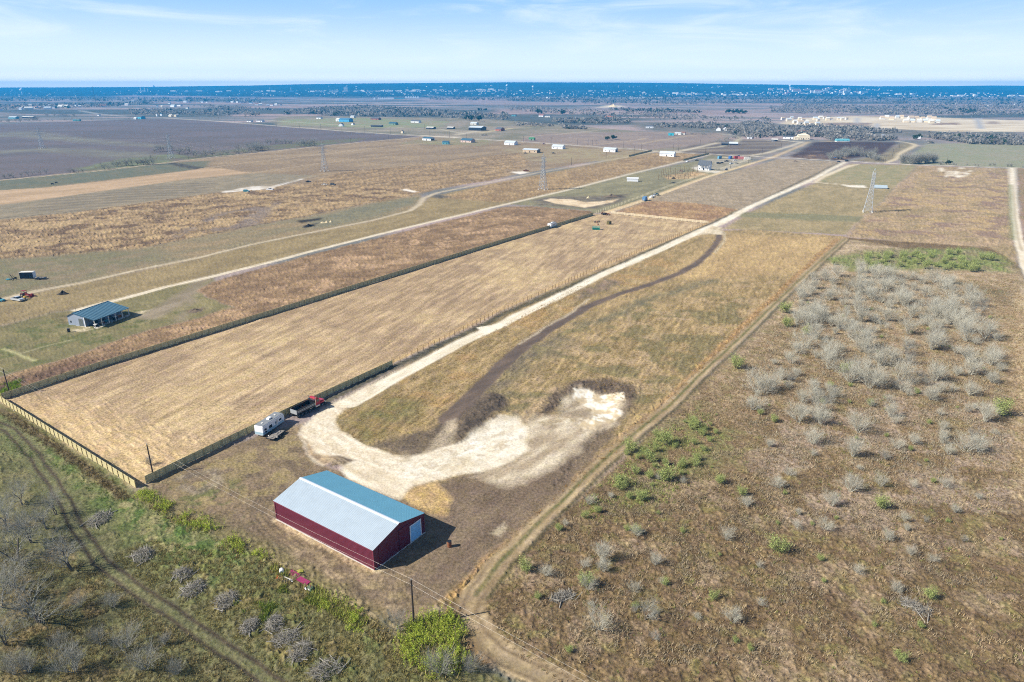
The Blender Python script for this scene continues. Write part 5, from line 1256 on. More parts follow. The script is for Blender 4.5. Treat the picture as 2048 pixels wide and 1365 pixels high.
# ------------------------------------------------------------------ houses and barns of the ranch plain
def house(label, px, wpx, d=.5, h=3.2, rise=1.6, rz=-20, roof='gable', wall=None, rf=None, name='house', cat='house', wins=3, door=True, end=None, porch=False, group=None, chimney=False, w=None):
    x, y = px; w = w or wpx * mpp(x, y); d = d * w if d < 2 else d
    t = thing(name, label, cat, (*P(x, y), 0), R(rz), group)
    wall = wall or M_WHITE; rf = rf or M_GREYR; hx, hy = w / 2, d / 2
    core = MB()
    if roof == 'gable': core.prism([(-hy, 0), (hy, 0), (hy, h), (0, h + rise - .05), (-hy, h)], -hx, hx, 'x')
    else: core.b2(-hx, hx, -hy, hy, 0, h)
    core.build('wall', wall, t)
    o = .35; r = MB()
    if roof == 'gable':
        k = rise / hy
        r.prism([(-hy - o, h - k * o), (0, h + rise), (hy + o, h - k * o), (hy + o, h - k * o + .18), (0, h + rise + .2), (-hy - o, h - k * o + .18)], -hx - o, hx + o, 'x')
    elif roof == 'hip':
        l = max(hx - hy, .2)
        r.add([(-hx - o, -hy - o, h), (hx + o, -hy - o, h), (hx + o, hy + o, h), (-hx - o, hy + o, h), (-l, 0, h + rise), (l, 0, h + rise)], [(3, 2, 1, 0), (0, 1, 5, 4), (1, 2, 5), (2, 3, 4, 5), (3, 0, 4)])
    elif roof == 'arch':
        n = 10; pl = [(-hy * 1.03 * math.cos(math.pi * i / n), h + rise * math.sin(math.pi * i / n)) for i in range(n + 1)]
        r.prism(pl, -hx - .1, hx + .1, 'x')
    elif roof == 'shed': r.prism([(-hy - o, h), (hy + o, h + rise), (hy + o, h + rise + .2), (-hy - o, h + .2)], -hx - o, hx + o, 'x')
    else: r.b2(-hx - .1, hx + .1, -hy - .1, hy + .1, h, h + .25)
    ro = r.build('roof', rf, t)
    if chimney: MB().b2(hx * .3, hx * .3 + .8, -.4, .4, h + rise * .4, h + rise + .8).build('chimney', M_OFFW, ro)
    for i in range(wins):
        xx = -hx + w * (i + .5) / wins
        if door and i == wins // 2: MB().b2(xx - .6, xx + .6, -hy - .06, -hy - .003, .05, 2.2).build('door', M_BLACK, t)
        else: MB().b2(xx - .5, xx + .5, -hy - .05, -hy - .003, 1.1, 2.2).build('window', M_GLASS, t)
    if end: MB().b2(hx + .003, hx + .06, -hy * .7, hy * .7, .05, h * .9).build('dark_end', end, t)  # dark panel over most of the right end wall
    if porch:
        pr = MB(); pr.prism([(-hy - 3, h - .7), (-hy + .05, h - .05), (-hy + .05, h + .1), (-hy - 3, h - .55)], -hx * .8, hx * .8, 'x'); pr.build('porch_roof', rf, t)
        for i in range(4): MB().b2(-hx * .78 + i * hx * .52 - .1, -hx * .78 + i * hx * .52 + .1, -hy - 2.9, -hy - 2.7, 0, h - .72).build('porch_post', M_OFFW, t)
    return t
M_TEALW = mat('teal_cladding', (.10, .30, .36), .6, 0, .08, .5)
M_REDR = mat('terracotta_roof', (.34, .13, .09), .8, 0, .12, 1)
M_BRNR = mat('brown_shingle', (.20, .11, .085), .9, 0, .15, 1)
M_DKR = mat('dark_shingle', (.09, .10, .115), .9, 0, .15, 1)
M_GRNW = mat('sage_cladding', (.16, .24, .17), .7, 0, .1, .6)
M_TANW = mat('tan_cladding', (.46, .36, .25), .8, 0, .1, .6)
M_BRICK = mat('red_brick_wall', (.30, .12, .09), .9, 0, .15, 2)
M_SKYR = mat('blue_steel_roof', (.10, .22, .33), .4, .2, .05, .5)
M_WROOF = mat('white_steel_roof', (.50, .55, .58), .4, .1, .05, .5)
V = [
 ('white house with a grey blue gabled roof and a porch beside the parked containers', (1409, 340), 24, .62, 5.4, 3.0, -15, 'gable', M_WHITE, M_DKR, dict(wins=4, porch=True)),
 ('white roofed barn with its right end painted dark as shade behind the middle pylon', (1063, 305), 33, .42, 3.4, 1.0, -12, 'gable', M_TANW, M_WROOF, dict(end=M_BLACK, wins=3, name='open_or_shaded_end_barn', cat='barn')),  # black right end puts the gable's shade into its colour
 ('white house with a pale roof just below the cross road', (1117, 298), 25, .45, 3.4, 1.6, -14, 'gable', M_WHITE, M_WROOF, dict(wins=5)),
 ('long white barn with a dark right end at the green corner', (1221, 304), 27, .42, 3.6, 1.3, -16, 'gable', M_WHITE, M_WROOF, dict(end=M_BLACK, wins=3, name='white_barn', cat='barn')),
 ('long white house at the head of the thin road', (1335, 313), 31, .32, 3.6, 1.7, -14, 'gable', M_WHITE, M_WROOF, dict(wins=6)),
 ('white house with grey cars in front above the leftmost white roofed barn', (1022, 290), 24, .5, 3.4, 1.8, -15, 'gable', M_WHITE, M_WROOF, dict(wins=4)),
 ('green roofed low shed by the cross road pole', (1064, 281), 12, .5, 2.8, 1.2, -10, 'gable', M_GRNW, mat('green_roof', (.06, .2, .1), .6, 0, .1, 1), dict(name='shed', cat='shed', wins=1)),
 ('big white roofed barn with dark open sides', (955, 261), 32, .5, 5.4, 2.0, -16, 'gable', M_NAVY, M_WROOF, dict(name='open_or_shaded_end_barn', cat='barn', wins=2, end=M_BLACK)),
 ('small pale house behind the big white roofed barn', (949, 249.5), 15, .5, 3.2, 1.6, -15, 'gable', M_OFFW, M_WROOF, dict(wins=3)),
 ('brown house with a dark roof right of the big white roofed barn', (1000, 262), 15, .7, 3.4, 2.4, -25, 'gable', M_BRICK, M_DKR, dict(wins=2)),
 ('white house with dark carport near the green lawn', (857, 281), 22, .5, 3.2, 1.4, -16, 'gable', M_WHITE, M_GREYR, dict(wins=3, end=M_BLACK)),
 ('blue grey box shaped cabin between two white houses', (892, 289), 13, .6, 3.4, 1.2, -14, 'shed', M_TEALW, M_GREYR, dict(name='cabin', cat='cabin', wins=2)),
 ('pinkish house with a blue grey gable by the cross road', (936, 285), 27, .45, 3.2, 2.0, -18, 'gable', mat('pinkish_brick', (.50, .38, .33), .8, 0, .1, 1), M_GREYR, dict(wins=4)),
 ('low grey roofed shed, left of a similar pair', (862, 258), 18, .5, 2.6, 1.0, -12, 'gable', M_NAVY, M_OFFW, dict(name='shed', cat='shed', wins=1)),
 ('low grey roofed shed, right of a similar pair', (902, 258), 15, .5, 2.6, 1.0, -12, 'gable', M_NAVY, M_OFFW, dict(name='shed', cat='shed', wins=1)),
 ('sage green house left of the low grey sheds', (787, 250), 17, .5, 3.4, 1.8, -10, 'gable', M_GRNW, M_GREYR, dict(wins=2)),
 ('white and dark cottage right of the sage green house', (832, 245.5), 20, .4, 3.2, 1.8, -12, 'gable', M_WHITE, M_DKR, dict(wins=3)),
 ('large blue barn with a deep blue roof on the green lawn', (692, 244), 25, .5, 6.0, 2.2, -6, 'gable', mat('blue_cladding', (.07, .33, .55), .5, 0, .05, .4), M_SKYR, dict(name='blue_barn', cat='barn', wins=4)),
 ('white end wing left of the large blue barn', (678, 243), 9, .9, 4.6, 2.0, -6, 'gable', M_WHITE, M_OFFW, dict(name='white_barn', cat='barn', wins=1)),
 ('small white gabled house below the large blue barn', (683, 253), 9, .9, 4.0, 2.4, 80, 'gable', M_WHITE, M_DKR, dict(wins=1)),
 ('pale cottage left of the large blue barn', (639, 238), 11, .5, 3.4, 1.6, -8, 'gable', M_WHITE, M_DKR, dict(wins=1)),
 ('white shed behind the large blue barn', (706, 236), 9, .6, 3.6, 1.5, -8, 'gable', M_OFFW, M_WROOF, dict(name='shed', cat='shed', wins=1)),
 ('brick house with a white middle right of the large blue barn', (752, 240), 19, .45, 3.4, 2.0, -8, 'gable', M_BRICK, M_DKR, dict(wins=2)),
 ('long low dark roofed stable by the pale lane', (754, 254), 25, .25, 2.6, .8, -3, 'gable', M_NAVY, M_DKR, dict(name='stable', cat='stable', wins=2)),
 ('small white gable house at the right end of the plowed field road', (706, 250.5), 6, .8, 3.2, 1.6, 70, 'gable', M_WHITE, M_BRNR, dict(wins=0)),
 ('white cottage with a long dark roof at the left of the lawn', (521, 244), 14, .5, 3.2, 1.6, -4, 'gable', M_WHITE, M_DKR, dict(wins=2)),
 ('white shed at the left end of the lawn', (500, 244.5), 10, .6, 3.2, 1.4, -4, 'gable', M_WHITE, M_DKR, dict(name='shed', cat='shed', wins=1)),
 ('teal and white house behind the plowed field', (281, 238.5), 16, .6, 5.4, 2.2, -5, 'gable', mat('bright_teal_wall', (.10, .42, .55), .6, 0, .06, .5), M_DKR, dict(wins=2)),
 ('white garage left of the teal house', (272, 239), 6, .8, 3.2, 1.2, -5, 'gable', M_WHITE, M_OFFW, dict(name='garage', cat='garage', wins=1)),
 ('cream house among trees behind the pale road', (353, 234), 8, .7, 4.6, 2.2, 75, 'gable', M_CREAM, M_OFFW, dict(wins=0)),
 ('small cream house left of a taller cream house', (342, 234), 7, .7, 3.6, 1.8, -5, 'gable', M_CREAM, M_OFFW, dict(wins=0)),
 ('long white roofed shed at far left of the field edge', (28, 238), 20, .35, 4.0, 1.6, -2, 'gable', M_TEALW, M_WROOF, dict(name='shed', cat='shed', wins=2)),
 ('long dark stable right of the white roofed shed', (58, 236.5), 27, .25, 3.0, 1.0, 3, 'gable', M_NAVY, M_OFFW, dict(name='stable', cat='stable', wins=2)),
 ('teal green trailer home at the plowed field edge', (154, 242.5), 14, .35, 4.0, .4, -2, 'flat', mat('dull_teal_wall', (.07, .26, .26), .6, 0, .06, .5), M_WROOF, dict(name='trailer_home', cat='trailer', wins=1)),
 ('tiny white shed on the tan field at left', (198, 232), 5, .7, 3.4, 1.2, 0, 'gable', M_WHITE, M_DKR, dict(name='shed', cat='shed', wins=0)),
 ('red brick and white farm house behind two round trees', (1083, 234), 10, .6, 3.8, 1.6, -8, 'gable', M_WHITE, M_REDR, dict(wins=1)),
 ('second white farm house behind two round trees', (1096, 235), 12, .5, 3.8, 1.6, -8, 'gable', M_OFFW, M_DKR, dict(wins=2)),
 ('house with a wide terracotta roof in the grey scrub', (1217, 237), 19, .6, 3.8, 2.8, -12, 'hip', M_CREAM, M_REDR, dict(wins=3)),
 ('teal house at the edge of the grey scrub', (1028, 233), 9, .6, 4.2, 1.4, -4, 'gable', M_TEALW, M_DKR, dict(wins=1)),
 ('white house with a dark hipped roof behind the pale track', (1299, 256.5), 15, .55, 3.6, 2.6, -10, 'hip', M_WHITE, M_DKR, dict(wins=3)),
 ('white house with two brown gables by the curved drive, left wing', (1437, 262), 11, .8, 4.0, 3.0, 70, 'gable', M_WHITE, M_BRNR, dict(wins=1)),
 ('white house with two brown gables by the curved drive, right wing', (1450, 261.5), 13, .7, 4.0, 3.0, 70, 'gable', M_WHITE, M_BRNR, dict(wins=1)),
 ('bright teal cargo box house by the bare shrubs', (1342, 271.5), 11, .5, 4.0, .5, -12, 'flat', mat('turquoise_wall', (.05, .42, .50), .5, 0, .05, .5), M_TEALW, dict(name='cabin', cat='cabin', wins=1)),
 ('long pale trailer right of the turquoise cabin', (1356, 270), 13, .4, 3.0, .8, -12, 'gable', M_OFFW, M_WROOF, dict(name='trailer_home', cat='trailer', wins=1)),
 ('brown roofed cottage at the right of the turquoise cabin', (1366, 269.5), 9, .6, 3.0, 1.4, -12, 'gable', M_OFFW, M_BRNR, dict(wins=1)),
 ('dark roofed stable in front of the arched white shed', (1450, 291), 14, .35, 2.8, 1.0, -10, 'gable', M_NAVY, M_DKR, dict(name='stable', cat='stable', wins=1)),
 ('shed with an arched white roof beside the dark plowed strips', (1467, 290), 17, .5, 1.6, 2.6, -20, 'arch', M_NAVY, M_WROOF, dict(name='arched_shed', cat='shed', wins=0)),
 ('small white camper with a dark front at the edge of the woods', (1499, 278), 9, .5, 2.6, .4, -10, 'flat', M_WHITE, M_WROOF, dict(name='camper', cat='camper', wins=1)),
 ('large cream villa standing at the bend of the two pale roads', (1606, 279), 22, .7, 6.2, 2.8, -14, 'hip', M_CREAM, M_CREAM, dict(wins=5, chimney=True, name='villa')),
 ('cream lower wing left of the large cream villa', (1594, 280), 12, .7, 3.8, 1.4, -14, 'hip', M_CREAM, M_CREAM, dict(wins=2)),
 ('house with a wide brown roof behind the large cream villa', (1606, 269), 26, .5, 4.2, 3.0, -8, 'hip', M_OFFW, M_BRNR, dict(wins=3)),
 ('small cream house with a reddish roof right of the brown roofed house', (1634, 270), 11, .6, 3.6, 2.0, -5, 'gable', M_CREAM, M_REDR, dict(wins=1)),
 ('white garage with dark open bays left of the large cream villa', (1576, 278), 20, .4, 3.4, .8, -6, 'gable', M_WHITE, M_DKR, dict(name='garage', cat='garage', wins=2)),
 ('low dark canopy on the pale yard left of the white garage', (1549, 282.5), 12, .5, 2.4, .8, -4, 'gable', M_NAVY, M_OFFW, dict(name='carport', cat='carport', wins=0)),
 ('teal half round steel hangar at the top of the dark plowed square', (1684, 284), 25, .42, 1.2, 3.4, -4, 'arch', M_OFFW, mat('teal_steel', (.14, .38, .42), .4, .1, .05, .4), dict(name='hangar', cat='hangar', wins=3, door=False)),
 ('white flat shed with a dark open right side on the green pasture', (1265, 363), 22, .36, 2.5, .5, -10, 'shed', M_WHITE, M_WHITE, dict(name='shed', cat='shed', wins=0, end=M_BLACK)),
 ('low pale blue steel roof on the ground behind the nearest pylon', (1760, 377), 24, .62, .9, 1.3, -4, 'gable', mat('pale_steel_wall', (.3, .34, .36), .6, .2, .1, 1), mat('pale_blue_steel', (.44, .52, .56), .4, .3, .05, .5), dict(name='shed', cat='shed', wins=0)),
 ('small white shed in front of the woods right of the hangar', (1766, 273), 7, .5, 3.2, .6, 0, 'flat', M_WHITE, M_WROOF, dict(name='shed', cat='shed', wins=0)),
 ('long white trailer in front of the woods right of the small white shed', (1781, 274), 11, .3, 2.6, .5, 0, 'flat', M_OFFW, M_WROOF, dict(name='trailer_home', cat='trailer', wins=1)),
 ('small bright white gable by the winding lane', (1838, 278), 5, .9, 3.0, 1.6, 70, 'gable', M_WHITE, M_WROOF, dict(name='shed', cat='shed', wins=0)),
 ('pale stone hut beside the cross road junction', (805, 267), 5, .9, 3.2, 2.2, 70, 'gable', M_CREAM, M_TANW, dict(name='hut', cat='hut', wins=0)),
]
for lab, px, wp, d, h, rise, rz, ro, wa, rf, kw in V:
    if abs(rz) < 40 and ro == 'gable':
        rz -= 15; d *= 1.25; rise *= 1.25; wp *= .95; kw['wins'] = min(kw.get('wins', 3), 3)
    house(lab, px, wp, d, h, rise, rz, ro, wa, rf, **kw)
# container yard
for lab, px, rz, l, m in (('blue shipping container with a dark door left of the pale yard', (1439, 318), 30, 4.5, mat('dull_blue_paint', (.10, .26, .38), .5, 0, .1, 1)), ('deep blue shipping container in the middle of the yard', (1460, 318), 60, 7, M_BLUEC),
                          ('red shipping container right of the deep blue one', (1473, 318), 10, 6.5, mat('container_red', (.36, .06, .06), .5, 0, .1, 1)), ('faded pink shipping container at the right end of the row', (1482, 319), -10, 6.5, mat('faded_pink_paint', (.46, .17, .17), .6, 0, .12, 1)),
                          ('black shipping container between the red and the pink one', (1477, 316.5), 70, 5, M_NAVY), ('grey white shipping container at the right edge of the yard', (1494, 320), -5, 7, M_OFFW)):
    container(lab, px, R(rz), l, 2.4, 3.0, m, group='shipping containers in the yard')
CARS = [('dark pickup parked on the lane right of the white house', (1453, 341), 60, M_NAVY, 'pickup'), ('black car nearest the white house in the yard', (1437, 328), 15, M_BLACK, 'suv'), ('black car right of the black car in the yard', (1444, 327), 20, M_NAVY, 'sedan'),
        ('dark pickup in front of the deep blue container', (1453, 324), 10, M_BLACK, 'pickup'), ('white car below the pink container', (1470, 322), 5, M_WHITE, 'sedan'), ('silver car in the right part of the yard', (1463, 329), 30, M_SILV, 'suv'),
        ('dark car at the right of the yard by the lane', (1473, 328), 40, M_NAVY, 'sedan'), ('white pickup left of the white house beside the gravel road', (1374, 324.5), 65, M_WHITE, 'pickup'), ('dark car in the grass above the white house', (1394, 322), -10, M_BLACK, 'sedan'),
        ('blue truck nearest the camera on the straw coloured lane', (1290, 402), 62, mat('steel_blue_paint', (.09, .2, .36), .45, 0, .06, 1), 'van'), ('white pickup behind the blue truck on the straw coloured lane', (1303, 396), 58, M_WHITE, 'pickup'),
        ('silver pickup third on the straw coloured lane', (1309, 393), 58, M_SILV, 'pickup'), ('dark green pickup at the head of the line on the straw coloured lane', (1314, 391.5), 58, mat('dark_green_paint', (.02, .06, .055), .4, 0, .06, 1), 'pickup'),
        ('dark car at the top of the white drive by the cross road', (1694, 323.5), 20, M_BLACK, 'suv'), ('dark car on the cross road left of the white drive', (1678, 325), 10, M_NAVY, 'sedan'),
        ('blue car under the bare shrubs by the cross road', (1672, 317), 0, M_BLUEC, 'sedan'), ('dark truck in front of the bare shrubs by the cross road', (1680, 318), 5, M_NAVY, 'pickup'),
        ('black pickup, left of two on the grass by the junction', (966, 271.5), 5, M_BLACK, 'pickup'), ('black pickup, right of two on the grass by the junction', (972, 271.5), 5, M_NAVY, 'pickup'),
        ('blue grey car on the white scrape in the dry fields', (493, 384), -8, M_TEALC, 'suv'), ('white pickup right of the blue grey car on the white scrape', (540, 381), -5, M_WHITE, 'pickup'), ('dark grey car alone on the tan grass', (666, 371), -12, mat('dark_grey_paint', (.06, .065, .07), .4, 0, .1, 1), 'suv'),
        ('white car left of the dark grey car on the tan grass', (649, 370.5), -5, M_OFFW, 'sedan'), ('dark car alone near the end of the white scrape', (617, 365), 0, M_NAVY, 'sedan'), ('black car in front of the leftmost white roofed barn', (1051, 307.5), 0, M_BLACK, 'sedan'),
        ('dark car right of the leftmost white roofed barn', (1107, 307.5), 0, M_NAVY, 'sedan'), ('dark red car behind the white house by the cross road', (1088, 289), 5, M_TRED, 'sedan'), ('white car parked by the black road side poles', (1547, 283.5), 5, M_WHITE, 'suv'),
        ('white truck beside the concrete slab above the thin road', (1052, 343), 5, M_RUST, 'pickup')]
for lab, px, rz, m, k in CARS: car(lab, px, rz, m, k)
# posts of an unbuilt pole barn
rnd = random.Random(5)
pm = MB().tube((0, 0, -.2), (0, 0, 5.2), .19, .17, 6).mesh('barn_post', mat('brown_barn_post', (.16, .10, .055), .9, 0, .2, 2))
B0, B1, B2 = np.array(P(1316, 360)), np.array(P(1390, 357)), np.array(P(1330, 346))
for i in range(8):
    for j in range(4):
        q = B0 + (B1 - B0) * (i + .15 * rnd.random()) / 7.3 + (B2 - B0) * (j / 3.0)
        o = tag(link('barn_post', pm, None, (*q, 0)), 'tall dark post of the unbuilt pole barn standing on yellow sand', 'post', 'posts of the unbuilt pole barn')
        o.scale = (1, 1, .75 + .35 * rnd.random())
heap('soil_heap', 'dark rubble heap behind the posts of the unbuilt pole barn', (1362, 344), 14 * mpp(1362, 344), 2, M_SOIL, 'heap', 23)
heap('timber_heap', 'dark timber heap at the foot of the unbuilt pole barn', (1347, 358), 10 * mpp(1347, 358), 1.6, M_CHAR, 'heap', 25)
heap('soil_heap', 'dark flat heap below the unbuilt pole barn', (1346, 367), 22 * mpp(1346, 367), .8, M_CHAR, 'heap', 27, 0, .3)
heap('soil_heap', 'brown weed covered heap in the field below the cross road', (1590, 324), 12 * mpp(1590, 324), 1.8, M_SOIL, 'heap', 29)
for k, (x, y) in enumerate(((105, 370), (113, 367.5))):
    t = thing('cow', ('black cow, nearer of two, grazing at the edge of the tan strip', 'black cow, farther of two, standing in the green strip')[k], 'cow', (*P(x, y), 0), R(10 + 20 * k))
    MB().prism([(-1.0, .75), (-.4, .62), (.5, .6), (.95, .85), (1.05, 1.35), (.4, 1.42), (-.9, 1.4), (-1.1, 1.2)], -.32, .32).build('body', M_BLACK, t)
    MB().prism([(.95, 1.1), (1.5, .75 if k == 0 else 1.35), (1.75, .45 if k == 0 else 1.3), (1.6, .4 if k == 0 else 1.1), (1.3, .6 if k == 0 else 1.1), (.95, .85)], -.14, .14).build('head', M_BLACK, t)
    for x_ in (-.8, .7):
        for s in (-1, 1): MB().tube((x_, s * .22, .8), (x_ + .03, s * .22, 0), .11, .07, 6).build('leg', M_BLACK, t)
    MB().tube((-1.08, 0, 1.3), (-1.2, 0, .6), .04, .03, 5).build('tail', M_BLACK, t)

# ------------------------------------------------------------------ vegetation
def rot_to(d, rnd):
    d = d / np.linalg.norm(d)
    a = np.cross(d, (0, 0, 1) if abs(d[2]) < .9 else (1, 0, 0)); a /= np.linalg.norm(a)
    return a, np.cross(d, a)
def branch_segs(seed, stems, H, lean, levels, kids, r0, curl=.25, keep=.62, up=.12):
    """segments (p0, p1, r0, r1, level) of a bare woody plant"""
    rnd = np.random.RandomState(seed); S = []
    def grow(p, d, ln, r, lv):
        n = 3 if lv < 2 else 2; q = p
        for i in range(n):
            a, b = rot_to(d, rnd)
            d = d + (a * rnd.randn() + b * rnd.randn()) * curl * .6 + np.array([0, 0, up]); d /= np.linalg.norm(d)
            q2 = q + d * ln / n; r2 = r * (.82 if i < n - 1 else .7)
            S.append((q, q2, r, r2, lv)); q, r = q2, r2
            if lv < levels:
                for _ in range(kids if i else max(1, kids - 1)):
                    a, b = rot_to(d, rnd); t = rnd.rand() * 6.28; s = .5 + .6 * rnd.rand()
                    grow(q, d + (a * math.cos(t) + b * math.sin(t)) * s, ln * (keep + .2 * rnd.rand()), max(r * .58, .0095), lv + 1)
    for k in range(stems):
        t = 2 * math.pi * (k + .6 * rnd.rand()) / stems; l = lean * (.35 + .65 * rnd.rand())
        grow(np.array([.12 * math.cos(t), .12 * math.sin(t), -.05]), np.array([math.cos(t) * l, math.sin(t) * l, 1.0]), H * (.42 + .2 * rnd.rand()), r0 * (.7 + .5 * rnd.rand()), 0)
    return S
def segs_mesh(name, S, m, sides=3):
    p0 = np.array([s[0] for s in S]); p1 = np.array([s[1] for s in S]); r0 = np.array([s[2] for s in S]); r1 = np.array([s[3] for s in S])
    d = p1 - p0; d /= np.linalg.norm(d, axis=1)[:, None] + 1e-9
    ref = np.where(np.abs(d[:, 2:3]) < .9, np.array([[0, 0, 1.0]]), np.array([[1.0, 0, 0]]))
    a = np.cross(d, ref); a /= np.linalg.norm(a, axis=1)[:, None] + 1e-9; b = np.cross(d, a)
    V = []
    for p, r in ((p0, r0), (p1, r1)):
        for i in range(sides):
            t = 2 * math.pi * i / sides
            V.append(p + r[:, None] * (math.cos(t) * a + math.sin(t) * b))
    n = len(S); V = np.stack(V, 1).reshape(-1, 3); base = np.arange(n)[:, None] * 2 * sides
    F_ = [np.concatenate([base + i, base + sides + i, base + sides + (i + 1) % sides, base + (i + 1) % sides], 1) for i in range(sides)]
    me = np_mesh(name, V, np.concatenate(F_)); me.materials.append(m)
    return me
def cards(P_, size, rnd, col=None, up=.0, asp=1.0):
    """little leaf quads at points"""
    n = len(P_); a = rnd.randn(n, 3); a[:, 2] += up; a /= np.linalg.norm(a, axis=1)[:, None]
    r = rnd.randn(n, 3); b = np.cross(a, r); b /= np.linalg.norm(b, axis=1)[:, None] + 1e-9
    s = (size * (.6 + .8 * rnd.rand(n)))[:, None] if np.ndim(size) == 0 else size[:, None] * (.6 + .8 * rnd.rand(n))[:, None]
    a = a * s * asp; b = b * s
    V = np.stack([P_ - a - b, P_ + a - b * .6, P_ + a + b, P_ - a * .8 + b], 1).reshape(-1, 3)
    return V, np.arange(4 * n).reshape(-1, 4)
def leaf_mesh(name, P_, size, rnd, m, c1, c2, up=.3, asp=1.0):
    V, F_ = cards(P_, size, rnd, up=up, asp=asp)
    t = rnd.rand(len(P_))[:, None]
    c = np.ones((len(P_), 4)); c[:, :3] = np.array(c1) * (1 - t) + np.array(c2) * t
    c[:, :3] *= (.75 + .5 * rnd.rand(len(P_)))[:, None]
    me = np_mesh(name, V, F_, {'col': ('FLOAT_COLOR', np.repeat(c, 4, 0))}); me.materials.append(m)
    return me
M_LEAF = attr_mat('leaves', .7, .25)
M_STRAW = attr_mat('straw', .9, .15)
M_TWIG = mat('grey_twigs', (.47, .45, .365), .9, 0, .22, .6)
M_TWIGD = mat('dark_grey_twigs', (.28, .275, .235), .9, 0, .25, .6)
M_BARK = mat('bark', (.115, .095, .075), .9, 0, .3, 2)
SHRUB = []
for k in range(8):
    S = branch_segs(40 + k, 8 + k % 4, 4.3, .95 if k < 5 else .65, 2, 3, .055, .28, .62, .20)
    SHRUB.append((segs_mesh('stem', [s for s in S if s[4] == 0], M_TWIG), segs_mesh('twigs', [s for s in S if s[4] > 0], M_TWIG)))
SHRUBD = []
for a_, b_ in SHRUB:
    q_ = (a_.copy(), b_.copy())
    for m_, n_ in zip(q_, ('stem', 'twigs')): m_.materials[0] = M_TWIGD; m_.name = n_
    SHRUBD.append(q_)
TREE = []
for k in range(6):
    S = branch_segs(70 + k, 2, 6.5, .45, 3, 3, .15, .3, .6, .10)
    TREE.append((segs_mesh('trunk', [s for s in S if s[4] == 0], M_BARK, 5), segs_mesh('crown', [s for s in S if s[4] > 0], M_TWIGD)))
GREEN = []
for k in range(6):
    rnd_ = np.random.RandomState(90 + k)
    S = branch_segs(110 + k, 8, 2.9, .8, 1, 3, .045, .3, .6, .25)
    tip = np.array([s[1] for s in S if s[4] == 1] + [s[1] for s in S if s[4] == 0 and s[1][2] > .5])
    pts = np.repeat(tip, 9, 0) + rnd_.randn(len(tip) * 9, 3) * (.2, .2, .26)
    pts[:, 2] = np.maximum(pts[:, 2], .08)
    GREEN.append((segs_mesh('stem', S, M_BARK), leaf_mesh('foliage', pts, .06, rnd_, M_LEAF, (.25, .31, .09), (.42, .46, .17), .9, .5)))
EVER = []
for k in range(5):
    rnd_ = np.random.RandomState(130 + k); P_ = []
    for _ in range(16):
        c = rnd_.randn(3) * (1.5, 1.5, .8) + (0, 0, 3.1); r = .7 + .5 * rnd_.rand()
        q = rnd_.randn(60, 3); q /= np.linalg.norm(q, axis=1)[:, None]; P_.append(c + q * r * (.6 + .4 * rnd_.rand(60, 1)))
    P_ = np.concatenate(P_); P_ = P_[P_[:, 2] > .5]
    S = branch_segs(150 + k, 1, 5.0, .2, 1, 3, .18, .2, .5, .2)
    EVER.append((segs_mesh('trunk', S, M_BARK, 5), leaf_mesh('crown', P_, .24, rnd_, M_LEAF, (.035, .062, .025), (.075, .105, .045), .4)))
def plant(kind, mi, name, label, cat, x, y, sc, rz, group, z=0.0, zs=1.0):
    src = {'shrub': SHRUB, 'shrubd': SHRUBD, 'tree': TREE, 'green': GREEN, 'ever': EVER}[kind]
    a, b = src[mi % len(src)]
    t = thing(name, label, cat, (x, y, z), rz, group)
    t.scale = (sc, sc, sc * zs)
    link(a.name.split('.')[0], a, t); link(b.name.split('.')[0], b, t)
    return t
rnd = random.Random(11)
def inside(poly, x, y):
    c = False
    for i in range(len(poly)):
        ax, ay = poly[i]; bx, by = poly[i - 1]
        if (ay > y) != (by > y) and x < (bx - ax) * (y - ay) / (by - ay) + ax: c = not c
    return c
def scatter(poly, n, gap, rn):
    out = []; xs = [p[0] for p in poly]; ys = [p[1] for p in poly]
    # spread evenly on the ground, not in the picture
    G = [P(*p) for p in poly]; gx = [g[0] for g in G]; gy = [g[1] for g in G]; tries = 0
    while len(out) < n and tries < n * 60:
        tries += 1
        x, y = rn.uniform(min(gx), max(gx)), rn.uniform(min(gy), max(gy))
        if inside(G, x, y) and all((x - a) ** 2 + (y - b) ** 2 > gap * gap for a, b in out): out.append((x, y))
    return out
# grey leafless shrubs of the scrub land
GS = []
for poly, n, gap, s0, s1, lab in (
    ([(1620, 560), (1700, 545), (1900, 560), (1985, 620), (2010, 780), (1900, 790), (1700, 780), (1590, 690), (1570, 620)], 165, 2.6, .6, 1.7, 'pale grey leafless shrub in the dense thicket below the green strip'),
    ([(1490, 760), (1600, 700), (1700, 790), (1990, 790), (2000, 860), (1950, 930), (1600, 940), (1480, 900)], 54, 2.8, .4, 1.25, 'pale grey leafless shrub in the open scrub below the thicket'),
    ([(1500, 940), (1960, 930), (2000, 1080), (1800, 1200), (1560, 1160)], 22, 3, .3, .75, 'small pale grey leafless shrub in the lower right scrub'),
    ([(1090, 1060), (1250, 950), (1480, 930), (1560, 1200), (1350, 1330), (1060, 1180)], 22, 3, .25, .7, 'small pale grey leafless shrub in the brown scrub right of the dirt track')):
    for x, y in scatter(poly, n, gap, rnd): GS.append((x, y, rnd.uniform(s0, s1), lab))
for px, s, lab in (((1512, 785), 1.5, 'large grey leafless shrub standing alone below the leafy bush of the two-track'), ((1200, 1260), 0.9, 'bushy grey leafless shrub right of the bend of the dirt track'), ((1290, 1240), 1.15, 'wide grey leafless shrub with a dark base in the brown scrub'), ((1205, 1125), .9, 'grey leafless shrub pair in the brown scrub'),
                   ((1640, 850), 1.2, 'upright pale grey leafless shrub'), ((1700, 985), 1.1, 'spiky pale grey leafless shrub left of the leafy green bush')):
    GS.append((*P(*px), s, lab))
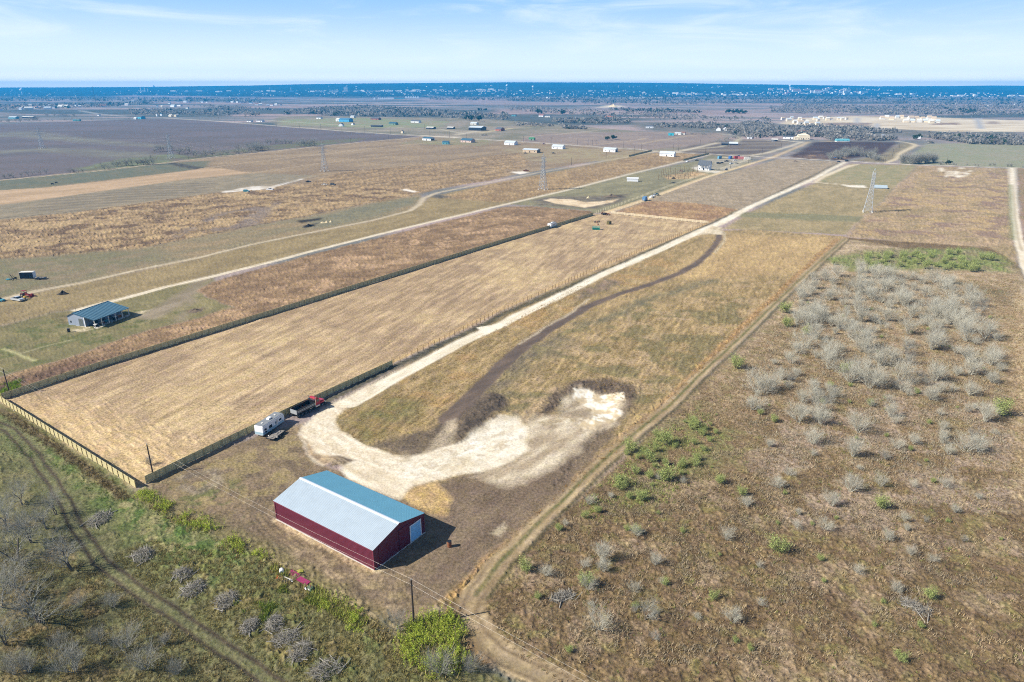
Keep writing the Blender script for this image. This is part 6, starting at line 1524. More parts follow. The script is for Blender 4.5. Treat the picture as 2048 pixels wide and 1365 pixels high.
for i, (x, y, s, lab) in enumerate(GS): plant('tree' if i % 9 == 4 else 'shrub', i * 7 + i // 3, 'bare_shrub', lab, 'shrub', x, y, s * (.5 if i % 9 == 4 else 1), rnd.uniform(0, 6.28), 'grey leafless shrubs of the scrub land', -.05, rnd.uniform(.8, 1.1))
# green bushes
GB = [(1472, 738, 36, 'green bush where the two-track passes the leafless shrubs'), (1570, 627, 32, 'dark green bush beside the two-track at the top of the scrub'), (1574, 655, 28, 'light green bush just below the dark green bush by the two-track'), (1612, 670, 24, 'green bush right of the light green bush by the two-track'),
      (1690, 745, 28, 'lone green bush in the middle of the scrub land'), (1833, 788, 16, 'small yellow green bush in the right of the scrub land'), (1645, 808, 15, 'small dark green bush with a short shadow'), (1740, 812, 20, 'low pale green bush right of the small dark green bush'), (2000, 832, 48, 'large green bush near the right edge'),
      (1762, 1018, 38, 'spiky bright green bush in the right scrub'), (1553, 1102, 44, 'broad bright green bush in the lower scrub'), (1050, 1142, 38, 'round green bush right of the dirt track bend'), (1172, 1172, 42, 'broad green bush in the brown scrub'), (1075, 1198, 20, 'small narrow green bush below the round green bush'),
      (1272, 1068, 26, 'tall narrow green bush with a clear shadow'), (1254, 1062, 18, 'pale green bush left of the tall narrow one'), (1240, 972, 34, 'low green bush near the two-track'), (1282, 1002, 32, 'green bush in the greenest part of the scrub'), (1330, 962, 46, 'large light green bush in the greenest part of the scrub'),
      (1118, 1062, 22, 'small green bush beside the dirt track'), (1170, 1037, 22, 'small bushy green plant in the scrub by the track'), (1330, 1170, 22, 'pale green bush below the centre of the scrub'), (1427, 1198, 26, 'compact green bush in the lower middle scrub'), (1440, 968, 28, 'light green bush with a shadow to its right'),
      (1483, 992, 26, 'yellow green bush at the edge of the grey shrubs'), (1366, 934, 24, 'green bush among short weeds'), (1640, 1122, 18, 'small green bush in the right scrub'), (1860, 1198, 34, 'wide green bush in the lower right scrub'), (1800, 1322, 30, 'pale green bush near the bottom right'), (1138, 1305, 22, 'thin pale green bush near the bottom'),
      (1520, 830, 16, 'small green bush left of the yellow bush'), (1548, 845, 22, 'yellowing bush beside a grey leafless shrub'), (1660, 775, 16, 'small green bush in the thicket edge'), (1470, 1285, 18, 'small green bush in the lower scrub'), (1270, 1215, 16, 'low grey green bush'), (1840, 1255, 18, 'small green bush low in the right scrub'),
      (1260, 905, 36, 'green bush beside the two-track at the top of the green weeds'), (1385, 860, 34, 'loose green bush near the digging side of the two-track'), (1330, 890, 40, 'broad loose green bush in the green weeds'), (1300, 925, 34, 'loose green bush in the middle of the green weeds')]
for i, (x, y, w, lab) in enumerate(GB): plant('green', i, 'green_bush', lab, 'bush', *P(x, y), max(w * mpp(x, y) / 3.4, .4), rnd.uniform(0, 6.28), 'green bushes of the scrub land')
for i, (x, y) in enumerate(scatter([(1250, 905), (1390, 812), (1450, 860), (1350, 990), (1170, 1035)], 34, 2.2, rnd)):
    plant('green', i * 5, 'green_bush', 'light green feathery bush in the green weeds beside the two-track', 'bush', x, y, rnd.uniform(.3, .85), rnd.uniform(0, 6.28), 'feathery bushes beside the two-track')
for i, (x, y) in enumerate(scatter([(1480, 760), (1620, 600), (2000, 640), (2010, 1200), (1500, 1330), (1080, 1330), (1100, 1130)], 44, 5, rnd)):
    plant('green', i * 3, 'green_bush', 'tiny light green bush scattered in the scrub', 'bush', x, y, rnd.uniform(.22, .5), rnd.uniform(0, 6.28), 'tiny bushes of the scrub land')
for i, (x, y) in enumerate(scatter([(1655, 528), (1760, 512), (1940, 508), (1985, 522), (1960, 545), (1850, 545), (1690, 540)], 46, 3.5, rnd)):
    plant('green', i, 'green_bush', 'bright green bush in the green strip at the top of the scrub', 'bush', x, y, rnd.uniform(.8, 1.6), rnd.uniform(0, 6.28), 'bushes of the green strip')
# bare trees and brush at bottom left
BT = [((35, 1120), 1.15, 'tall grey bare tree at the left edge'), ((62, 1085), 1.0, 'grey bare tree right of the tall one at the left edge'), ((15, 1060), 1.0, 'grey bare tree half cut by the left edge'), ((112, 1030), .85, 'small grey bare tree by the wheel track at left'), ((28, 1175), .9, 'grey bare tree lowest of the cluster at the left edge'),
      ((142, 1140), 1.05, 'lone grey bare tree casting a long shadow over the wheel track'), ((78, 1246), 1.2, 'tall pale grey bare tree in the lower left'), ((12, 1290), .9, 'grey bare tree in the lower left corner'), ((45, 1010), .8, 'small grey bare tree at the top of the left cluster'), ((92, 1060), .8, 'grey bare tree between the cluster and the wheel track'), ((5, 1215), 1.0, 'grey bare tree cut off by the left edge, lower down')]
for i, (px, s, lab) in enumerate(BT): plant('tree', i, 'bare_tree', lab, 'tree', *P(*px), s, rnd.uniform(0, 6.28), 'bare trees at lower left')
BS = [((254, 1300), .8), ((292, 1340), .8), ((150, 1345), .9), ((225, 1215), .55), ((120, 1300), .6), ((200, 1290), .6), ((60, 1345), .7), ((355, 1350), .5), ((790, 1260), .7), ((880, 1350), .8), ((940, 1345), .6), ((300, 930), .4), ((160, 1215), .5), ((30, 1350), .7), ((330, 1290), .4)]
for i, (px, s) in enumerate(BS):
    plant('shrubd', i, 'bare_shrub', 'grey bare shrub in the dark grass below the wheel track' if px[0] < 400 else ('grey bare shrub beside the bright green weeds' if i != 11 else 'small grey bare shrub by the corner pole'), 'shrub', *P(*px), s * 1.2, rnd.uniform(0, 6.28), 'bare shrubs at lower left')
# piles of cut brush
M_CUT = mat('cut_branches', (.28, .26, .225), .9, 0, .3, .8)
def brush_pile(label, px, w, seed, h=1.0, asp=.75):
    rn = np.random.RandomState(seed); S = []; hw = w / 2
    for i in range(330):
        r = math.sqrt(rn.rand()) * hw * .9; a = rn.rand() * 6.28; z = h * (1 - (r / hw) ** 1.6) * rn.rand()
        c = np.array([r * math.cos(a), r * math.sin(a) * asp, z + .05]); d = rn.randn(3) * (1, 1, .38); d /= np.linalg.norm(d)
        l = hw * (.16 + .3 * rn.rand()); rr = .014 + .035 * rn.rand() ** 3
        m = c + rn.randn(3) * .06; p0, p1 = c - d * l, c + d * l; p0[2] = max(p0[2], .0); p1[2] = max(p1[2], .0)
        S += [(p0, m, rr, rr, 0), (m, p1, rr, rr * .5, 0)]
    t = thing('brush_pile', label, 'brush pile', (*P(*px), 0), rn.rand() * 3, 'piles of cut brush')
    link('branches', segs_mesh('branches', S[:520], M_CUT), t)
    lg = [(np.array([rn.uniform(-hw, hw), rn.uniform(-hw, hw) * asp, .12]),) for _ in range(5)]
    m = MB()
    for (c,) in lg:
        a = rn.rand() * 6.28; l = hw * (.3 + .35 * rn.rand()); m.tube(c - (l * math.cos(a), l * math.sin(a), 0), c + (l * math.cos(a), l * math.sin(a), .25), .09, .05, 6)
    m.build('logs', M_CUT, t)
BP = [(200, 1040, 58, 'brush pile highest up, in the green grass beside the wheel track'), (287, 1112, 56, 'brush pile standing alone left of the pair'), (366, 1150, 46, 'brush pile, upper of the touching pair'), (388, 1180, 58, 'brush pile with pale logs, lower of the touching pair'), (452, 1203, 58, 'low loose brush pile right of the pair'),
      (550, 1250, 54, 'dark brush pile with a long pale log'), (571, 1280, 62, 'dense brush pile below the dark one'), (602, 1305, 64, 'brush pile just right of the dense one'), (652, 1342, 76, 'largest pale brush pile at the bottom'), (500, 1255, 50, 'brush heap of dark branches beside a shaded hollow')]
for i, (x, y, w, lab) in enumerate(BP): brush_pile(lab, (x, y), w * mpp(x, y), 300 + i, 1.15)
brush_pile('bleached heap of dead branches in the brown scrub', (1125, 1195), 62 * mpp(1125, 1195), 320, .6, .45)
brush_pile('pale flattened heap of dead branches in the right scrub', (1830, 1215), 66 * mpp(1830, 1215), 321, .5, .6)

# trees and hedges of the plain: (pixel of the foot, height in pixels)
def row(pts, n, h0, h1, jx=3, jy=.7):
    out = []
    for i in range(n):
        f = (i + rnd.uniform(-.35, .35)) / max(n - 1, 1) * (len(pts) - 1); f = min(max(f, 0), len(pts) - 1.001); k = int(f); g = f - k
        out.append((pts[k][0] + (pts[k + 1][0] - pts[k][0]) * g + rnd.uniform(-jx, jx), pts[k][1] + (pts[k + 1][1] - pts[k][1]) * g + rnd.uniform(-jy, jy), rnd.uniform(h0, h1)))
    return out
def trees(lst, kind, name, label, cat, group, wid=1.0):
    hh = {'shrub': 3.0, 'shrubd': 3.6, 'tree': 7.0, 'green': 2.2, 'ever': 4.6}[kind]
    for i, (x, y, h) in enumerate(lst):
        plant(kind, i + int(x), name, label, cat, *P(x, y), max(h * mpp(x, y) / hh, .3) * wid, rnd.uniform(0, 6.28), group, zs=1 / wid)
trees(row([(228, 333), (306, 330)], 15, 10, 15), 'tree', 'hedge_tree', 'small grey tree in the hedge between the plowed field and the pale path', 'tree', 'trees of the far left hedge', 1.1)
trees(row([(205, 340), (215, 339)], 2, 10, 13) + row([(136, 346), (166, 345)], 5, 6, 9) + row([(2, 358), (28, 356), (60, 351), (90, 348)], 9, 8, 11), 'tree', 'hedge_tree', 'small grey tree standing apart at the left part of the path below the plowed field', 'tree', 'trees of the far left hedge', 1.1)
trees(row([(312, 305), (345, 301)], 7, 9, 14), 'tree', 'field_tree', 'grey tree left of the pylon below the plowed field', 'tree', 'trees below the plowed field')
trees(row([(352, 306), (420, 314), (500, 303), (520, 298)], 30, 10, 16, 6, 4), 'tree', 'field_tree', 'grey tree in the long clump right of the pylon below the plowed field', 'tree', 'trees below the plowed field', 1.2)
trees(row([(512, 302), (535, 300)], 6, 9, 13) + row([(535, 289), (585, 288)], 8, 8, 11) + row([(599, 293), (631, 293)], 8, 12, 16), 'tree', 'field_tree', 'grey tree in the small clumps left of the middle left pylon', 'tree', 'trees below the plowed field', 1.1)
trees(row([(1656, 318), (1700, 312), (1760, 318)], 30, 8, 14, 6, 5), 'shrubd', 'bare_thicket_tree', 'grey bare tree in the thicket below the dark plowed square', 'tree', 'bare thicket by the cross road', 1.1)
trees(row([(1806, 328), (1868, 326)], 22, 12, 18, 5, 1.5), 'shrubd', 'bare_thicket_tree', 'grey bare tree in the thicket right of the winding lane', 'tree', 'bare thicket by the cross road')
trees(row([(1872, 330), (2040, 335)], 12, 3, 7, 6, .8), 'shrubd', 'roadside_bush', 'low grey bush along the cross road at right', 'bush', 'bushes along the cross road')
for x, y, h, lab in ((1077, 228, 8, 'round dark evergreen, left of two standing in grey scrub'), (1125, 229, 8, 'round dark evergreen, right of two standing in grey scrub'), (939, 242, 10, 'dark evergreen, left of two behind the big white roofed barn'), (958, 243, 10, 'dark evergreen, right of two behind the big white roofed barn'),
                     (1457, 227, 7, 'small dark evergreen left of the long dark clump'), (1832, 279, 9, 'dark evergreen behind the white gable by the winding lane'), (1912, 280, 10, 'dark evergreen in the woods, left of three'), (1939, 281, 9, 'dark evergreen in the woods, middle of three'),
                     (1958, 283, 9, 'low dark evergreen in the woods, right of three'), (1984, 283, 10, 'wide dark evergreen in the woods near the right edge'), (1214, 281, 7, 'round dark bush, left of a pair in the pale field'), (1228, 280, 8, 'round olive bush, right of a pair in the pale field'),
                     (1897, 329, 7, 'dark bush at the foot of the pole by the cross road'), (959, 222, 5, 'dark tree, left of two on the far scrub'), (971, 223, 5, 'dark tree, right of two on the far scrub')):
    plant('ever', int(x), 'evergreen_tree', lab, 'tree', *P(x, y), h * mpp(x, y) / 4.6 * 1.15, rnd.uniform(0, 6.28), None, zs=.85)
trees(row([(1468, 227), (1490, 228)], 6, 5, 7), 'ever', 'evergreen_tree', 'dark evergreen of the long dark clump on the far pale field', 'tree', 'far dark clump')
trees(row([(1340, 272), (1392, 270), (1420, 271)], 14, 3, 6, 4, 1), 'tree', 'field_tree', 'small grey tree in the row right of the turquoise cabin', 'tree', 'trees by the turquoise cabin', 1.3)
trees(row([(1436, 287), (1462, 279), (1480, 275)], 16, 4, 7, 5, 1.5), 'tree', 'field_tree', 'grey tree along the curved drive', 'tree', 'trees along the curved drive', 1.3)
trees(row([(0, 246), (50, 243), (74, 242)], 14, 5, 8, 4, 1) + row([(85, 243), (150, 240), (260, 240)], 12, 2, 4, 6, 1), 'tree', 'field_tree', 'grey tree along the upper edge of the plowed field', 'tree', 'trees above the plowed field', 1.4)
trees(row([(90, 232), (95, 232)], 2, 5, 6) + row([(112, 233), (148, 233)], 9, 4, 6, 3, .6), 'tree', 'field_tree', 'dark grey tree of the clumps on the tan field at far left', 'tree', 'clumps on the tan field', 1.5)

# far woods: countless, one object each
M_WOODS = attr_mat('grey_woods', .9, .5)
def woods(name, regs, seed):
    rn = np.random.RandomState(seed); PP, SZ, CC = [], [], []
    for px, n, h0, h1, dark in regs:
        G = np.array([P(*q) for q in px]); pts = []
        lo, hi = G.min(0), G.max(0); poly = [tuple(g) for g in G]
        while len(pts) < n:
            q = lo + (hi - lo) * rn.rand(2)
            if inside(poly, q[0], q[1]) and vnoise(np.array([q[0] / 60]), np.array([q[1] / 60]), 5)[0] > .34: pts.append(q)
        pts = np.array(pts); h = h0 + (h1 - h0) * rn.rand(n)
        m = 9
        cen = np.concatenate([pts, (h * .55)[:, None]], 1)
        q = np.repeat(cen, m, 0) + rn.randn(n * m, 3) * np.repeat(np.stack([h * .34, h * .34, h * .22], 1), m, 0)
        q[:, 2] = np.maximum(q[:, 2], .3)
        base = np.where(rn.rand(n, 1) < dark, np.array([[.05, .07, .04]]), np.array([[.30, .28, .245]])) * (.8 + .4 * rn.rand(n, 1))
        PP.append(q); SZ.append(np.repeat(h * .2, m)); CC.append(np.repeat(base, m, 0))
    PP = np.concatenate(PP); SZ = np.concatenate(SZ); CC = np.concatenate(CC)
    V, F_ = cards(PP, SZ, rn, up=.4)
    c = np.ones((len(PP), 4)); c[:, :3] = CC * (.8 + .4 * rn.rand(len(PP), 1))
    me = np_mesh(name, V, F_, {'col': ('FLOAT_COLOR', np.repeat(c, 4, 0))}); me.materials.append(M_WOODS)
    o = link(name, me); o['kind'] = 'stuff'
woods('woodland', [
    ([(1540, 262), (1600, 254), (1720, 258), (1800, 266), (1880, 272), (2060, 276), (2060, 292), (1860, 287), (1800, 284), (1700, 281), (1660, 282), (1640, 276), (1540, 272)], 1500, 4, 8, .06),
    ([(1800, 283), (1860, 279), (2060, 284), (2060, 290), (1850, 288)], 260, 4, 7, .04),
    ([(1440, 262), (1500, 246), (1545, 250), (1545, 274), (1490, 279)], 420, 4, 8, .04),
    ([(1370, 250), (1480, 248), (1540, 252), (1470, 262), (1370, 256)], 330, 4, 8, .05),
    ([(1300, 252), (1380, 250), (1390, 256), (1300, 256)], 80, 4, 7, .08),
    ([(1210, 239), (1270, 242), (1260, 248), (1160, 248), (1104, 245), (1110, 242)], 240, 5, 9, .12),
    ([(1120, 252), (1200, 256), (1210, 260), (1130, 259)], 90, 4, 7, .06), ([(1030, 247), (1100, 250), (1110, 254), (1030, 252)], 70, 4, 6, .08),
    ([(568, 224), (640, 217), (740, 214), (850, 221), (940, 228), (1020, 230), (1010, 241), (950, 241), (860, 234), (760, 235), (640, 232), (570, 231)], 1500, 5, 10, .14),
    ([(768, 220), (845, 219), (850, 225), (770, 228)], 200, 6, 10, .4), ([(600, 226), (700, 222), (720, 230), (610, 231)], 200, 6, 10, .25),
    ([(1010, 214), (1200, 222), (1540, 240), (1540, 245), (1300, 240), (1020, 222)], 560, 4, 8, .05),
    ([(1220, 219), (1330, 221), (1420, 227), (1300, 226), (1220, 222)], 260, 5, 9, .35),
    ([(1540, 214), (1700, 219), (1900, 222), (2060, 226), (2060, 233), (1900, 231), (1700, 229), (1540, 228)], 800, 5, 9, .06),
    ([(1560, 208), (1660, 212), (1900, 213), (2060, 213), (2060, 224), (1900, 220), (1660, 219), (1560, 212)], 700, 5, 10, .1),
    ([(1918, 222), (1950, 223), (1950, 228), (1925, 228)], 60, 7, 10, .9),
    ([(256, 222), (330, 219), (420, 222), (520, 226), (520, 234), (380, 232), (256, 231)], 420, 4, 9, .2),
    ([(0, 212), (130, 210), (260, 206), (330, 204), (300, 210), (140, 218), (0, 220)], 420, 6, 11, .35),
    ([(380, 212), (470, 214), (560, 222), (450, 221)], 160, 5, 9, .15)], 5)
woods('distant_woodland', [
    ([(-200, 193), (200, 192), (520, 194), (760, 196), (1020, 198), (1220, 202), (1540, 204), (2200, 204), (2200, 196), (1540, 193), (1000, 189), (600, 188), (-200, 188)], 3600, 7, 13, .8),
    ([(-200, 205), (130, 203), (420, 204), (520, 208), (520, 198), (200, 196), (-200, 197)], 1000, 7, 12, .4),
    ([(860, 200), (1050, 203), (1200, 209), (1340, 210), (1340, 203), (1050, 197), (860, 196)], 700, 7, 12, .4),
    ([(1250, 211), (1500, 209), (1560, 206), (1900, 211), (2200, 213), (2200, 206), (1560, 202), (1330, 203)], 1000, 6, 11, .15)], 6)

# grass and weeds: countless
def tufts(name, regs, seed, m, blades=9):
    rn = np.random.RandomState(seed); VV, CC = [], []
    for px, n, h0, h1, c1, c2, thr in regs:
        poly = [P(*q) for q in px]; G = np.array(poly); lo, hi = G.min(0), G.max(0)
        q = lo + (hi - lo) * rn.rand(n * 5, 2)
        ins = np.zeros(len(q), bool)
        for i in range(len(poly)):
            ax, ay = poly[i]; bx, by = poly[i - 1]
            ins ^= ((ay > q[:, 1]) != (by > q[:, 1])) & (q[:, 0] < (bx - ax) * (q[:, 1] - ay) / ((by - ay) if abs(by - ay) > 1e-9 else 1e-9) + ax)
        q = q[ins]; q = q[fbm(q[:, 0] / 4, q[:, 1] / 4, seed + 3, 3) > thr][:n]
        k = len(q); h = h0 + (h1 - h0) * rn.rand(k) ** 1.5
        for b in range(blades):
            a = rn.rand(k) * 6.28; le = .25 + .55 * rn.rand(k); hh = h * (.6 + .5 * rn.rand(k)); w = .022 + .05 * h
            bx, by = q[:, 0] + .45 * h * rn.randn(k), q[:, 1] + .45 * h * rn.randn(k)
            tx, ty = bx + np.cos(a) * le * hh, by + np.sin(a) * le * hh
            px_, py_ = -np.sin(a) * w, np.cos(a) * w
            z0 = np.full(k, -.02)
            V = np.stack([np.stack([bx - px_, by - py_, z0], 1), np.stack([bx + px_, by + py_, z0], 1), np.stack([tx, ty, hh], 1)], 1)
            VV.append(V.reshape(-1, 3))
            t = rn.rand(k, 1); c = np.ones((k, 4)); c[:, :3] = (np.array(alb(*c1)) * (1 - t) + np.array(alb(*c2)) * t) * (.75 + .5 * rn.rand(k, 1))
            CC.append(np.repeat(c, 3, 0))
    V = np.concatenate(VV); me = np_mesh(name, V, np.arange(len(V)).reshape(-1, 3), {'col': ('FLOAT_COLOR', np.concatenate(CC))}); me.materials.append(m)
    o = link(name, me); o['kind'] = 'stuff'
SCR_ = [(1650, 560), (2035, 560), (2060, 700), (2100, 1380), (1130, 1380), (1010, 1290), (985, 1215), (1090, 1080), (1360, 830)]
tufts('dry_grass', [(SCR_, 42000, .12, .45, (180, 153, 108), (120, 98, 66), .2), ([(1650, 545), (2035, 545), (2060, 700), (2080, 960), (1330, 960), (1345, 850)], 30000, .12, .45, (206, 180, 140), (160, 134, 100), .25), (SCR_, 9000, .25, .8, (200, 176, 138), (176, 160, 128), .5), (SCR_, 3000, .2, .5, (150, 150, 80), (120, 130, 60), .55),
                    ([(0, 1090), (180, 1127), (253, 1188), (326, 1239), (404, 1291), (482, 1345), (520, 1380), (0, 1380)], 7000, .15, .55, (182, 164, 112), (134, 126, 82), .3), ([(220, 1116), (286, 1167), (366, 1218), (442, 1271), (520, 1322), (585, 1380), (960, 1380), (800, 1270), (560, 1130), (300, 1080)], 9000, .12, .5, (178, 162, 104), (136, 132, 80), .3),
                    ([(300, 992), (420, 1056), (550, 1124), (640, 1180), (800, 1280), (760, 1290), (540, 1150), (400, 1080), (290, 1010)], 2200, .3, .9, (186, 168, 118), (150, 134, 84), .35),
                    ([(20, 822), (262, 992), (255, 1010), (0, 830)], 1500, .3, .9, (128, 110, 70), (150, 132, 90), .3),
                    ([(1660, 492), (1480, 672), (1340, 806), (1200, 935), (1050, 1068), (950, 1150), (910, 1195), (900, 1185), (1000, 1080), (1300, 830), (1640, 500)], 4000, .2, .6, (190, 148, 88), (150, 116, 70), .3),
                    ([(690, 860), (760, 800), (950, 680), (1180, 560), (1170, 600), (1000, 720), (860, 850), (720, 890)], 4000, .12, .35, (180, 146, 84), (140, 118, 66), .3),
                    ([(1020, 770), (1250, 640), (1520, 560), (1600, 560), (1340, 800), (1240, 800), (1150, 755)], 6000, .12, .4, (190, 154, 92), (140, 122, 70), .3)], 21, M_STRAW)
tufts('dry_brush', [([(1570, 620), (1620, 550), (1900, 550), (1990, 620), (2020, 900), (1900, 960), (1500, 930), (1480, 780)], 15000, .25, .9, (190, 180, 156), (150, 138, 114), .42),
                    ([(1060, 1150), (1250, 940), (1480, 900), (1700, 1000), (1900, 1000), (2000, 1150), (1700, 1330), (1100, 1330)], 6000, .2, .7, (186, 172, 146), (146, 130, 104), .56),
                    ([(806, 1255), (850, 1236), (910, 1230), (930, 1280), (936, 1340), (880, 1360), (820, 1340)], 500, .5, 1.4, (196, 178, 128), (150, 134, 92), .3)], 25, M_STRAW, 7)
tufts('green_weeds', [(SCR_, 2600, .15, .5, (160, 172, 92), (130, 146, 70), .5), ([(808, 1262), (850, 1240), (905, 1232), (925, 1280), (930, 1330), (880, 1352), (830, 1330), (806, 1300)], 700, .3, 1.0, (188, 194, 96), (122, 140, 64), .4),
                      ([(276, 975), (300, 985), (340, 1010), (420, 1052), (460, 1078), (545, 1118), (520, 1120), (440, 1085), (330, 1025), (280, 995)], 900, .3, 1.1, (190, 196, 100), (146, 156, 76), .46),
                      ([(540, 1130), (640, 1180), (740, 1240), (720, 1262), (610, 1200), (545, 1150)], 700, .4, 1.0, (190, 196, 96), (164, 172, 80), .47),
                      ([(0, 770), (40, 762), (40, 788), (0, 800)], 160, .6, 1.2, (150, 176, 50), (120, 150, 44), .3), ([(560, 1165), (640, 1195), (640, 1215), (560, 1185)], 250, .3, .8, (150, 160, 60), (110, 130, 46), .4),
                      ([(470, 1200), (560, 1215), (540, 1245), (470, 1235)], 220, .3, .9, (140, 156, 56), (110, 130, 46), .45),
                      ([(10, 870), (250, 1000), (400, 1060), (520, 1120), (400, 1110), (240, 1030), (120, 940), (20, 900)], 5000, .1, .3, (122, 146, 56), (90, 118, 40), .42),
                      ([(1255, 915), (1400, 815), (1450, 880), (1330, 1010), (1190, 1050), (1160, 1010)], 1000, .2, .7, (190, 198, 116), (150, 164, 84), .5)], 23, M_LEAF, 8)

def stalks(name, regs, seed):
    """leafy upright weeds: small leaves all the way up each stalk"""
    rn = np.random.RandomState(seed); PP = []
    for px, n, h0, h1, thr in regs:
        G = np.array([P(*q) for q in px]); poly = [tuple(g) for g in G]; lo, hi = G.min(0) - 1, G.max(0) + 1; k = 0; tr = 0
        while k < n and tr < n * 40:
            tr += 1
            q = lo + (hi - lo) * rn.rand(2); w = rn.randn(2) * .8
            if inside(poly, q[0] + w[0], q[1] + w[1]) and fbm(np.array([q[0] / 3.2]), np.array([q[1] / 3.2]), 71, 3)[0] > thr:
                k += 1; h = h0 + (h1 - h0) * rn.rand() ** 1.3; m = 10 + int(h * 13); z = h * np.linspace(.12, 1, m); ln = rn.randn(2) * .12
                PP.append(np.stack([q[0] + ln[0] * z + rn.randn(m) * .11, q[1] + ln[1] * z + rn.randn(m) * .11, z], 1))
    PP = np.concatenate(PP)
    me = leaf_mesh(name, PP, .062, rn, M_LEAF, alb(214, 220, 92), alb(150, 176, 62), .7, .55)
    o = link(name, me); o['kind'] = 'stuff'
stalks('tall_weeds', [([(806, 1262), (850, 1236), (908, 1230), (928, 1280), (932, 1330), (884, 1356), (828, 1332), (804, 1300)], 1100, .6, 2.0, .36),
                      ([(276, 975), (300, 985), (340, 1010), (420, 1052), (460, 1078), (545, 1118), (520, 1120), (440, 1085), (330, 1025), (280, 995)], 620, .4, 1.4, .46),
                      ([(644, 1186), (740, 1240), (720, 1262), (650, 1215)], 200, .4, 1.1, .48)], 61)

# ------------------------------------------------------------------ distant houses, town and masts
def simple_house(name, label, cat, px, wpx, hm, wall, rf, group, rz=0.0, d=.7, rise=.35, wmax=60, floors=0):
    X, Y, Z = PT(*px); m = (Y * CP + CAMH * SP) / F; w = min(wpx * m, wmax); dd = w * d
    t = thing(name, label, cat, (X, Y, Z - .2), rz, group)
    hx, hy = w / 2, dd / 2; r = rise * hy * 2
    if rise > 0:
        MB().prism([(-hy, 0), (hy, 0), (hy, hm), (0, hm + r - .05), (-hy, hm)], -hx, hx, 'x').build('wall', wall, t)
        MB().prism([(-hy - .4, hm - .3), (0, hm + r), (hy + .4, hm - .3), (hy + .4, hm), (0, hm + r + .35), (-hy - .4, hm)], -hx - .4, hx + .4, 'x').build('roof', rf, t)
    else:
        MB().b2(-hx, hx, -hy, hy, 0, hm).build('wall', wall, t)
        MB().b2(-hx - .3, hx + .3, -hy - .3, hy + .3, hm, hm + .8).build('roof', rf, t)
    if floors:
        wm = MB()
        for f_ in range(floors): wm.b2(-hx * .92, hx * .92, -hy - .25, -hy - .02, hm * (f_ + .4) / floors, hm * (f_ + .78) / floors)
        wm.build('window_band', M_GLASS, t)
    return t
rnd = random.Random(77)
WL = [M_WHITE, M_OFFW, M_CREAM, M_WHITE]; RL = [M_DKR, M_WROOF, M_BRNR, M_GREYR, M_OFFW]
ROWS = [('white house in the row among trees at far left', 'far left row of houses', [(27, 214, 6), (48, 213.5, 7), (62, 213, 7), (73, 217, 6), (96, 219, 12), (58, 219.5, 14), (42, 220, 6), (110, 217, 8), (128, 216.5, 19), (152, 214, 5), (160, 215, 5), (184, 213.5, 5), (207, 214.5, 12), (254, 211.5, 7), (89, 214, 5), (139, 217, 5), (2, 222, 5), (76, 210, 4), (100, 212, 4)]),
        ('pale house in the row along the far pasture left of centre', 'row along the far pasture', [(266, 205, 5), (284, 206, 7), (296, 206, 6), (312, 206, 4), (339, 208, 5), (357, 205.5, 6), (371, 205.5, 7), (380, 206, 5), (397, 205.5, 6), (405, 205.5, 6), (414, 206, 4), (425, 205.5, 5), (455, 206, 7), (465, 206, 6), (475, 206, 4), (485, 206.5, 8), (490, 203, 4), (502, 208, 6)]),
        ('pale farm building behind the plowed field left of centre', 'farm behind the plowed field', [(315, 215, 4), (324, 215, 4), (347, 214.5, 10), (360, 213, 9), (375, 218, 6), (314, 233, 3), (323, 232, 4)]),
        ('white roofed house in the bright cluster left of the grey woods', 'bright cluster', [(514, 211, 6), (521, 211, 6), (536, 212, 5), (544, 212, 6), (552, 211, 5), (562, 211, 4)]),
        ('white house in the row at the foot of the far town', 'row at the foot of the town', [(1036, 196, 4), (1047, 196, 5), (1055, 197, 4), (1078, 197.5, 5), (1101, 198, 6), (1094, 197, 4), (1126, 196.5, 5), (1134, 196.5, 4), (1150, 196, 5), (1185, 196.5, 4), (1200, 197, 5), (1219, 196, 4), (996, 193, 4), (1012, 194, 4), (918, 192, 4)])]
for lab, grp, L_ in ROWS:
    for x, y, w in L_: simple_house('distant_house', lab, 'house', (x, y), w, 5.5, WL[rnd.randrange(4)], RL[rnd.randrange(5)], grp, R(rnd.uniform(-25, 25)), .6, .3)
for i, x in enumerate((749, 757.5, 761.5, 765.5, 770, 774, 778, 782, 786)): simple_house('gable_house', 'white gabled house in the left half of the row of identical new houses', 'house', (x, 199.5 - .1 * i), 3.4, 8, M_WHITE, M_WROOF, 'row of identical new houses', R(90), 1.1, .55)
for i, x in enumerate((790, 795, 799, 803, 807)): simple_house('gable_house', 'dark roofed house in the middle of the row of identical new houses', 'house', (x, 198.5), 4, 8, M_TEALW, M_DKR, 'row of identical new houses', R(0), 1.0, .5)
for i, x in enumerate((812, 817, 822, 827, 831, 836)): simple_house('gable_house', 'white gabled house in the right half of the row of identical new houses', 'house', (x, 196.8), 3.8, 8, M_WHITE, M_WROOF, 'row of identical new houses', R(90), 1.1, .55)
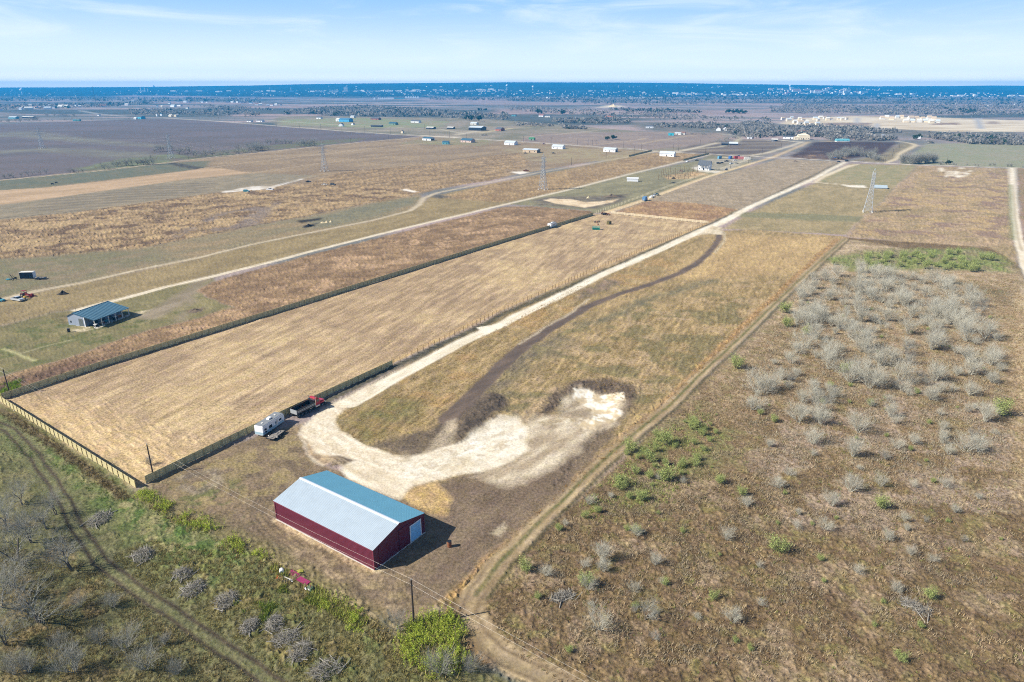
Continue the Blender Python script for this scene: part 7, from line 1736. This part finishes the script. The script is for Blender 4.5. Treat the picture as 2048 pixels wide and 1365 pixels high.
# building plots
for i, (x, y, w) in enumerate([(1565, 240, 6), (1577, 243, 9), (1590, 247, 9), (1600, 248, 11), (1612, 250, 8), (1614, 246, 6), (1622, 251, 6), (1634, 251, 9), (1599, 240, 6), (1606, 243, 7), (1630, 240, 8), (1641, 238, 8), (1649, 239, 6), (1636, 243, 6), (1655, 241, 7), (1662, 241, 6), (1677, 240.5, 6), (1684, 241, 6), (1693, 240, 5), (1583, 239, 6)]):
    simple_house('new_house', 'pale unfinished house in the left part of the building site', 'house', (x, y), w, 5, M_CREAM if i % 3 else M_OFFW, [M_TANW, M_WROOF, M_OFFW][i % 3], 'houses of the building site', R(rnd.uniform(-15, 15)), .7, .35)
for i, (x, y, w) in enumerate([(1764, 239, 9), (1773, 237, 8), (1783, 240, 9), (1794, 237, 7), (1802, 237, 9), (1811, 245, 10), (1821, 239, 11), (1824, 245, 9), (1832, 239, 9), (1838, 245, 9), (1845, 240, 8), (1850, 245, 10), (1858, 238, 9), (1862, 246, 9), (1867, 240, 9), (1875, 246, 8)]):
    simple_house('new_house', 'pale unfinished house in the right part of the building site', 'house', (x, y), w * .9, 4.4, M_CREAM if i % 3 else M_OFFW, [M_TANW, M_OFFW, M_TANW, M_WROOF][i % 4], 'houses of the building site', R(rnd.uniform(-30, 0)), .9, .4)
# the campus on the hill
M_CAMP = mat('campus_stone', (.80, .74, .66), .7, 0, .04, .02)
CAMP = [(1541, 181, 8, 16), (1560, 180, 9, 12), (1567, 181, 6, 18), (1572, 183, 6, 10), (1583, 178, 6, 18), (1587, 181, 13, 16), (1592, 184, 15, 14), (1560, 186, 9, 8), (1604, 183, 9, 14), (1611, 182, 8, 14), (1617, 181, 6, 20), (1626, 186, 10, 22), (1634, 187, 12, 26), (1641, 184, 9, 12), (1650, 183, 8, 12), (1655, 180, 8, 16), (1660, 177.5, 8, 14), (1660, 186, 7, 10), (1645, 187, 7, 8),
        (1668, 188, 9, 14), (1675, 186, 9, 12), (1682, 185, 6, 18), (1690, 187, 8, 24), (1694, 185, 9, 26), (1698, 183, 6, 14), (1693, 190, 12, 12), (1706, 187, 8, 10), (1713, 186, 7, 12), (1724, 188, 10, 22), (1732, 186, 6, 14), (1575, 187.5, 10, 8), (1606, 188, 8, 8), (1550, 187, 6, 8), (1600, 187, 7, 9), (1618, 188, 6, 8), (1578, 184, 5, 14), (1647, 180, 5, 10), (1702, 189, 6, 8), (1538, 187, 7, 8), (1570, 190, 9, 6)]
for i, (x, y, w, h) in enumerate(CAMP):
    simple_house('campus_building', 'pale multi storey building of the campus on the far hill', 'building', (x, y), w, h, M_CAMP, M_REDR if i % 3 == 0 else M_CAMP, 'campus on the far hill', R(rnd.uniform(-12, 12)), .5, .18 if i % 3 == 0 else 0, 90, 3 if h > 12 else 2)
# the far town: the largest as houses of their own, the rest as one mass
TOWN = []
def spread(n, x0, x1, y0, y1, w0, w1, h0, h1, lab, cat='building'):
    for _ in range(n): TOWN.append((rnd.uniform(x0, x1), rnd.uniform(y0, y1), rnd.uniform(w0, w1), rnd.uniform(h0, h1), lab, cat))
for x0, x1, y, n, lab in ((512, 585, 184, 9, 'long pale warehouse of the town left of the tall block'), (622, 720, 184, 10, 'long pale warehouse in the bright line of the town'), (720, 830, 184, 12, 'long pale warehouse right of the tall block'), (830, 1020, 181, 14, 'pale building in the bright line behind the middle woods'),
                          (1340, 1450, 189, 9, 'pale low building on the plain right of centre'), (1440, 1540, 191, 9, 'pale low building left of the campus'), (1770, 1830, 189, 6, 'pale low building right of the campus'), (1890, 1930, 193, 6, 'pale building in the small group far right'), (1945, 1960, 192, 3, 'pale building right of the small group far right'), (2012, 2048, 193, 7, 'pale building at the far right edge'), (255, 520, 184, 12, 'pale building in the far left town')):
    for _ in range(n): TOWN.append((rnd.uniform(x0, x1), y + rnd.uniform(-1.2, 1.2), rnd.uniform(4, 13), rnd.uniform(7, 13), lab, 'building'))
spread(16, 620, 900, 185, 190, 2, 5, 5, 9, 'small pale building in front of the bright line of the town', 'house')
spread(14, 1024, 1240, 182, 192, 2, 6, 5, 8, 'pale house among the trees of the middle town', 'house')
spread(14, 0, 260, 186, 198, 2, 4, 5, 8, 'pale house among the blue trees at far left', 'house')
for x, y, w, h, lab, cat in TOWN: simple_house('town_building', lab, cat, (x, y), w, h, M_CAMP if rnd.random() < .7 else M_OFFW, M_CAMP if rnd.random() < .6 else M_DKR, lab + ' group', R(rnd.uniform(-20, 20)), .5, 0, 110)
simple_house('tower_block', 'tall pale block rising above the bright line of the town', 'tower block', (692, 184), 7, 46, M_CAMP, M_CAMP, None, 0, .6, 0, 110, 6)
simple_house('tower_block', 'tall narrow pale block left of the town', 'tower block', (582, 182), 1.3, 34, M_CAMP, M_CAMP, None, 0, .8, 0, 110, 4)
mb = MB(); rn = random.Random(9)
for x0, x1, y0, y1, n, w0, w1 in ((0, 520, 181, 199, 130, .8, 2.4), (500, 1020, 181, 192, 200, 1, 3), (620, 1020, 181, 184.5, 110, 2, 7), (1020, 1280, 182, 195, 130, 1, 2.6), (1180, 1520, 171, 176, 40, 1, 2.4), (820, 1000, 170, 175, 16, 1, 3), (500, 820, 172, 179, 14, 1, 2.4), (1280, 1560, 184, 193, 110, 1, 4), (1740, 2048, 187, 195, 90, 1, 4), (1540, 1740, 176, 191, 120, 1, 3.5), (1740, 1790, 178, 182, 10, 1, 4), (1900, 2060, 210, 216, 14, 1, 2)):
    for _ in range(int(n * .7)):
        X, Y, Z = PT(rn.uniform(x0, x1), rn.uniform(y0, y1)); m = (Y * CP + CAMH * SP) / F; w = rn.uniform(w0, w1) * m; h = rn.uniform(4, 8)
        mb.box((X, Y, Z + h / 2 - .3), (w, min(w * .6, 20), h), rn.uniform(-.4, .4))
o = mb.build('distant_town', M_CAMP); o['kind'] = 'stuff'
# masts and towers on the skyline
def mast(label, px, ytop, r=.8, m=None):
    h = tall(px, ytop); t = thing('radio_mast', label, 'mast', (*P(*px), 0)); b = MB(); nseg = 14
    for k in range(3):
        a0 = 2.09 * k
        b.tube((r * math.cos(a0), r * math.sin(a0), 0), (r * math.cos(a0), r * math.sin(a0), h), .16, .16, 4)
        for i in range(nseg * 2):
            a1 = 2.09 * (k + 1); z0, z1 = h * i / nseg / 2, h * (i + 1) / nseg / 2
            b.tube((r * math.cos(a0), r * math.sin(a0), z0), (r * math.cos(a1), r * math.sin(a1), z1), .08, .08, 3)
    b.build('lattice', m or M_POLE, t); MB().tube((0, 0, h), (0, 0, h + 4), .12, .05, 5).build('antenna', m or M_POLE, t)
    MB().b2(-1.6, 1.6, -1.6, 1.6, -.2, .5).build('footing', M_CONC, t)
mast('tall thin dark radio mast rising above the skyline at left', (193, 215), 173)
def skyline_tower():
    X, Y = P(310, 184.5); m = (Y * CP + CAMH * SP) / F
    t = thing('skyline_tower', 'tall pointed tower on the skyline at left', 'tower', (X, Y, 0)); H = tall((310, 184.5), 171); w = 3.2 * m
    MB().b2(-w, w, -w * .6, w * .6, 0, H * .55).build('base_block', M_CAMP, t)
    s = MB(); s.prism([(-w * .55, H * .55), (w * .45, H * .55), (-w * .1, H), (-w * .45, H * .97)], -w * .4, w * .4, 'y'); s.build('spire', M_CAMP, t)
    for i, x in enumerate((282, 290, 296)):
        simple_house('tower_block', ('leftmost', 'middle', 'rightmost')[i] + ' of three pale blocks left of the pointed tower', 'tower block', (x, 184), 2.0, 42 - 4 * i, M_CAMP, M_CAMP, 'three pale blocks', 0, .6, 0, 110, 4)
skyline_tower()
def water_tower(label, px, ytop):
    X, Y, Z = PT(*px); m = (Y * CP + CAMH * SP) / F; H = (px[1] - ytop) * m; t = thing('water_tower', label, 'water tower', (X, Y, Z)); w = H * .28
    MB().tube((0, 0, 0), (0, 0, H * .6), w * .3, w * .22, 8).build('stem', M_WHITE, t)
    b = MB()
    for z0, z1, r0, r1 in ((.55, .66, .25, .9), (.66, .8, .9, 1.0), (.8, .92, 1.0, .75), (.92, 1.0, .75, .15)): b.tube((0, 0, H * z0), (0, 0, H * z1), w * r0, w * r1, 12)
    b.build('tank', M_WHITE, t)
water_tower('white water tower above the middle town', (1066, 181), 172.5)
water_tower('small white water tower left of the middle town', (1014, 179), 170)
water_tower('white water tower above the campus', (1579, 178), 170.5)
water_tower('pale leaning looking water tower at far left', (45, 190), 178)
def thin(label, px, ytop, r=1.2, group=None):
    X, Y, Z = PT(*px); m = (Y * CP + CAMH * SP) / F; H = (px[1] - ytop) * m
    t = thing('distant_mast', label, 'mast', (X, Y, Z), 0, group); MB().tube((0, 0, -.5), (0, 0, H), r, r * .4, 5).build('pole', M_STEEL, t); MB().box((0, 0, H * .75), (H * .16, .4, .5)).build('crossarm', M_STEEL, t)
thin('thin mast breaking the skyline left of centre', (829, 170), 162.8, 1.0)
thin('white mast above the plain right of centre', (1436, 174), 168, 1.4)
for i, (x, y, yt) in enumerate(((1802, 195, 187), (1809, 197, 184), (1817, 196, 183), (1825, 197, 186), (1831, 194, 184), (1795, 196, 188), (1982, 193, 186))): thin('thin steel mast of the substation right of the campus', (x, y), yt, 1.0, 'substation masts')
for i, x in enumerate((1545, 1586, 1627, 1670, 1697, 1741, 1786, 1838, 1889, 1942, 1963)): thin('pale street light pole along the upper edge of the building site', (x, 236 + .006 * (x - 1545)), 230 + .006 * (x - 1545), .22, 'poles along the building site')

# ------------------------------------------------------------------ the air
def haze():
    mb = MB(); mb.b2(-15000, 15000, -900, 11600, -6, 146)
    m = bpy.data.materials.new('haze'); m.use_nodes = True
    t = m.node_tree; t.nodes.clear()
    v = nd(t, 'ShaderNodeVolumePrincipled', Density=1.1e-4)
    v.inputs['Color'].default_value = (0.02, 0.44, 1.0, 1)
    o = nd(t, 'ShaderNodeOutputMaterial'); t.links.new(v.outputs[0], o.inputs['Volume'])
    h = mb.build('haze', m); h['kind'] = 'stuff'
haze()
